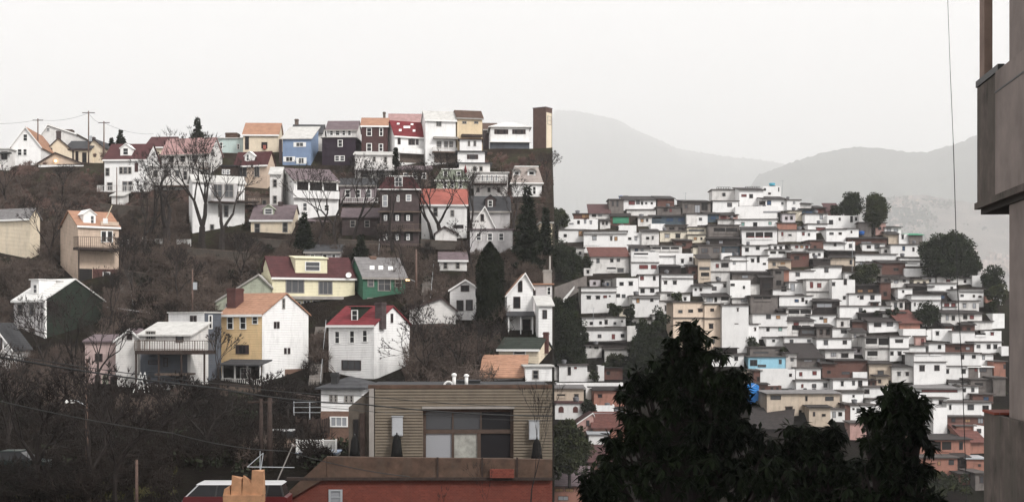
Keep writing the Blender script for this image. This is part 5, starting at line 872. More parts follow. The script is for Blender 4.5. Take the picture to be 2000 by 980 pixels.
A(1560, 638, 1596, 660, 'd', 'c', [(1578, 648, 26, 8, 'l')]); A(1595, 638, 1627, 662, 'g', 'c', [(1604, 648, 6, 10, 'k'), (1617, 648, 8, 12, 'k')]); A(1626, 641, 1662, 664, 'w', 'f', [(1648, 647, 11, 7)]); A(1595, 661, 1663, 692, 'w', 'f', [(1613, 669, 8, 9, 'l'), (1650, 668, 8, 8)]); A(1664, 649, 1692, 678, 'W', 'c', [(1670, 656, 4, 8, 'w'), (1684, 660, 8, 10, 'k')]); A(1690, 658, 1740, 704, 'W', 'f', [(1702, 668, 22, 16, 'k'), (1726, 669, 20, 18, 'k'), (1704, 692, 20, 14, 'k')], lines=(680,), label='big white house with open terrace bays on two floors'); A(1738, 657, 1775, 706, 'w', 'f', [(1756, 666, 15, 6), (1728 + 14, 690, 6, 7), (1757, 690, 7, 7)], lines=(680,)); A(1612, 684, 1668, 712, 'W', 'c', [(1628, 692, 10, 8, 'w'), (1650, 694, 14, 8, 'k')]); A(1630, 704, 1694, 738, 'b', 'c', [(1652, 728, 16, 6, 'l')]); A(1698, 710, 1742, 742, 'e', 'c', [(1720, 728, 12, 8, 'l')]); A(1742, 716, 1784, 746, 'W', 'c', [(1756, 730, 6, 7), (1772, 730, 6, 7)]); A(1666, 726, 1694, 740, 'w', 'p', []); A(1627, 741, 1695, 770, 'w', 'f', [(1645, 749, 5, 9), (1667, 748, 5, 8, 'l'), (1680, 748, 8, 11)]); A(1645, 764, 1686, 789, 'w', 'f', [(1667, 773, 4, 5)], lines=(766,)); A(1687, 756, 1735, 782, 'w', 'f', [(1693, 764, 10, 9)]); A(1711, 734, 1735, 756, 'e', 'c', [(1718, 744, 6, 8, 'k')])
A(1811, 554, 1868, 577, 'w', 'f', [(1859, 562, 5, 5)]); A(1820, 572, 1850, 592, 'd', 'c', [(1835, 580, 20, 7, 'b')]); A(1874, 565, 1921, 602, 'w', 'f', [(1879, 577, 6, 5), (1902, 578, 4, 5), (1914, 579, 6, 4, 'l')], lines=(569,)); A(1868, 588, 1912, 612, 'W', 'f', [(1884, 597, 6, 8, 'w'), (1903, 597, 6, 10, 'w')]); A(1841, 591, 1868, 610, 'w', 'f', [(1849, 595, 10, 7, 'r'), (1862, 595, 8, 7, 'r')], lines=(599,)); A(1814, 521, 1826, 544, 'w', 'p', []); A(1830, 540, 1880, 556, 'W', 'c', [(1852, 548, 8, 5, 'r')]); A(1899, 538, 1918, 560, 'w', 'p', [], label='small white house with a stepped gable against the round tree'); A(1925, 577, 1942, 592, 's', 'f', []); A(1942, 574, 1958, 594, 'w', 'p', []); A(1939, 612, 1962, 630, 'w', 'p', []); A(1902, 628, 1938, 644, 'W', 'f', []); A(1936, 627, 1962, 642, 'w', 'p', []); A(1877, 612, 1918, 632, 'W', 'c', [(1885, 619, 8, 8, 'k'), (1898, 619, 8, 8, 'r')]); A(1838, 612, 1876, 636, 'W', 'c', [(1850, 620, 5, 10, 'w'), (1862, 621, 6, 9, 'k')])
A(1764, 642, 1808, 672, 'w', 'p', []); A(1788, 657, 1808, 676, 'k', 'f', [(1802, 666, 6, 10, 'r')]); A(1776, 676, 1808, 692, 'w', 'f', []); A(1810, 644, 1820, 664, 'w', 'p', []); A(1821, 642, 1859, 666, 'w', 'p', [(1831, 651, 6, 7)]); A(1860, 647, 1904, 674, 'w', 'f', []); A(1903, 655, 1956, 670, 'w', 'p', [(1915, 654, 20, 8, 'k')]); A(1923, 646, 1956, 662, 'w', 'p', [(1938, 653, 6, 8, 'r')]); A(1903, 668, 1956, 690, 'w', 'f', [(1911, 676, 7, 7), (1931, 677, 7, 8), (1944, 677, 7, 8)]); A(1956, 676, 1970, 694, 'w', 'p', []); A(1814, 670, 1846, 692, 'w', 'f', [(1835, 677, 6, 8)]); A(1846, 672, 1902, 690, 'b', 'c', [(1870, 680, 10, 6, 'k'), (1890, 680, 8, 6, 'w')])
A(1785, 690, 1848, 750, 'w', 'f', [(1800, 692, 26, 5, 'k'), (1827, 692, 22, 5, 'k'), (1801, 719, 10, 11), (1830, 718, 10, 11)], lines=(706,)); A(1847, 690, 1914, 742, 'w', 'f', [(1880, 697, 6, 8), (1902, 696, 7, 7), (1850, 725, 7, 8), (1882, 725, 8, 8)], lines=(714,)); A(1914, 692, 1940, 716, 'w', 'f', [(1921, 698, 5, 8, 'w')]); A(1892, 717, 1938, 742, 'g', 'f', [(1920, 722, 14, 8), (1906, 722, 5, 6, 'r')], rc=TRIM); A(1941, 706, 1964, 738, 's', 'f', [(1962, 716, 4, 8, 'l')], label='orange shed wall beside the tall concrete block'); A(1940, 738, 1964, 772, 'g', 'f', []); A(1896, 741, 1942, 766, 'g', 'f', [(1912, 752, 16, 10, 'k')]); A(1788, 758, 1880, 782, 'w', 'c', [(1835, 763, 70, 5, 'r')], rc=R_GREY); A(1875, 754, 1911, 780, 'w', 'f', [(1883, 761, 7, 8), (1900, 761, 6, 8)]); A(1821, 778, 1850, 800, 'w', 'f', [(1838, 785, 8, 8)]); A(1849, 786, 1936, 818, 'w', 'f', [(1856, 795, 4, 9), (1896, 795, 12, 10), (1925, 796, 12, 10, 'k')], lines=(784,)); A(1900, 770, 1940, 788, 'b', 'f', [(1926, 778, 10, 7, 'b')]); A(1823, 796, 1850, 850, 'w', 'p', [], label='tall blank white stair tower above the salmon house'); A(1850, 814, 1922, 836, 'b', 'f', [(1862, 820, 8, 8, 'l'), (1890, 821, 10, 6, 'o'), (1915, 821, 10, 10, 'w')]); A(1868, 832, 1903, 860, 'o', 'f', []); A(1902, 832, 1924, 862, 'w', 'p', [(1912, 841, 8, 9, 'l')]); A(1797, 858, 1895, 894, 's', 'c', [(1838, 872, 40, 20, 'k'), (1877, 870, 7, 15), (1823, 870, 5, 8)], label='salmon house with an open washing bay and blue barrel'); A(1887, 862, 1924, 884, 's', 't', []); A(1797, 894, 1870, 928, 'o', 'f', [(1834, 904, 6, 8, 'o'), (1858, 902, 10, 10, 'l')]); A(1888, 896, 1924, 920, 'o', 'f', [(1913, 908, 5, 5)], rc=GREYM); A(1870, 892, 1892, 914, 'd', 'c', [(1881, 902, 12, 10, 'k')]); A(1905, 924, 1928, 958, 'g', 'f', [(1917, 936, 8, 14, 'l')]); A(1872, 924, 1905, 946, 'b', 'c', [(1888, 934, 10, 6, 'w')]); A(1700, 780, 1740, 800, 'w', 'f', [(1715, 788, 8, 8)])
# small dark brick or boarded infill squeezed between the white walls
for q in ((1100, 488, 1124, 500, 'b'), (1210, 446, 1226, 456, 'b'), (1320, 470, 1352, 486, 'b'), (1345, 520, 1364, 545, 'b'), (1430, 596, 1462, 606, 'b'), (1520, 606, 1540, 622, 'd'), (1560, 580, 1580, 592, 'b'), (1700, 590, 1716, 600, 'b'), (1770, 590, 1784, 606, 'd'), (1606, 710, 1632, 742, 'b'), (1700, 742, 1712, 758, 'b'), (1846, 636, 1862, 650, 'b'), (1880, 634, 1904, 650, 'b'), (1768, 694, 1786, 716, 'd'), (1552, 686, 1580, 700, 'b'), (1400, 680, 1440, 694, 'd'), (1290, 520, 1330, 540, 'd'), (1446, 480, 1452, 500, 'b'), (1700, 520, 1722, 545, 'g'), (1480, 750, 1500, 772, 'b')):
    A(*q[:4], q[4], 'c', [((q[0] + q[2]) / 2, (q[1] + q[3]) / 2, min(7, (q[2] - q[0]) * .4), 6, 'k')])
rects = [(f['x'] - f['w'] / 2, f['y'] - f['h'] / 2, f['x'] + f['w'] / 2, f['y'] + f['h'] / 2) for f in FAVS]
ri = random.Random(3); tr_ = 0; print('FAVS', len(FAVS))
while len(FAVS) < 300 and tr_ < 6000:      # more small houses in the gaps
    tr_ += 1; w_, h_ = ri.uniform(17, 34), ri.uniform(12, 20); x0 = ri.uniform(1130, 1930 - w_); y0 = ri.uniform(405, 840)
    q = (x0, y0, x0 + w_, y0 + h_)
    if y0 < interp(CREST_R, x0 + w_ / 2) + 6 or (y0 > 640 and 1140 < x0 < 1470) or (y0 > 780 and x0 < 1820): continue
    ov_ = sum(max(0, min(q[2], r[2]) - max(q[0], r[0])) * max(0, min(q[3], r[3]) - max(q[1], r[1])) for r in rects) / (w_ * h_)
    if ov_ > .42: continue
    rects.append(q); A(*q, ri.choice('wwwwWWcbl'), ri.choice('ffpc'), [(x0 + w_ * t, y0 + h_ * .5, 5, 6) for t in ((.3, .7) if w_ > 24 else (.45,))])
print('FAVS', len(FAVS), tr_)
# labels
def describe():
    used = {}
    SIZE = lambda f: ('narrow' if f['w'] < 22 else 'long' if f['w'] > 62 else None)
    for f in FAVS:
        if f['label']: continue
        big = SIZE(f); tall = 'tall' if f['h'] > 40 else 'low' if f['h'] < 15 else None
        RW = {'f': None, 'p': 'parapet', 'c': 'sheet roof', 't': 'tiled roof'}[f['roof']]
        wins = [f"{NUMW[n]} {WC[c]} {'opening' if c == 'k' else 'window'}{'s' if n > 1 else ''}" for c, n in sorted(f['cnt'].items(), key=lambda t: -t[1])]
        head = ' '.join(x for x in (big or tall, f['cn'], 'house') if x)
        det = wins[:1] + wins[1:2] if wins else (['blank front'] if RW != 'parapet' else ['blank parapet front'])
        cand = []
        for nm, lx, ly in sorted(LANDMARKS, key=lambda q: (q[1] - f['x']) ** 2 + (q[2] - f['y']) ** 2)[:4]:
            dx, dy = f['x'] - lx, f['y'] - ly
            if abs(dx) < 5 and abs(dy) < 14: continue
            side = 'towards the concrete block' if dx > 0 else 'towards the bare hill'
            if abs(dy) > 2.2 * abs(dx): rel = ('just ' if abs(dy) < 32 else 'well ' if abs(dy) > 75 else '') + ('below ' if dy > 0 else 'above ') + nm
            elif abs(dx) > 2.2 * abs(dy): rel = ('beside ' if abs(dx) < 55 else 'level with ') + nm + ' ' + side
            else: rel = ('below ' if dy > 0 else 'above ') + nm + ' ' + side
            cand.append(rel)
        for n_det in (1, 2, 0):
            done = False
            for rel in cand:
                l = f"{head} with {' and '.join(det[:n_det])} {rel}" if n_det else f"{head} {RW and 'with ' + RW or 'with flat roof'} {rel}"
                if len(l.split()) <= 16 and l not in used: used[l] = 1; f['o']['label'] = l; done = True; break
            if done: break
        else:
            print('LABEL?', f['x'], f['y'], cand)
describe()
# ---- water tanks and roof clutter
TBLUE = mat('blue_plastic_tank', (.02, .12, .42), rough=.5, var=.06); TTURQ = mat('turquoise_plastic_tank', (.10, .45, .60), rough=.5, var=.06); TDARK = mat('dark_fibre_tank', (.05, .05, .055), var=.2)
TANKGRP = 'water tanks on the flat roofs'
def tank(label, px, yb, wpx, hpx, m_, D):
    a = at(px, yb, D); r_ = wpx / 2 / F * D; hh = hpx / F * D
    o = thing('water_tank', label, 'water tank', a, 0, TANKGRP)
    MB().lathe((0, 0, 0), [(r_ * .78, 0), (r_ * .95, hh * .5), (r_, hh * .72)], 12).build('tub', m_, o, True); MB().lathe((0, 0, hh * .72), [(r_ * 1.06, 0), (r_ * 1.06, hh * .08), (r_ * .8, hh * .2), (r_ * .15, hh * .28)], 12).build('lid', m_, o, True)
for q in (('bright blue water tank on the weathered grey tower house', 1213, 390, 9, 8, TBLUE, 376), ('turquoise water tank beside a red wall, nearer the grey tower', 1292, 405.5, 10, 8, TTURQ, 371), ('turquoise water tank beside its twin, nearer the summit', 1309, 405, 12, 8, TTURQ, 371), ('turquoise tank perched on the highest white house', 1508, 364, 12, 7, TTURQ, 380), ('small turquoise tank on the low white house under the summit wall', 1374, 418, 10, 6, TTURQ, 370), ('blue barrel tank beside the small red rooftop room', 1573, 449, 8, 9, TBLUE, 357), ('blue barrel tank on the corner below two red windows', 1282, 538, 10, 8, TBLUE, 332), ('dark blue tank on the shoulder below the twin skyline trees', 1683, 459, 11, 8, TBLUE, 351), ('turquoise tank in front of the twin skyline trees', 1660, 419, 10, 6, TTURQ, 364)):
    tank(*q)
for k, (x, yb) in enumerate(((1505, 766), (1519, 766), (1544, 764), (1572, 764), (1590, 765), (1613, 766))):
    tank(['dark barrel at the end of the row on the beige sheet roof', 'second dark barrel from the end on the beige sheet roof', 'dark barrel midway along the beige sheet roof', 'dark barrel past the middle of the beige sheet roof', 'next to last dark barrel on the beige sheet roof', 'dark barrel closest to the concrete block on the beige roof'][k], x, yb, 8, 7, TDARK, 278.5)
tank('blue barrel inside the open bay of the salmon house', 1841, 880, 6, 10, TBLUE, 254)
for k, (x, yb, w_) in enumerate(((1222, 388, 10), (1413, 371, 26), (1470, 370, 28))):
    o = thing('roof_rail', ['dark roof rail on the long white skyline house', 'dark roof rail on the weathered white summit house', 'low dark roof frame between the summit houses'][k], 'railing', at(x, yb, 381)); m = MB(); L_ = w_ / F * 381
    m.box(-L_/2, L_/2, -.05, .05, .72, .8)
    for j in range(9): xx = -L_/2 + L_ * j / 8; m.box(xx - .06, xx + .06, -.05, .05, 0, .72)
    m.build('rail_frame', IRON, o); MB().box(-L_/2, L_/2, -.04, .04, .3, .36).build('lower_rail', IRON, o)
# tarpaulin: a hanging, rumpled sheet
o = thing('tarpaulin', 'bright blue tarpaulin hanging rumpled on the bank beside the tall dark tree', 'tarpaulin', at(1471, 792, 272)); m = MB(); n = 10; PT = {}
for i in range(n + 1):
    for j in range(n + 1):
        u, v_ = i / n, j / n; x = 1457 + 27 * u - 4 * (1 - v_) * (u - .3); y = 754 + 34 * (1 - v_) + 6 * math.sin(u * 5) * (1 - v_) - 6 * v_ * math.sin(u * 3.1)
        p = at(x, y, 272) - o.location; p.y += .35 * noise.noise(Vector((u * 4, v_ * 4, 2))) + .8 * v_; PT[i, j] = p
for i in range(n):
    for j in range(n):
        b = [PT[i, j], PT[i+1, j], PT[i+1, j+1], PT[i, j+1]]; m.hexa([p + Vector((0, .04, 0)) for p in b], b)
m.build('sheet', mat('blue_tarpaulin', (.02, .22, .62), rough=.45, spec=.4, var=.12), o, True); MB().seg((-.3, .3, 3.6), (.6, .3, 4.3), .04, .04).build('tie_rope', TRIM, o)
# retaining ramp by the drop
o = thing('ramp_wall', 'grey concrete ramp climbing the bank beside dark bushes', 'ramp', at(1080, 585, DR(590))); P = lambda x, y, dd: at(x, y, DR(590) + dd) - o.location
MB().hexa([P(1079, 600, 0), P(1146, 560, 6), P(1146, 560, 10), P(1079, 600, 4)], [P(1079, 562, 0), P(1146, 538, 6), P(1146, 538, 10), P(1079, 562, 4)]).build('wall', FG, o); MB().hexa([P(1100, 592, -1), P(1122, 563, -.2), P(1122, 563, .3), P(1100, 592, -.5)], [P(1100, 583, -1), P(1122, 558, -.2), P(1122, 558, .3), P(1100, 583, -.5)]).build('parapet', FW, o)
for lab, x, yt, yb in (('thin aerial mast on the skyline by the grey tower', 1338, 376, 400), ('short aerial mast near the summit tank', 1528, 352, 372), ('leaning thin pole among roofs by the drop', 1158, 600, 640), ('pale thin pole among the roofs by the big terrace house', 1664, 470, 545)):
    D = DR(yb) - 1; a = at(x, yb, D); o = thing('aerial_mast', lab, 'mast', a); b = at(x + 1, yt, D) - a; MB().seg((0, 0, -1), b, .06, .04, 5).build('shaft', GREYM, o); MB().box(-.5, .5, -.02, .02, b.z - .25, b.z - .2).build('aerial', GREYM, o)

TGREY = mat('grey_fibre_tank', (.16, .16, .17), var=.2); rg = random.Random(77); k = 0
for f in FAVS:
    if f['roof'] in 'fp' and f['w'] > 24 and f['x'] < 1915 and k < 30 and rg.random() < .3:
        h = f['hs']; k += 1; r_ = rg.uniform(.45, .62); hh = .9; z = h.he + (.2 if f['roof'] == 'f' else -.48)
        o = thing('water_tank', 'small grey lidded water tank standing on a flat roof of the far hill', 'water tank', h.O + h.ex * (h.w * rg.uniform(.15, .85)) + h.ey * rg.uniform(1.2, 2.2) + Vector((0, 0, z)), 0, 'small grey water tanks on the far hill')
        MB().lathe((0, 0, 0), [(r_ * .8, 0), (r_, hh * .8)], 10).build('tub', TGREY, o, True); MB().lathe((0, 0, hh * .8), [(r_ * 1.06, 0), (r_ * 1.06, .08), (r_ * .2, .22)], 10).build('lid', TGREY, o)
# ------------------------------------------------------------------ vegetation
def twig_tri(m, a, b, r):          # a thin tapering three sided twig
    a = Vector(a); b = Vector(b); d = (b - a); u = d.orthogonal().normalized(); w = d.normalized().cross(u)
    i = len(m.v)
    for k in range(3): t = 2.094 * k; m.v.append(tuple(a + (u * math.cos(t) + w * math.sin(t)) * r))
    m.v.append(tuple(b)); m.f += [(i, i+1, i+3), (i+1, i+2, i+3), (i+2, i, i+3)]
def bare_tree(label, px, yb, hpx, D=None, seed=0, spread=1., lean=0., forks=2, levels=7, thick=1., m_=None, name='bare_tree', group='bare trees on the near hill', droop=0.):
    D = D or DL(yb); rg = random.Random(seed); H_ = hpx * (1.12 if D > 75 else 1) / F * D
    o = thing(name, label, 'tree', at(px, yb, D), 0, group); tr = MB(); cr = MB()
    def grow(p, d, L_, r, lv):
        n = 2 if lv > 3 else 1; q = Vector(p)
        for k in range(n):
            d = (d + Vector((rg.uniform(-1, 1), rg.uniform(-1, 1), rg.uniform(-.25, .45) - droop)) * .2).normalized(); q2 = q + d * L_ / n; r2 = r * (.86 if n == 2 else .72)
            if r > .05 * thick * 1.0 and lv >= levels - 2: tr.seg(q, q2, r, r2, 6)
            elif lv > 1: cr.seg(q, q2, r, r2, 4 if lv > 3 else 3)
            else: twig_tri(cr, q, q2, r)
            q = q2; r = r2
        if lv <= 0: return
        c = forks if lv == levels else rg.choice((2, 2, 3)) if lv > 1 else 3
        for k in range(c):
            ax = d.orthogonal().normalized(); ax.rotate(Matrix.Rotation(rg.uniform(0, 6.28), 3, d)); ang = rg.uniform(.3, .75) * spread * (1 if k else .6)
            e = d.copy(); e.rotate(Matrix.Rotation(ang, 3, ax)); e = (e + Vector((0, 0, .12 - droop))).normalized()
            grow(q, e, L_ * rg.uniform(.66, .88), max(r * (.80 if k == 0 else .66), max(.032 * min(1, thick), .008)), lv - 1)
    grow(Vector((0, 0, -.4)), Vector((lean, 0, 1)).normalized(), H_ * .26, H_ * .024 * thick, levels)
    tr.build('trunk', BARK, o); cr.build('crown', m_ or TWIG, o)
    return o
T = bare_tree
for k, (lab, px, yb, h_, kw) in enumerate((
    ('big spreading bare tree at the middle of the dark bank', 330, 500, 205, dict(spread=1.15, thick=1.9)), ('crooked bare tree leaning before the chalk white house', 398, 500, 215, dict(lean=-.15, spread=.9, forks=2, thick=1.5)), ('crooked bare tree rising past the lattice deck', 434, 500, 190, dict(lean=.1, spread=.85, thick=1.4)),
    ('bare tree filling the gap beside the white dormered house', 292, 470, 165, dict(spread=1.1)), ('slim bare tree by the garden fence', 276, 500, 150, dict(spread=.8)), ('bare tree with many stems beside the mauve porch house', 690, 470, 150, dict(forks=3)), ('bare tree in front of the three bay porch', 622, 480, 150, dict(spread=.9)),
    ('bare tree by the long low brown house', 655, 480, 160, dict()), ('tall thin bare tree in front of the arched galleries', 768, 490, 170, dict(spread=.75)), ('forked bare tree before the light red roof', 862, 472, 135, dict(spread=1.15, thick=1.5, forks=2)), ('bare tree leaning away from the light red roof', 845, 470, 140, dict(lean=-.35, thick=1.1)),
    ('bare tree by the grey porch wall', 915, 480, 150, dict(spread=.8)), ('bare tree between the mansard house and the slate roof', 1002, 470, 130, dict()), ('bare tree on the bank under the arched galleries', 800, 560, 120, dict(forks=3)), ('bare tree on the bank behind the clipped evergreen', 925, 540, 110, dict()),
    ('wide twiggy tree in front of the dark green gable', 140, 760, 190, dict(forks=3, spread=1.2)), ('twiggy tree with slanting trunk before the pinkish house', 178, 770, 170, dict(lean=.25)), ('twiggy tree at the corner of the grey white roofed house', 95, 740, 150, dict(forks=3)), ('dark tree over the parked car, thick trunk', 70, 965, 250, dict(spread=1.1, thick=1.3, forks=3)), ('dark tree with curved trunk beside the street lamp', 162, 972, 240, dict(lean=.12, forks=3)), ('dark tree at the bottom by the short bare pole', 225, 975, 220, dict(forks=3)), ('dark tree by the picture edge above the parked car', 20, 900, 210, dict(forks=3)),
    ('dark bare tree below the stilted deck', 330, 900, 170, dict(forks=3)), ('dark bare tree between the street lamp and the wooden posts', 415, 890, 160, dict(forks=3, spread=1.1)), ('bare tree by the double wooden posts', 470, 880, 150, dict(forks=3)), ('bare tree at the foot of the yellow house', 560, 840, 110, dict(forks=3)), ('thin bare tree beside the yellow house porch', 424, 770, 120, dict(spread=.7)),
    ('bushy bare tree below the bright white house gable', 840, 745, 130, dict(forks=3, spread=1.2)), ('bushy bare tree above the vent pipes', 890, 740, 120, dict(forks=3, spread=1.2)), ('bushy bare tree under the clipped evergreen', 935, 725, 95, dict(forks=3)), ('bare tree beside the brown roofed shed', 815, 690, 90, dict(forks=3)),
    ('bare tree on the bank beside the tan stilted house', 262, 590, 130, dict(forks=3)), ('bare tree above the pale swept roof', 470, 560, 110, dict(forks=3)), ('bare tree in the brush over the white cubic house', 345, 600, 110, dict(forks=3)), ('bare tree between tan and cream clapboard houses', 96, 520, 120, dict(forks=3)), ('bare tree behind the white roofed house', 215, 640, 120, dict(forks=3)), ('bare tree on the skyline bank under the low tan cottage', 120, 395, 70, dict(forks=3)), ('small bare tree at the skyline picture edge', 14, 400, 80, dict(forks=3)),
    ('bare tree beside the dark purple house', 700, 400, 95, dict(spread=.8)), ('bare tree below the five skylights', 790, 400, 80, dict()), ('bare tree near the pale green slate house', 870, 400, 90, dict()), ('bare tree before the faded pink roof', 375, 380, 110, dict(spread=.9)), ('bare tree at the edge of the drop under the tall brown house', 1066, 370, 75, dict()),
    )):
    T(lab, px, yb, h_, seed=100 + k, **kw)
# near twigs before the taupe building
T('sapling with fine bare twigs in front of the taupe building near the drop', 1040, 1010, 280, D=66, seed=5, lean=-.16, spread=.6, levels=6, thick=.28); T('thin bare sprig crossing the red brick wall', 965, 1030, 170, D=66, seed=8, lean=-.25, spread=.7, levels=5, thick=.2)
T('small bare sprig before the brown parapet boards', 872, 1020, 110, D=66, seed=9, lean=-.3, spread=.6, levels=4, thick=.2)
# brush on the near hill: one uncountable mass, two kinds
def brush(name, lab, n, seed, test, rgb_mat, hmin, hmax, tw):
    rg = random.Random(seed); m = MB(); tries = 0; done = 0
    while done < n and tries < n * 12:
        tries += 1; px = rg.uniform(-120, 1074); yb = rg.uniform(300, 985)
        if not test(px, yb): continue
        if noise.noise(Vector((px * .02, yb * .02, seed))) < -.28: continue
        D = DL(yb); H_ = rg.uniform(hmin, hmax); hp = H_ / D * F
        cut = False
        for (x0, x1, yt, ybb) in LEFT_FACES:
            if x0 - 6 < px < x1 + 6 and ybb - 2 < yb < ybb + hp * 1.1: hp2 = (yb - ybb) + 5; H_ = min(H_, max(.4, hp2 / F * D))
            if x0 < px < x1 and yb <= ybb and yb > yt + .35 * (ybb - yt): cut = True; break
        if cut: continue
        done += 1; p = at(px, yb, D)
        for k in range(tw):
            th = rg.uniform(0, 6.28); s_ = rg.uniform(.1, .9); b = p + Vector((rg.gauss(0, .35) * H_ * .5, rg.gauss(0, .35) * H_ * .5, -.1)); t = p + Vector((math.cos(th) * s_ * H_ * .65, math.sin(th) * s_ * H_ * .65, H_ * rg.uniform(.45, 1.0) * (1.1 - s_ * .5)))
            mid = b.lerp(t, .5) + Vector((rg.uniform(-.1, .1), rg.uniform(-.1, .1), 0)) * H_
            twig_tri(m, b, mid, rg.uniform(.03, .06)); twig_tri(m, mid, t, .045)
            for j in range(2):
                e = mid + Vector((rg.uniform(-1, 1), rg.uniform(-1, 1), rg.uniform(0, 1))) * H_ * .28; twig_tri(m, mid.lerp(t, rg.random() * .6), e, .035)
    o = m.build(name, rgb_mat); tag(o, lab, 'brush', kind='stuff')
BR4 = mat('grey_brown_brush', (.105, .078, .065), var=.35, scale=.15); BR1 = mat('reddish_brush', (.16, .10, .085), var=.3, scale=.15); BR2 = mat('dark_brush', (.016, .0105, .008), var=.35, scale=.15); BR3 = mat('dull_ivy', (.022, .026, .014), var=.4, scale=.3)
brush('undergrowth', 'reddish brown winter brush covering the upper bank', 700, 1, lambda x, y: y < 425 and (x < 240 or x > 930 or y > 340), BR1, .8, 2.0, 26)
PN = lambda x, y: noise.noise(Vector((x * .009, y * .012, 4)))
brush('undergrowth', 'dark winter brush covering the lower slopes', 1300, 2, lambda x, y: y >= 400 and not (y > 915 and x > 330) and PN(x, y) + (y - 620) * .0018 > .02, BR2, 1.0, 2.8, 26)
brush('undergrowth', 'paler grey brown winter twigs in patches on the slopes', 1900, 5, lambda x, y: y >= 330 and not (y > 915) and PN(x, y) + (y - 620) * .0018 < .06, BR4, 1.0, 2.8, 24)
brush('thicket', 'tall grey brown thicket of fine bare stems on the middle slope', 330, 12, lambda x, y: 380 < y < 800 and not (300 < x < 700 and y > 740), BR4, 2.6, 5.5, 46)
def leaf(m, p, d, L_, w, up):
    d = d.normalized(); s_ = d.cross(up)
    if s_.length < 1e-3: s_ = d.orthogonal()
    s_ = s_.normalized() * w; q = p + d * L_ * .45; m.quad(p, q + s_, p + d * L_, q - s_)
def rv(rg): 
    v = Vector((rg.gauss(0, 1), rg.gauss(0, 1), rg.gauss(0, 1))); return v.normalized()
def brush_leaf(name, lab, n, seed):
    rg = random.Random(seed); m = MB()
    for _ in range(n):
        px = rg.uniform(-80, 1070); yb = rg.uniform(430, 975)
        if noise.noise(Vector((px * .012, yb * .012, 7))) < .02: continue
        if any(x0 - 4 < px < x1 + 4 and yt < yb < ybb + 12 for (x0, x1, yt, ybb) in LEFT_FACES): continue
        p = at(px, yb, DL(yb))
        for k in range(45):
            d = rv(rg); q = p + Vector((d.x * 1.1, d.y * 1.1, abs(d.z) * .8)); leaf(m, q, rv(rg), .35, .12, rv(rg))
    tag(m.build(name, BR3), lab, 'ivy', kind='stuff')
brush_leaf('ground_cover', 'dull dark ivy and scrub between the bare trees', 900, 3)
# ---- leafy trees
LEAFD = leaf_mat('dark_broadleaf', (.010, .014, .007), (.030, .042, .016), rough=.7, scale=.5, spec=.08); LEAFM = leaf_mat('olive_broadleaf', (.018, .024, .010), (.055, .062, .024), rough=.7, scale=.5, spec=.08); LEAFN = leaf_mat('near_glossy_leaf', (.004, .006, .0035), (.015, .023, .009), rough=.6, scale=.8, spec=.06); NEEDLE = leaf_mat('dark_needles', (.009, .012, .008), (.024, .030, .018), rough=.8, scale=.6, spec=.05); CEDAR = leaf_mat('clipped_evergreen', (.006, .008, .005), (.018, .022, .012), rough=.8, scale=1.2, spec=.05)
def leafy(label, px, yb, lobes, side='R', D=None, m_=None, n=900, seed=0, size=.46, name='leafy_tree', group='leafy trees among the far houses', trunk=True):
    """lobes: (px, py, rx, ry) ellipses in photo pixels at the tree's distance"""
    D = D or (DR(yb) if side == 'R' else DL(yb)); rg = random.Random(seed); base = at(px, yb, D)
    o = thing(name, label, 'tree', base, 0, group); m = MB(); t = MB(); s_ = D / F
    top = min(l[1] for l in lobes)
    for (lx, ly, rx, ry) in lobes:
        c = at(lx, ly, D) - base; rx *= s_; ry *= s_; rx *= 1.08; ry *= 1.08; k = int(n * 2.8 * (rx * ry) / 9 + 120)
        # sub-clumps on the lobe give the uneven outline
        subs = []
        for _ in range(max(8, int(rx * ry * 3.2))):
            d = rv(rg); f_ = rg.uniform(.45, .95); subs.append((c + Vector((d.x * rx * f_, d.y * rx * .9 * f_, d.z * ry * f_)), rg.uniform(.28, .5) * min(rx, ry)))
        for _ in range(k):
            cc, r_ = rg.choice(subs); d = rv(rg); p = cc + d * r_ * rg.uniform(.55, 1.08); leaf(m, p, (d + rv(rg) * .9), size * rg.uniform(.7, 1.3), size * .3, rv(rg))
        if trunk: t.seg((0, 0, c.z * .3), c, .14, .06, 5)
    t.seg((0, 0, -1), (0, 0, max(.5, (HY - lobes[0][1]) / F * D - base.z)), .28, .16, 7)
    t.build('trunk', BARK, o); m.build('crown', m_ or LEAFD, o)
    return o
LT = leafy
LT('dark round skyline tree, the paler of the twin trees, flat topped', 1708, 462, [(1710, 413, 22, 26), (1712, 398, 20, 14), (1703, 430, 14, 14)], seed=1, m_=LEAFM, n=1500); LT('dark twin skyline tree with a low lobe towards the summit', 1660, 428, [(1660, 400, 21, 20), (1640, 408, 15, 11), (1668, 392, 14, 14)], seed=2, n=1500)
LT('wide dark round tree on the shoulder of the far hill', 1850, 550, [(1842, 488, 34, 28), (1872, 500, 34, 32), (1825, 500, 26, 30), (1855, 475, 30, 18), (1895, 515, 18, 26), (1850, 520, 40, 22)], seed=3, n=1500); LT('dark tree between the round tree and the concrete block', 1938, 575, [(1940, 538, 22, 17), (1945, 552, 18, 16)], seed=4, n=1500); LT('olive bush beside the concrete block', 1950, 612, [(1948, 574, 16, 18), (1944, 598, 16, 10)], seed=5, m_=LEAFM, n=1400)
LT('lone dark round tree amid the roofs', 1813, 640, [(1815, 614, 21, 22), (1808, 622, 14, 14)], seed=6, n=1600); LT('bushy olive tree behind white walls', 1690, 562, [(1690, 534, 22, 18), (1702, 528, 14, 12), (1678, 545, 12, 12)], seed=7, m_=LEAFM, n=1400)
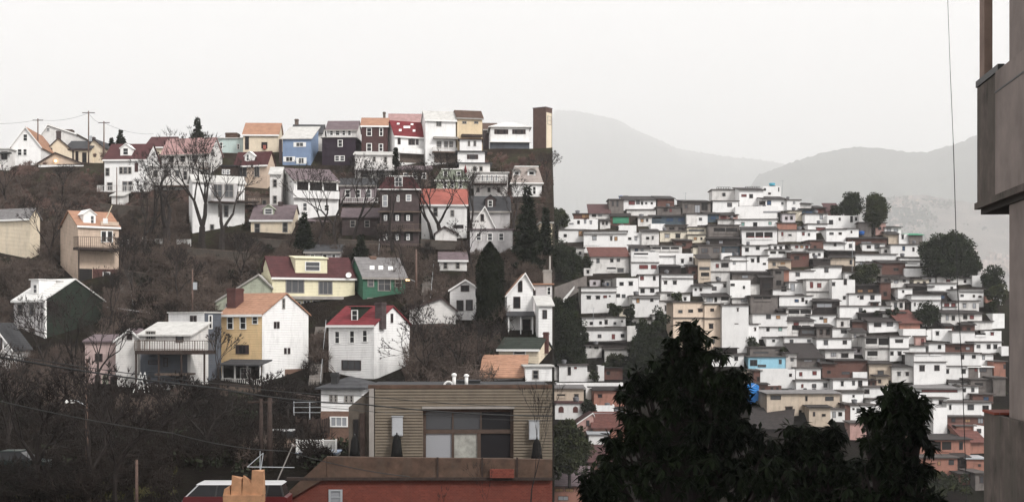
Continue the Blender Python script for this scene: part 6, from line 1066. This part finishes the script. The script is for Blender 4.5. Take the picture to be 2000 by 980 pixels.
LT('dark hill shoulder trees at the drop beside the first white house', 1092, 452, [(1085, 418, 14, 16), (1098, 427, 16, 13), (1080, 432, 14, 16)], seed=8, m_=LEAFM, n=1400); LT('large dark bush mass at the drop above the grey ramp', 1098, 545, [(1095, 500, 26, 26), (1108, 520, 26, 26), (1122, 512, 16, 16), (1086, 528, 18, 24)], seed=9, n=1500); LT('small green tree by the red tiled house', 1148, 532, [(1147, 514, 9, 12)], seed=10, m_=LEAFM, n=1600)
LT('tall dark tree mass at the drop below the grey ramp', 1105, 716, [(1100, 610, 28, 24), (1108, 640, 30, 30), (1100, 670, 28, 30), (1120, 690, 26, 22), (1092, 695, 20, 20), (1132, 660, 12, 20)], seed=11, n=1600); LT('dark conical tree between the slab house and the peach block', 1262, 740, [(1258, 648, 14, 24), (1255, 680, 24, 26), (1262, 715, 32, 24), (1240, 700, 20, 26), (1280, 660, 20, 32), (1285, 625, 16, 20), (1290, 690, 24, 30)], seed=12, n=1500)
LT('olive shrub on the wall below the blue awning', 1200, 730, [(1205, 705, 18, 14), (1195, 716, 16, 14), (1213, 722, 20, 14)], seed=13, m_=LEAFM, n=1300); LT('big olive tree at the bottom beside the drop', 1112, 940, [(1108, 850, 26, 28), (1112, 880, 36, 34), (1095, 905, 24, 24), (1132, 880, 18, 26)], seed=14, m_=LEAFM, n=1500, D=232); LT('small dark bush beside the arched windows', 1150, 820, [(1149, 795, 11, 13), (1153, 806, 10, 10)], seed=15, n=1500); LT('small bush on the small white terrace', 1162, 744, [(1162, 734, 9, 8)], seed=16, m_=LEAFM, n=1500); LT('small round bush beside the stair windows', 1469, 684, [(1469, 668, 12, 11)], seed=17, m_=LEAFM, n=1500); LT('green bush between sky blue house and sheet roof', 1540, 696, [(1538, 686, 10, 8)], seed=18, m_=LEAFM, n=1400)
LT('shrub with reddish soil under the four window house', 1206, 620, [(1203, 606, 14, 10), (1193, 598, 5, 7)], seed=19, m_=LEAFM, n=1300); LT('dark slender tree between two long white houses', 1231, 650, [(1231, 610, 8, 14), (1233, 628, 8, 16)], seed=20, n=1500); LT('overgrown roof garden on the dark boarded houses', 1722, 626, [(1700, 615, 20, 6), (1740, 612, 26, 7)], seed=21, n=1200, trunk=False); LT('green slope bush below the salmon house', 1850, 958, [(1830, 935, 28, 12), (1862, 940, 26, 14), (1840, 960, 36, 16), (1885, 965, 24, 12)], seed=22, m_=LEAFM, n=900); LT('small tree under the orange shed wall', 1953, 765, [(1955, 770, 10, 10)], seed=23, m_=LEAFM, n=1300); LT('brown green shrub by the small white slab house', 1322, 600, [(1320, 582, 10, 12)], seed=24, m_=LEAFM, n=1200); LT('bush on the roof beside the twin terrace windows', 1582, 505, [(1585, 515, 12, 9)], seed=25, n=1300)
# conifers on the near hill
def conifer(label, px, yt, yb, wpx, D, seed=0, m_=None, tiers=16, ragged=.35, name='spruce_tree', group='conifers on the near hill'):
    rg = random.Random(seed); base = at(px, yb, D); o = thing(name, label, 'tree', base, 0, group); H_ = (yb - yt) / F * D; Rr = wpx / 2 / F * D; m = MB()
    MB().seg((0, 0, -.5), (0, 0, H_ * .97), .16, .03, 6).build('trunk', BARK, o)
    for i in range(tiers):
        z = H_ * (.04 + .95 * i / tiers); r_ = Rr * (1 - (i / tiers) ** 1.1) * rg.uniform(1 - ragged, 1.1) + .12; nb = max(6, int(15 * r_ / Rr) + 5)
        for b in range(nb):
            t = rg.uniform(0, 6.28); L_ = r_ * rg.uniform(.7, 1.1); d = Vector((math.cos(t), math.sin(t), rg.uniform(-.25, .1)))
            for j in range(max(4, int(L_ * 12))):
                q = d * L_ * (j + 1) / max(4, int(L_ * 12)); q.z += z
                for _ in range(2): leaf(m, q, d * .7 + rv(rg) * .8 + Vector((0, 0, -.2)), H_ * .04 + .16, .10, rv(rg))
    m.build('crown', m_ or NEEDLE, o); return o
conifer('tall ragged spruce on the skyline behind the faded pink roof', 386, 227, 300, 42, 262, 1, ragged=.5); conifer('double topped evergreen behind the maroon roof', 236, 252, 305, 34, 262, 2, ragged=.3); conifer('lower evergreen beside the double topped one', 218, 268, 305, 24, 262, 21, ragged=.3); conifer('small dark cypress beside the five skylights', 773, 286, 345, 19, 238, 3, ragged=.15)
conifer('large dark spruce at the drop below the pale mansard house', 1030, 357, 535, 66, 202, 4, tiers=24, ragged=.4); conifer('bushy dark evergreen before the mauve porch house', 594, 410, 500, 52, 206, 5, tiers=16, ragged=.3); conifer('dark evergreen against the drop beside the large spruce', 1066, 400, 520, 34, 206, 6, tiers=18); conifer('dark evergreen mound behind the big bare tree', 705, 455, 520, 46, 203, 8, ragged=.3)
# clipped evergreen column
rg = random.Random(31); base = at(957, 645, 179); o = thing('columnar_evergreen', 'tall clipped dark evergreen column beside the red shuttered white house', 'tree', base); m = MB(); H_ = 170 / F * 179; Rr = 29 / F * 179
core = MB(); core.lathe((0, 0, 0), [(Rr * .7 * (math.sin(min(1, (1.02 - k / 12) * 3.2) * math.pi / 2) * (.85 + .15 * k / 12) if k < 12 else .1) + .02, H_ * .95 * k / 12) for k in range(13)], 12); core.build('inner_foliage', CEDAR, o, True)
for _ in range(5200):
    u = rg.random(); t = rg.uniform(0, 6.28); r_ = Rr * math.sin(min(1, (1.0 - u) * 3.0) * math.pi / 2) * (.82 + .18 * u) * (1 + .14 * noise.noise(Vector((math.cos(t) * 2, math.sin(t) * 2, u * 7)))) * rg.uniform(.8, 1.03); p = Vector((r_ * math.cos(t), r_ * math.sin(t), u * H_)); leaf(m, p, Vector((math.cos(t) * .4, math.sin(t) * .4, 1)) + rv(rg) * .5, .34, .09, rv(rg))
m.build('crown', CEDAR, o); MB().seg((0, 0, -.8), (0, 0, 1), .15, .12, 6).build('trunk', BARK, o)
# ---- near trees with hanging leaf whorls
def whorl_tree(label, px, lobes, D, seed, dens=1., leafL=.36):
    rg = random.Random(seed); base = at(px, 1000, D); base.z = -12.3; s_ = D / F
    o = thing('broadleaf_tree', label, 'tree', base, 0, 'dark broadleaf trees close to the camera'); m = MB(); br = MB()
    lobes = list(lobes)
    for (lx, ly, rx, ry) in list(lobes):      # branch ends that break the outline
        for _ in range(int((rx + ry) / 22)):
            t = rg.uniform(-.6, 3.74); q = rg.uniform(1.0, 1.22); lobes.append((lx + (rx - 10) * q * math.cos(t), ly - (ry - 10) * q * math.sin(t), 17, 17))
    for (lx, ly, rx, ry) in lobes:
        rx = max(rx - 15, 3); ry = max(ry - 15, 3); c = at(lx, ly, D) - base; rx *= s_; ry *= s_; dp = max(rx, .6) * .8
        br.seg((0, 0, c.z * .55), c, .07, .03, 5)
        for _ in range(int(80 * dens * (rx * ry) ** .8) + 3):
            d = rv(rg); f_ = rg.random() ** .35; p = c + Vector((d.x * rx * f_, d.y * dp * f_, d.z * ry * f_)); out = (d + Vector((0, -.15, .25))).normalized()
            br.seg(p - out * .35 - Vector((0, 0, .1)), p, .014, .008, 3) if rg.random() < .5 else None
            for k in range(rg.randint(9, 13)):
                t = rg.uniform(0, 6.28); u = out.orthogonal().normalized(); w_ = out.cross(u); dd = (u * math.cos(t) + w_ * math.sin(t)) * .9 + out * rg.uniform(-.1, .4) + Vector((0, 0, -rg.uniform(.3, 1.1)))
                L_ = leafL * rg.uniform(.6, 1.1); dd.normalize(); q = p + dd * .03; s = dd.cross(Vector((0, 0, 1)))
                s = (s.normalized() if s.length > .05 else u) * L_ * .19; mid = q + dd * L_ * .45 + Vector((0, 0, L_ * .06)); tip = q + dd * L_ + Vector((0, 0, -L_ * .12))
                m.quad(q, mid + s, tip, mid - s)
    br.seg((0, 0, -.5), (0, 0, (HY - lobes[0][1]) / F * D - base.z - .3), .22, .06, 8)
    br.build('trunk', BARK, o); m.build('crown', LEAFN, o); return o
whorl_tree('tallest dark broadleaf tree with drooping leaf whorls and pointed top', 1345, [(1345, 660, 40, 32), (1350, 640, 26, 20), (1366, 650, 28, 18), (1325, 668, 28, 22), (1348, 710, 62, 40), (1385, 690, 32, 24), (1310, 720, 44, 30), (1265, 745, 44, 30), (1340, 770, 80, 46), (1290, 755, 52, 32), (1410, 755, 46, 42), (1440, 730, 22, 22), (1452, 775, 26, 36), (1240, 772, 36, 24), (1215, 770, 20, 16), (1330, 840, 110, 66), (1240, 830, 44, 44), (1440, 850, 66, 66), (1205, 865, 34, 26), (1340, 920, 150, 70), (1200, 930, 60, 56), (1460, 930, 80, 60), (1160, 950, 44, 40)], 40, 41, 1.15)
whorl_tree('low dark broadleaf tree at the bottom between its taller neighbours', 1590, [(1560, 850, 40, 34), (1615, 855, 40, 32), (1575, 830, 20, 16), (1625, 840, 18, 18), (1520, 890, 50, 50), (1590, 900, 90, 54), (1660, 915, 60, 44), (1560, 960, 110, 50), (1680, 965, 70, 40)], 42, 42, 1.15)
whorl_tree('dark broadleaf tree with palm like crown before the salmon house', 1748, [(1750, 752, 22, 20), (1770, 770, 30, 22), (1735, 775, 34, 24), (1755, 805, 58, 36), (1800, 800, 26, 24), (1705, 815, 26, 18), (1750, 855, 64, 46), (1800, 845, 26, 30), (1740, 915, 66, 52), (1790, 920, 34, 44), (1720, 965, 70, 40), (1800, 970, 36, 30)], 38, 43, 1.2)

rg = random.Random(55); m = MB()
for _ in range(5200):
    px = rg.uniform(30, 345); yb = rg.uniform(905, 975); p = gl(px, yb)
    if noise.noise(Vector((px * .03, yb * .06, 9))) < -.12: continue
    p.z += noise.noise(Vector((p.x * .12, p.y * .12, 0))) * .35 - .08
    d = Vector((rg.gauss(0, .35), rg.gauss(0, .35), 1)); leaf(m, p, d, rg.uniform(.12, .34), .04, rv(rg))
tag(m.build('grass', mat('winter_grass', (.075, .068, .028), var=.4, scale=.4)), 'patchy olive winter grass under the dark bare trees', 'grass', kind='stuff')
# ------------------------------------------------------------------ concrete apartment block close by
CONC = mat('weathered_concrete', (.185, .152, .138), var=.2, scale=1.8, dirt=.55, rough=.85)
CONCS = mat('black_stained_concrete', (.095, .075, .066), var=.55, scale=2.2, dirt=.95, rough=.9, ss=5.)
ROOT = Vector((4.37, 12.0, 0)); A_ = math.atan2(.1132, .9936)
blk = thing('apartment_block', 'weathered concrete apartment block with a stained balcony box rising out of the frame', 'building', (4.37, 12.0, -12.5), -A_)
G = 12.5      # local frame: y along the facade away from us, x into the block
def B(name, x0, x1, y0, y1, z0, z1, m_, par=None): return MB().box(x0, x1, y0, y1, z0 + G, z1 + G).build(name, m_, par or blk)
B('pillar', .02, .9, -2.6, .62, -12.4, 14, CONC)                                        # pillar nearest the camera
B('column', -.02, .056, 1.45, 1.66, 2.41, 14, mat('brown_streaked_column', (.19, .135, .11), var=.25, scale=2, dirt=.5))
bal = B('balcony', -.03, .016, -2.6, 1.72, 1.22, 2.33, CONCS); B('front_panel', -.05, -.033, -2.6, .86, 1.215, 2.335, CONC, bal); B('end_panel', .019, 3.4, 1.45, 1.72, 1.22, 2.32, CONCS, bal)
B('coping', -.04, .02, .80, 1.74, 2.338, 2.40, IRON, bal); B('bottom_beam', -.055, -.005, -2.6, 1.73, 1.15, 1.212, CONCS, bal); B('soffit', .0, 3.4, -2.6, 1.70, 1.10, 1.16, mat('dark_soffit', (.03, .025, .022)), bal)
B('panel_joint', -.055, -.0505, -2.6, .86, 2.14, 2.155, IRON, bal)
lb = B('balcony', -.03, .016, -1.4, 1.42, -6, -.80, CONCS); B('coping', -.05, .3, .9, 1.40, -.797, -.775, BRICKR, lb)
B('floor_slab', .004, 3.3, .63, 1.44, -.95, -.82, CONC); B('wall', .9, 3.4, .0, 1.44, -12.4, 1.09, CONC); B('shade_tower', 3.42, 75, -30, 1.44, -12.4, 66, CONC); B('pipe_bracket', -.045, -.004, -.62, -.58, -.52, -.42, IRON)  # the tall tower is unseen, added to keep the sun off the near trees
# hanging cable beside the block
cable('thin cable hanging down the whole height before the round tree', [(1850, -30, 22), (1856, 140, 22)], .004); bpy.context.scene.objects[-1].name if 0 else None
tag(cable('darker lower length of the hanging cable before the round tree', [(1862, 280, 22), (1868, 480, 22), (1870, 560, 22), (1880, 740, 22), (1884, 860, 22), (1890, 1010, 22)], .007), cat='cable', group='cable hanging by the concrete block')
tag(cable('faint middle length of the hanging cable against the sky', [(1856, 140, 22), (1862, 280, 22)], .005), group='cable hanging by the concrete block')
# ------------------------------------------------------------------ far hill with a second settlement, and mountains
def ridge(name, lab, crest, D0, D1, base_py, rgb, seed, nx=220, ny=30, amp=1., x0=None, x1=None):
    xs = [crest[0][0] + (crest[-1][0] - crest[0][0]) * k / nx for k in range(nx + 1)]; v = []; f = []
    for x in xs:
        c = interp(crest, x)
        for j in range(ny + 1):
            t = j / ny; y = base_py + (c - base_py) * t; D = D0 + (D1 - D0) * t ** 1.15
            p = at(x, y, D); n_ = noise.fractal(Vector((p.x, p.y, seed * 50)) * (7 / D1), 1, 2, 6)
            p.y += n_ * D1 * .05 * (t + .2); p.z += n_ * D1 * .0045 * amp + (noise.noise(Vector((x * .9, t * 3, seed))) * D1 * .0011 * amp if j > ny - 3 else 0) + noise.noise(Vector((x * .25, t * 6, seed))) * D1 * .0012 * amp; v.append(tuple(p))
        p = at(x, c, D1); v.append((p.x, D1 * 1.3, -70))
    n = ny + 2
    for i in range(nx):
        for j in range(n - 1): a = i * n + j; f.append((a, a + n, a + n + 1, a + 1))
    me = bpy.data.meshes.new(name); me.from_pydata(v, [], f); me.shade_smooth(); me.materials.append(leaf_mat(name + '_cover', rgb, tuple(c * 1.9 for c in rgb), rough=1, scale=.012 * 5000 / D1)); o = bpy.data.objects.new(name, me); COL.objects.link(o); tag(o, lab, 'mountain', kind='structure'); return o
ridge('mountain', 'tall wooded mountain fading into the cloud', [(1032, 420), (1060, 300), (1085, 212), (1130, 216), (1180, 226), (1210, 232), (1250, 252), (1290, 268), (1330, 288), (1400, 304), (1460, 312), (1530, 322), (1620, 335), (1700, 420)], 8500, 15500, 560, (.03, .035, .025), 1)
ridge('mountain', 'lower misty mountain ridge beyond the far hill', [(1420, 430), (1470, 345), (1530, 322), (1600, 300), (1640, 291), (1680, 286), (1720, 289), (1765, 298), (1800, 299), (1830, 291), (1860, 282), (1885, 270), (1905, 262), (1940, 252), (2000, 262), (2200, 330), (2500, 480)], 6300, 9200, 560, (.03, .035, .025), 2)
ridge('hill', 'pale hill covered by a distant second settlement', [(1560, 470), (1600, 425), (1680, 395), (1740, 385), (1790, 381), (1850, 392), (1900, 405), (1960, 420), (2100, 470), (2300, 560)], 5000, 6200, 600, (.10, .085, .075), 3, amp=.7)
m = MB(); rg = random.Random(4); S = 0
for _ in range(900):
    x = rg.uniform(1590, 1985); c = interp([(1560, 470), (1600, 425), (1680, 395), (1740, 385), (1790, 381), (1850, 392), (1900, 405), (1960, 420), (2100, 470)], x); t = rg.uniform(.35, .985); y = 600 + (c - 600) * t; D = 5000 + 1200 * t ** 1.15 - 60
    if noise.noise(Vector((x * .03, y * .03, 3))) < -.15: continue
    p = at(x, y, D); s_ = rg.uniform(4, 10); m.box(p.x - s_, p.x + s_, p.y - 10, p.y + 40, p.z - 20, p.z + rg.uniform(4, 12))
tag(m.build('distant_houses', mat('far_settlement_walls', (.42, .33, .29), var=.45, scale=.02)), 'distant settlement of tiny pale houses melting into haze', 'settlement', kind='stuff')
m = MB(); rg = random.Random(6)
for _ in range(700):
    x = rg.choice((rg.gauss(1865, 28), rg.uniform(1680, 1980))); y = rg.gauss(432, 24)
    c = interp([(1560, 470), (1600, 425), (1680, 395), (1740, 385), (1790, 381), (1850, 392), (1900, 405), (1960, 420), (2100, 470)], x)
    if y < c + 6: continue
    t = (600 - y) / (600 - c); p = at(x, y, 5000 + 1200 * max(t, .05) ** 1.15 - 60)
    for k in range(14): d = rv(rg); leaf(m, p + Vector((d.x * 18, d.y * 12, abs(d.z) * 14)), rv(rg), 16, 6, rv(rg))
tag(m.build('distant_wood', leaf_mat('distant_leaves', (.03, .036, .022), (.06, .07, .04), rough=1, scale=.05)), 'distant wood among the tiny pale houses', 'wood', kind='stuff')
# ------------------------------------------------------------------ haze
HAZE = 1.4e-4
m = MB(); m.box(-9000, 9000, -120, 20500, -72, 2450); hz = m.build('haze', None)
hm = bpy.data.materials.new('haze_air'); hm.use_nodes = True; nt = hm.node_tree; nt.nodes.clear(); out = nt.nodes.new('ShaderNodeOutputMaterial'); pv = nt.nodes.new('ShaderNodeVolumePrincipled'); pv.inputs['Color'].default_value = (1, 1, 1, 1); pv.inputs['Density'].default_value = HAZE; pv.inputs['Anisotropy'].default_value = .0
nt.links.new(pv.outputs['Volume'], out.inputs['Volume']); hz.data.materials.append(hm); tag(hz, 'thin pale haze filling the valley', 'haze', kind='stuff')
# ------------------------------------------------------------------ sky, sun, camera
SUN = Vector((.56, -.62, .76)).normalized(); EL = math.asin(SUN.z); AZ = math.atan2(SUN.x, SUN.y)
w = bpy.data.worlds.new('World'); SC.world = w; w.use_nodes = True; nt = w.node_tree; bg = nt.nodes['Background']
sky = nt.nodes.new('ShaderNodeTexSky'); sky.sky_type = 'NISHITA'; sky.sun_disc = False; sky.sun_elevation = EL; sky.sun_rotation = AZ; sky.dust_density = 6; sky.air_density = 1.0; sky.ozone_density = 1
# an overcast sheet: the clear sky seen through cloud, near white and even
hs = nt.nodes.new('ShaderNodeHueSaturation'); hs.inputs['Saturation'].default_value = .08; nt.links.new(sky.outputs[0], hs.inputs['Color'])
tc = nt.nodes.new('ShaderNodeTexCoord'); nz = nt.nodes.new('ShaderNodeTexNoise'); nz.inputs['Scale'].default_value = 1.6; nz.inputs['Detail'].default_value = 3; nt.links.new(tc.outputs['Generated'], nz.inputs['Vector'])
mr = nt.nodes.new('ShaderNodeMapRange'); mr.inputs[3].default_value = 5.7; mr.inputs[4].default_value = 7.2; nt.links.new(nz.outputs['Fac'], mr.inputs[0])
cl = nt.nodes.new('ShaderNodeCombineColor'); 
for k, g_ in enumerate((1.0, .985, .975)):
    mm = nt.nodes.new('ShaderNodeMath'); mm.operation = 'MULTIPLY'; mm.inputs[1].default_value = g_; nt.links.new(mr.outputs[0], mm.inputs[0]); nt.links.new(mm.outputs[0], cl.inputs[k])
mx = nt.nodes.new('ShaderNodeMix'); mx.data_type = 'RGBA'; mx.inputs[0].default_value = .8; nt.links.new(hs.outputs[0], mx.inputs[6]); nt.links.new(cl.outputs[0], mx.inputs[7]); nt.links.new(mx.outputs[2], bg.inputs['Color']); bg.inputs['Strength'].default_value = .12
sun = bpy.data.lights.new('sun', 'SUN'); sun.energy = 1.5; sun.angle = R(12); sun.color = (1, .97, .93); so = bpy.data.objects.new('sun', sun); COL.objects.link(so); so.rotation_euler = SUN.to_track_quat('Z', 'Y').to_euler()
cam = bpy.data.cameras.new('camera'); cam.sensor_width = 36; cam.lens = 36 * F / 2000; cam.shift_y = (HY - 490) / 2000; cam.clip_start = .5; cam.clip_end = 30000
co = bpy.data.objects.new('camera', cam); COL.objects.link(co); co.rotation_euler = (R(90), 0, 0); SC.camera = co
SC.view_settings.view_transform = 'Standard'; SC.view_settings.look = 'None'; SC.view_settings.exposure = .74; SC.view_settings.gamma = 1
c = SC.cycles; c.max_bounces = 5; c.diffuse_bounces = 2; c.glossy_bounces = 2; c.volume_bounces = 4; c.transmission_bounces = 2; c.use_denoising = True
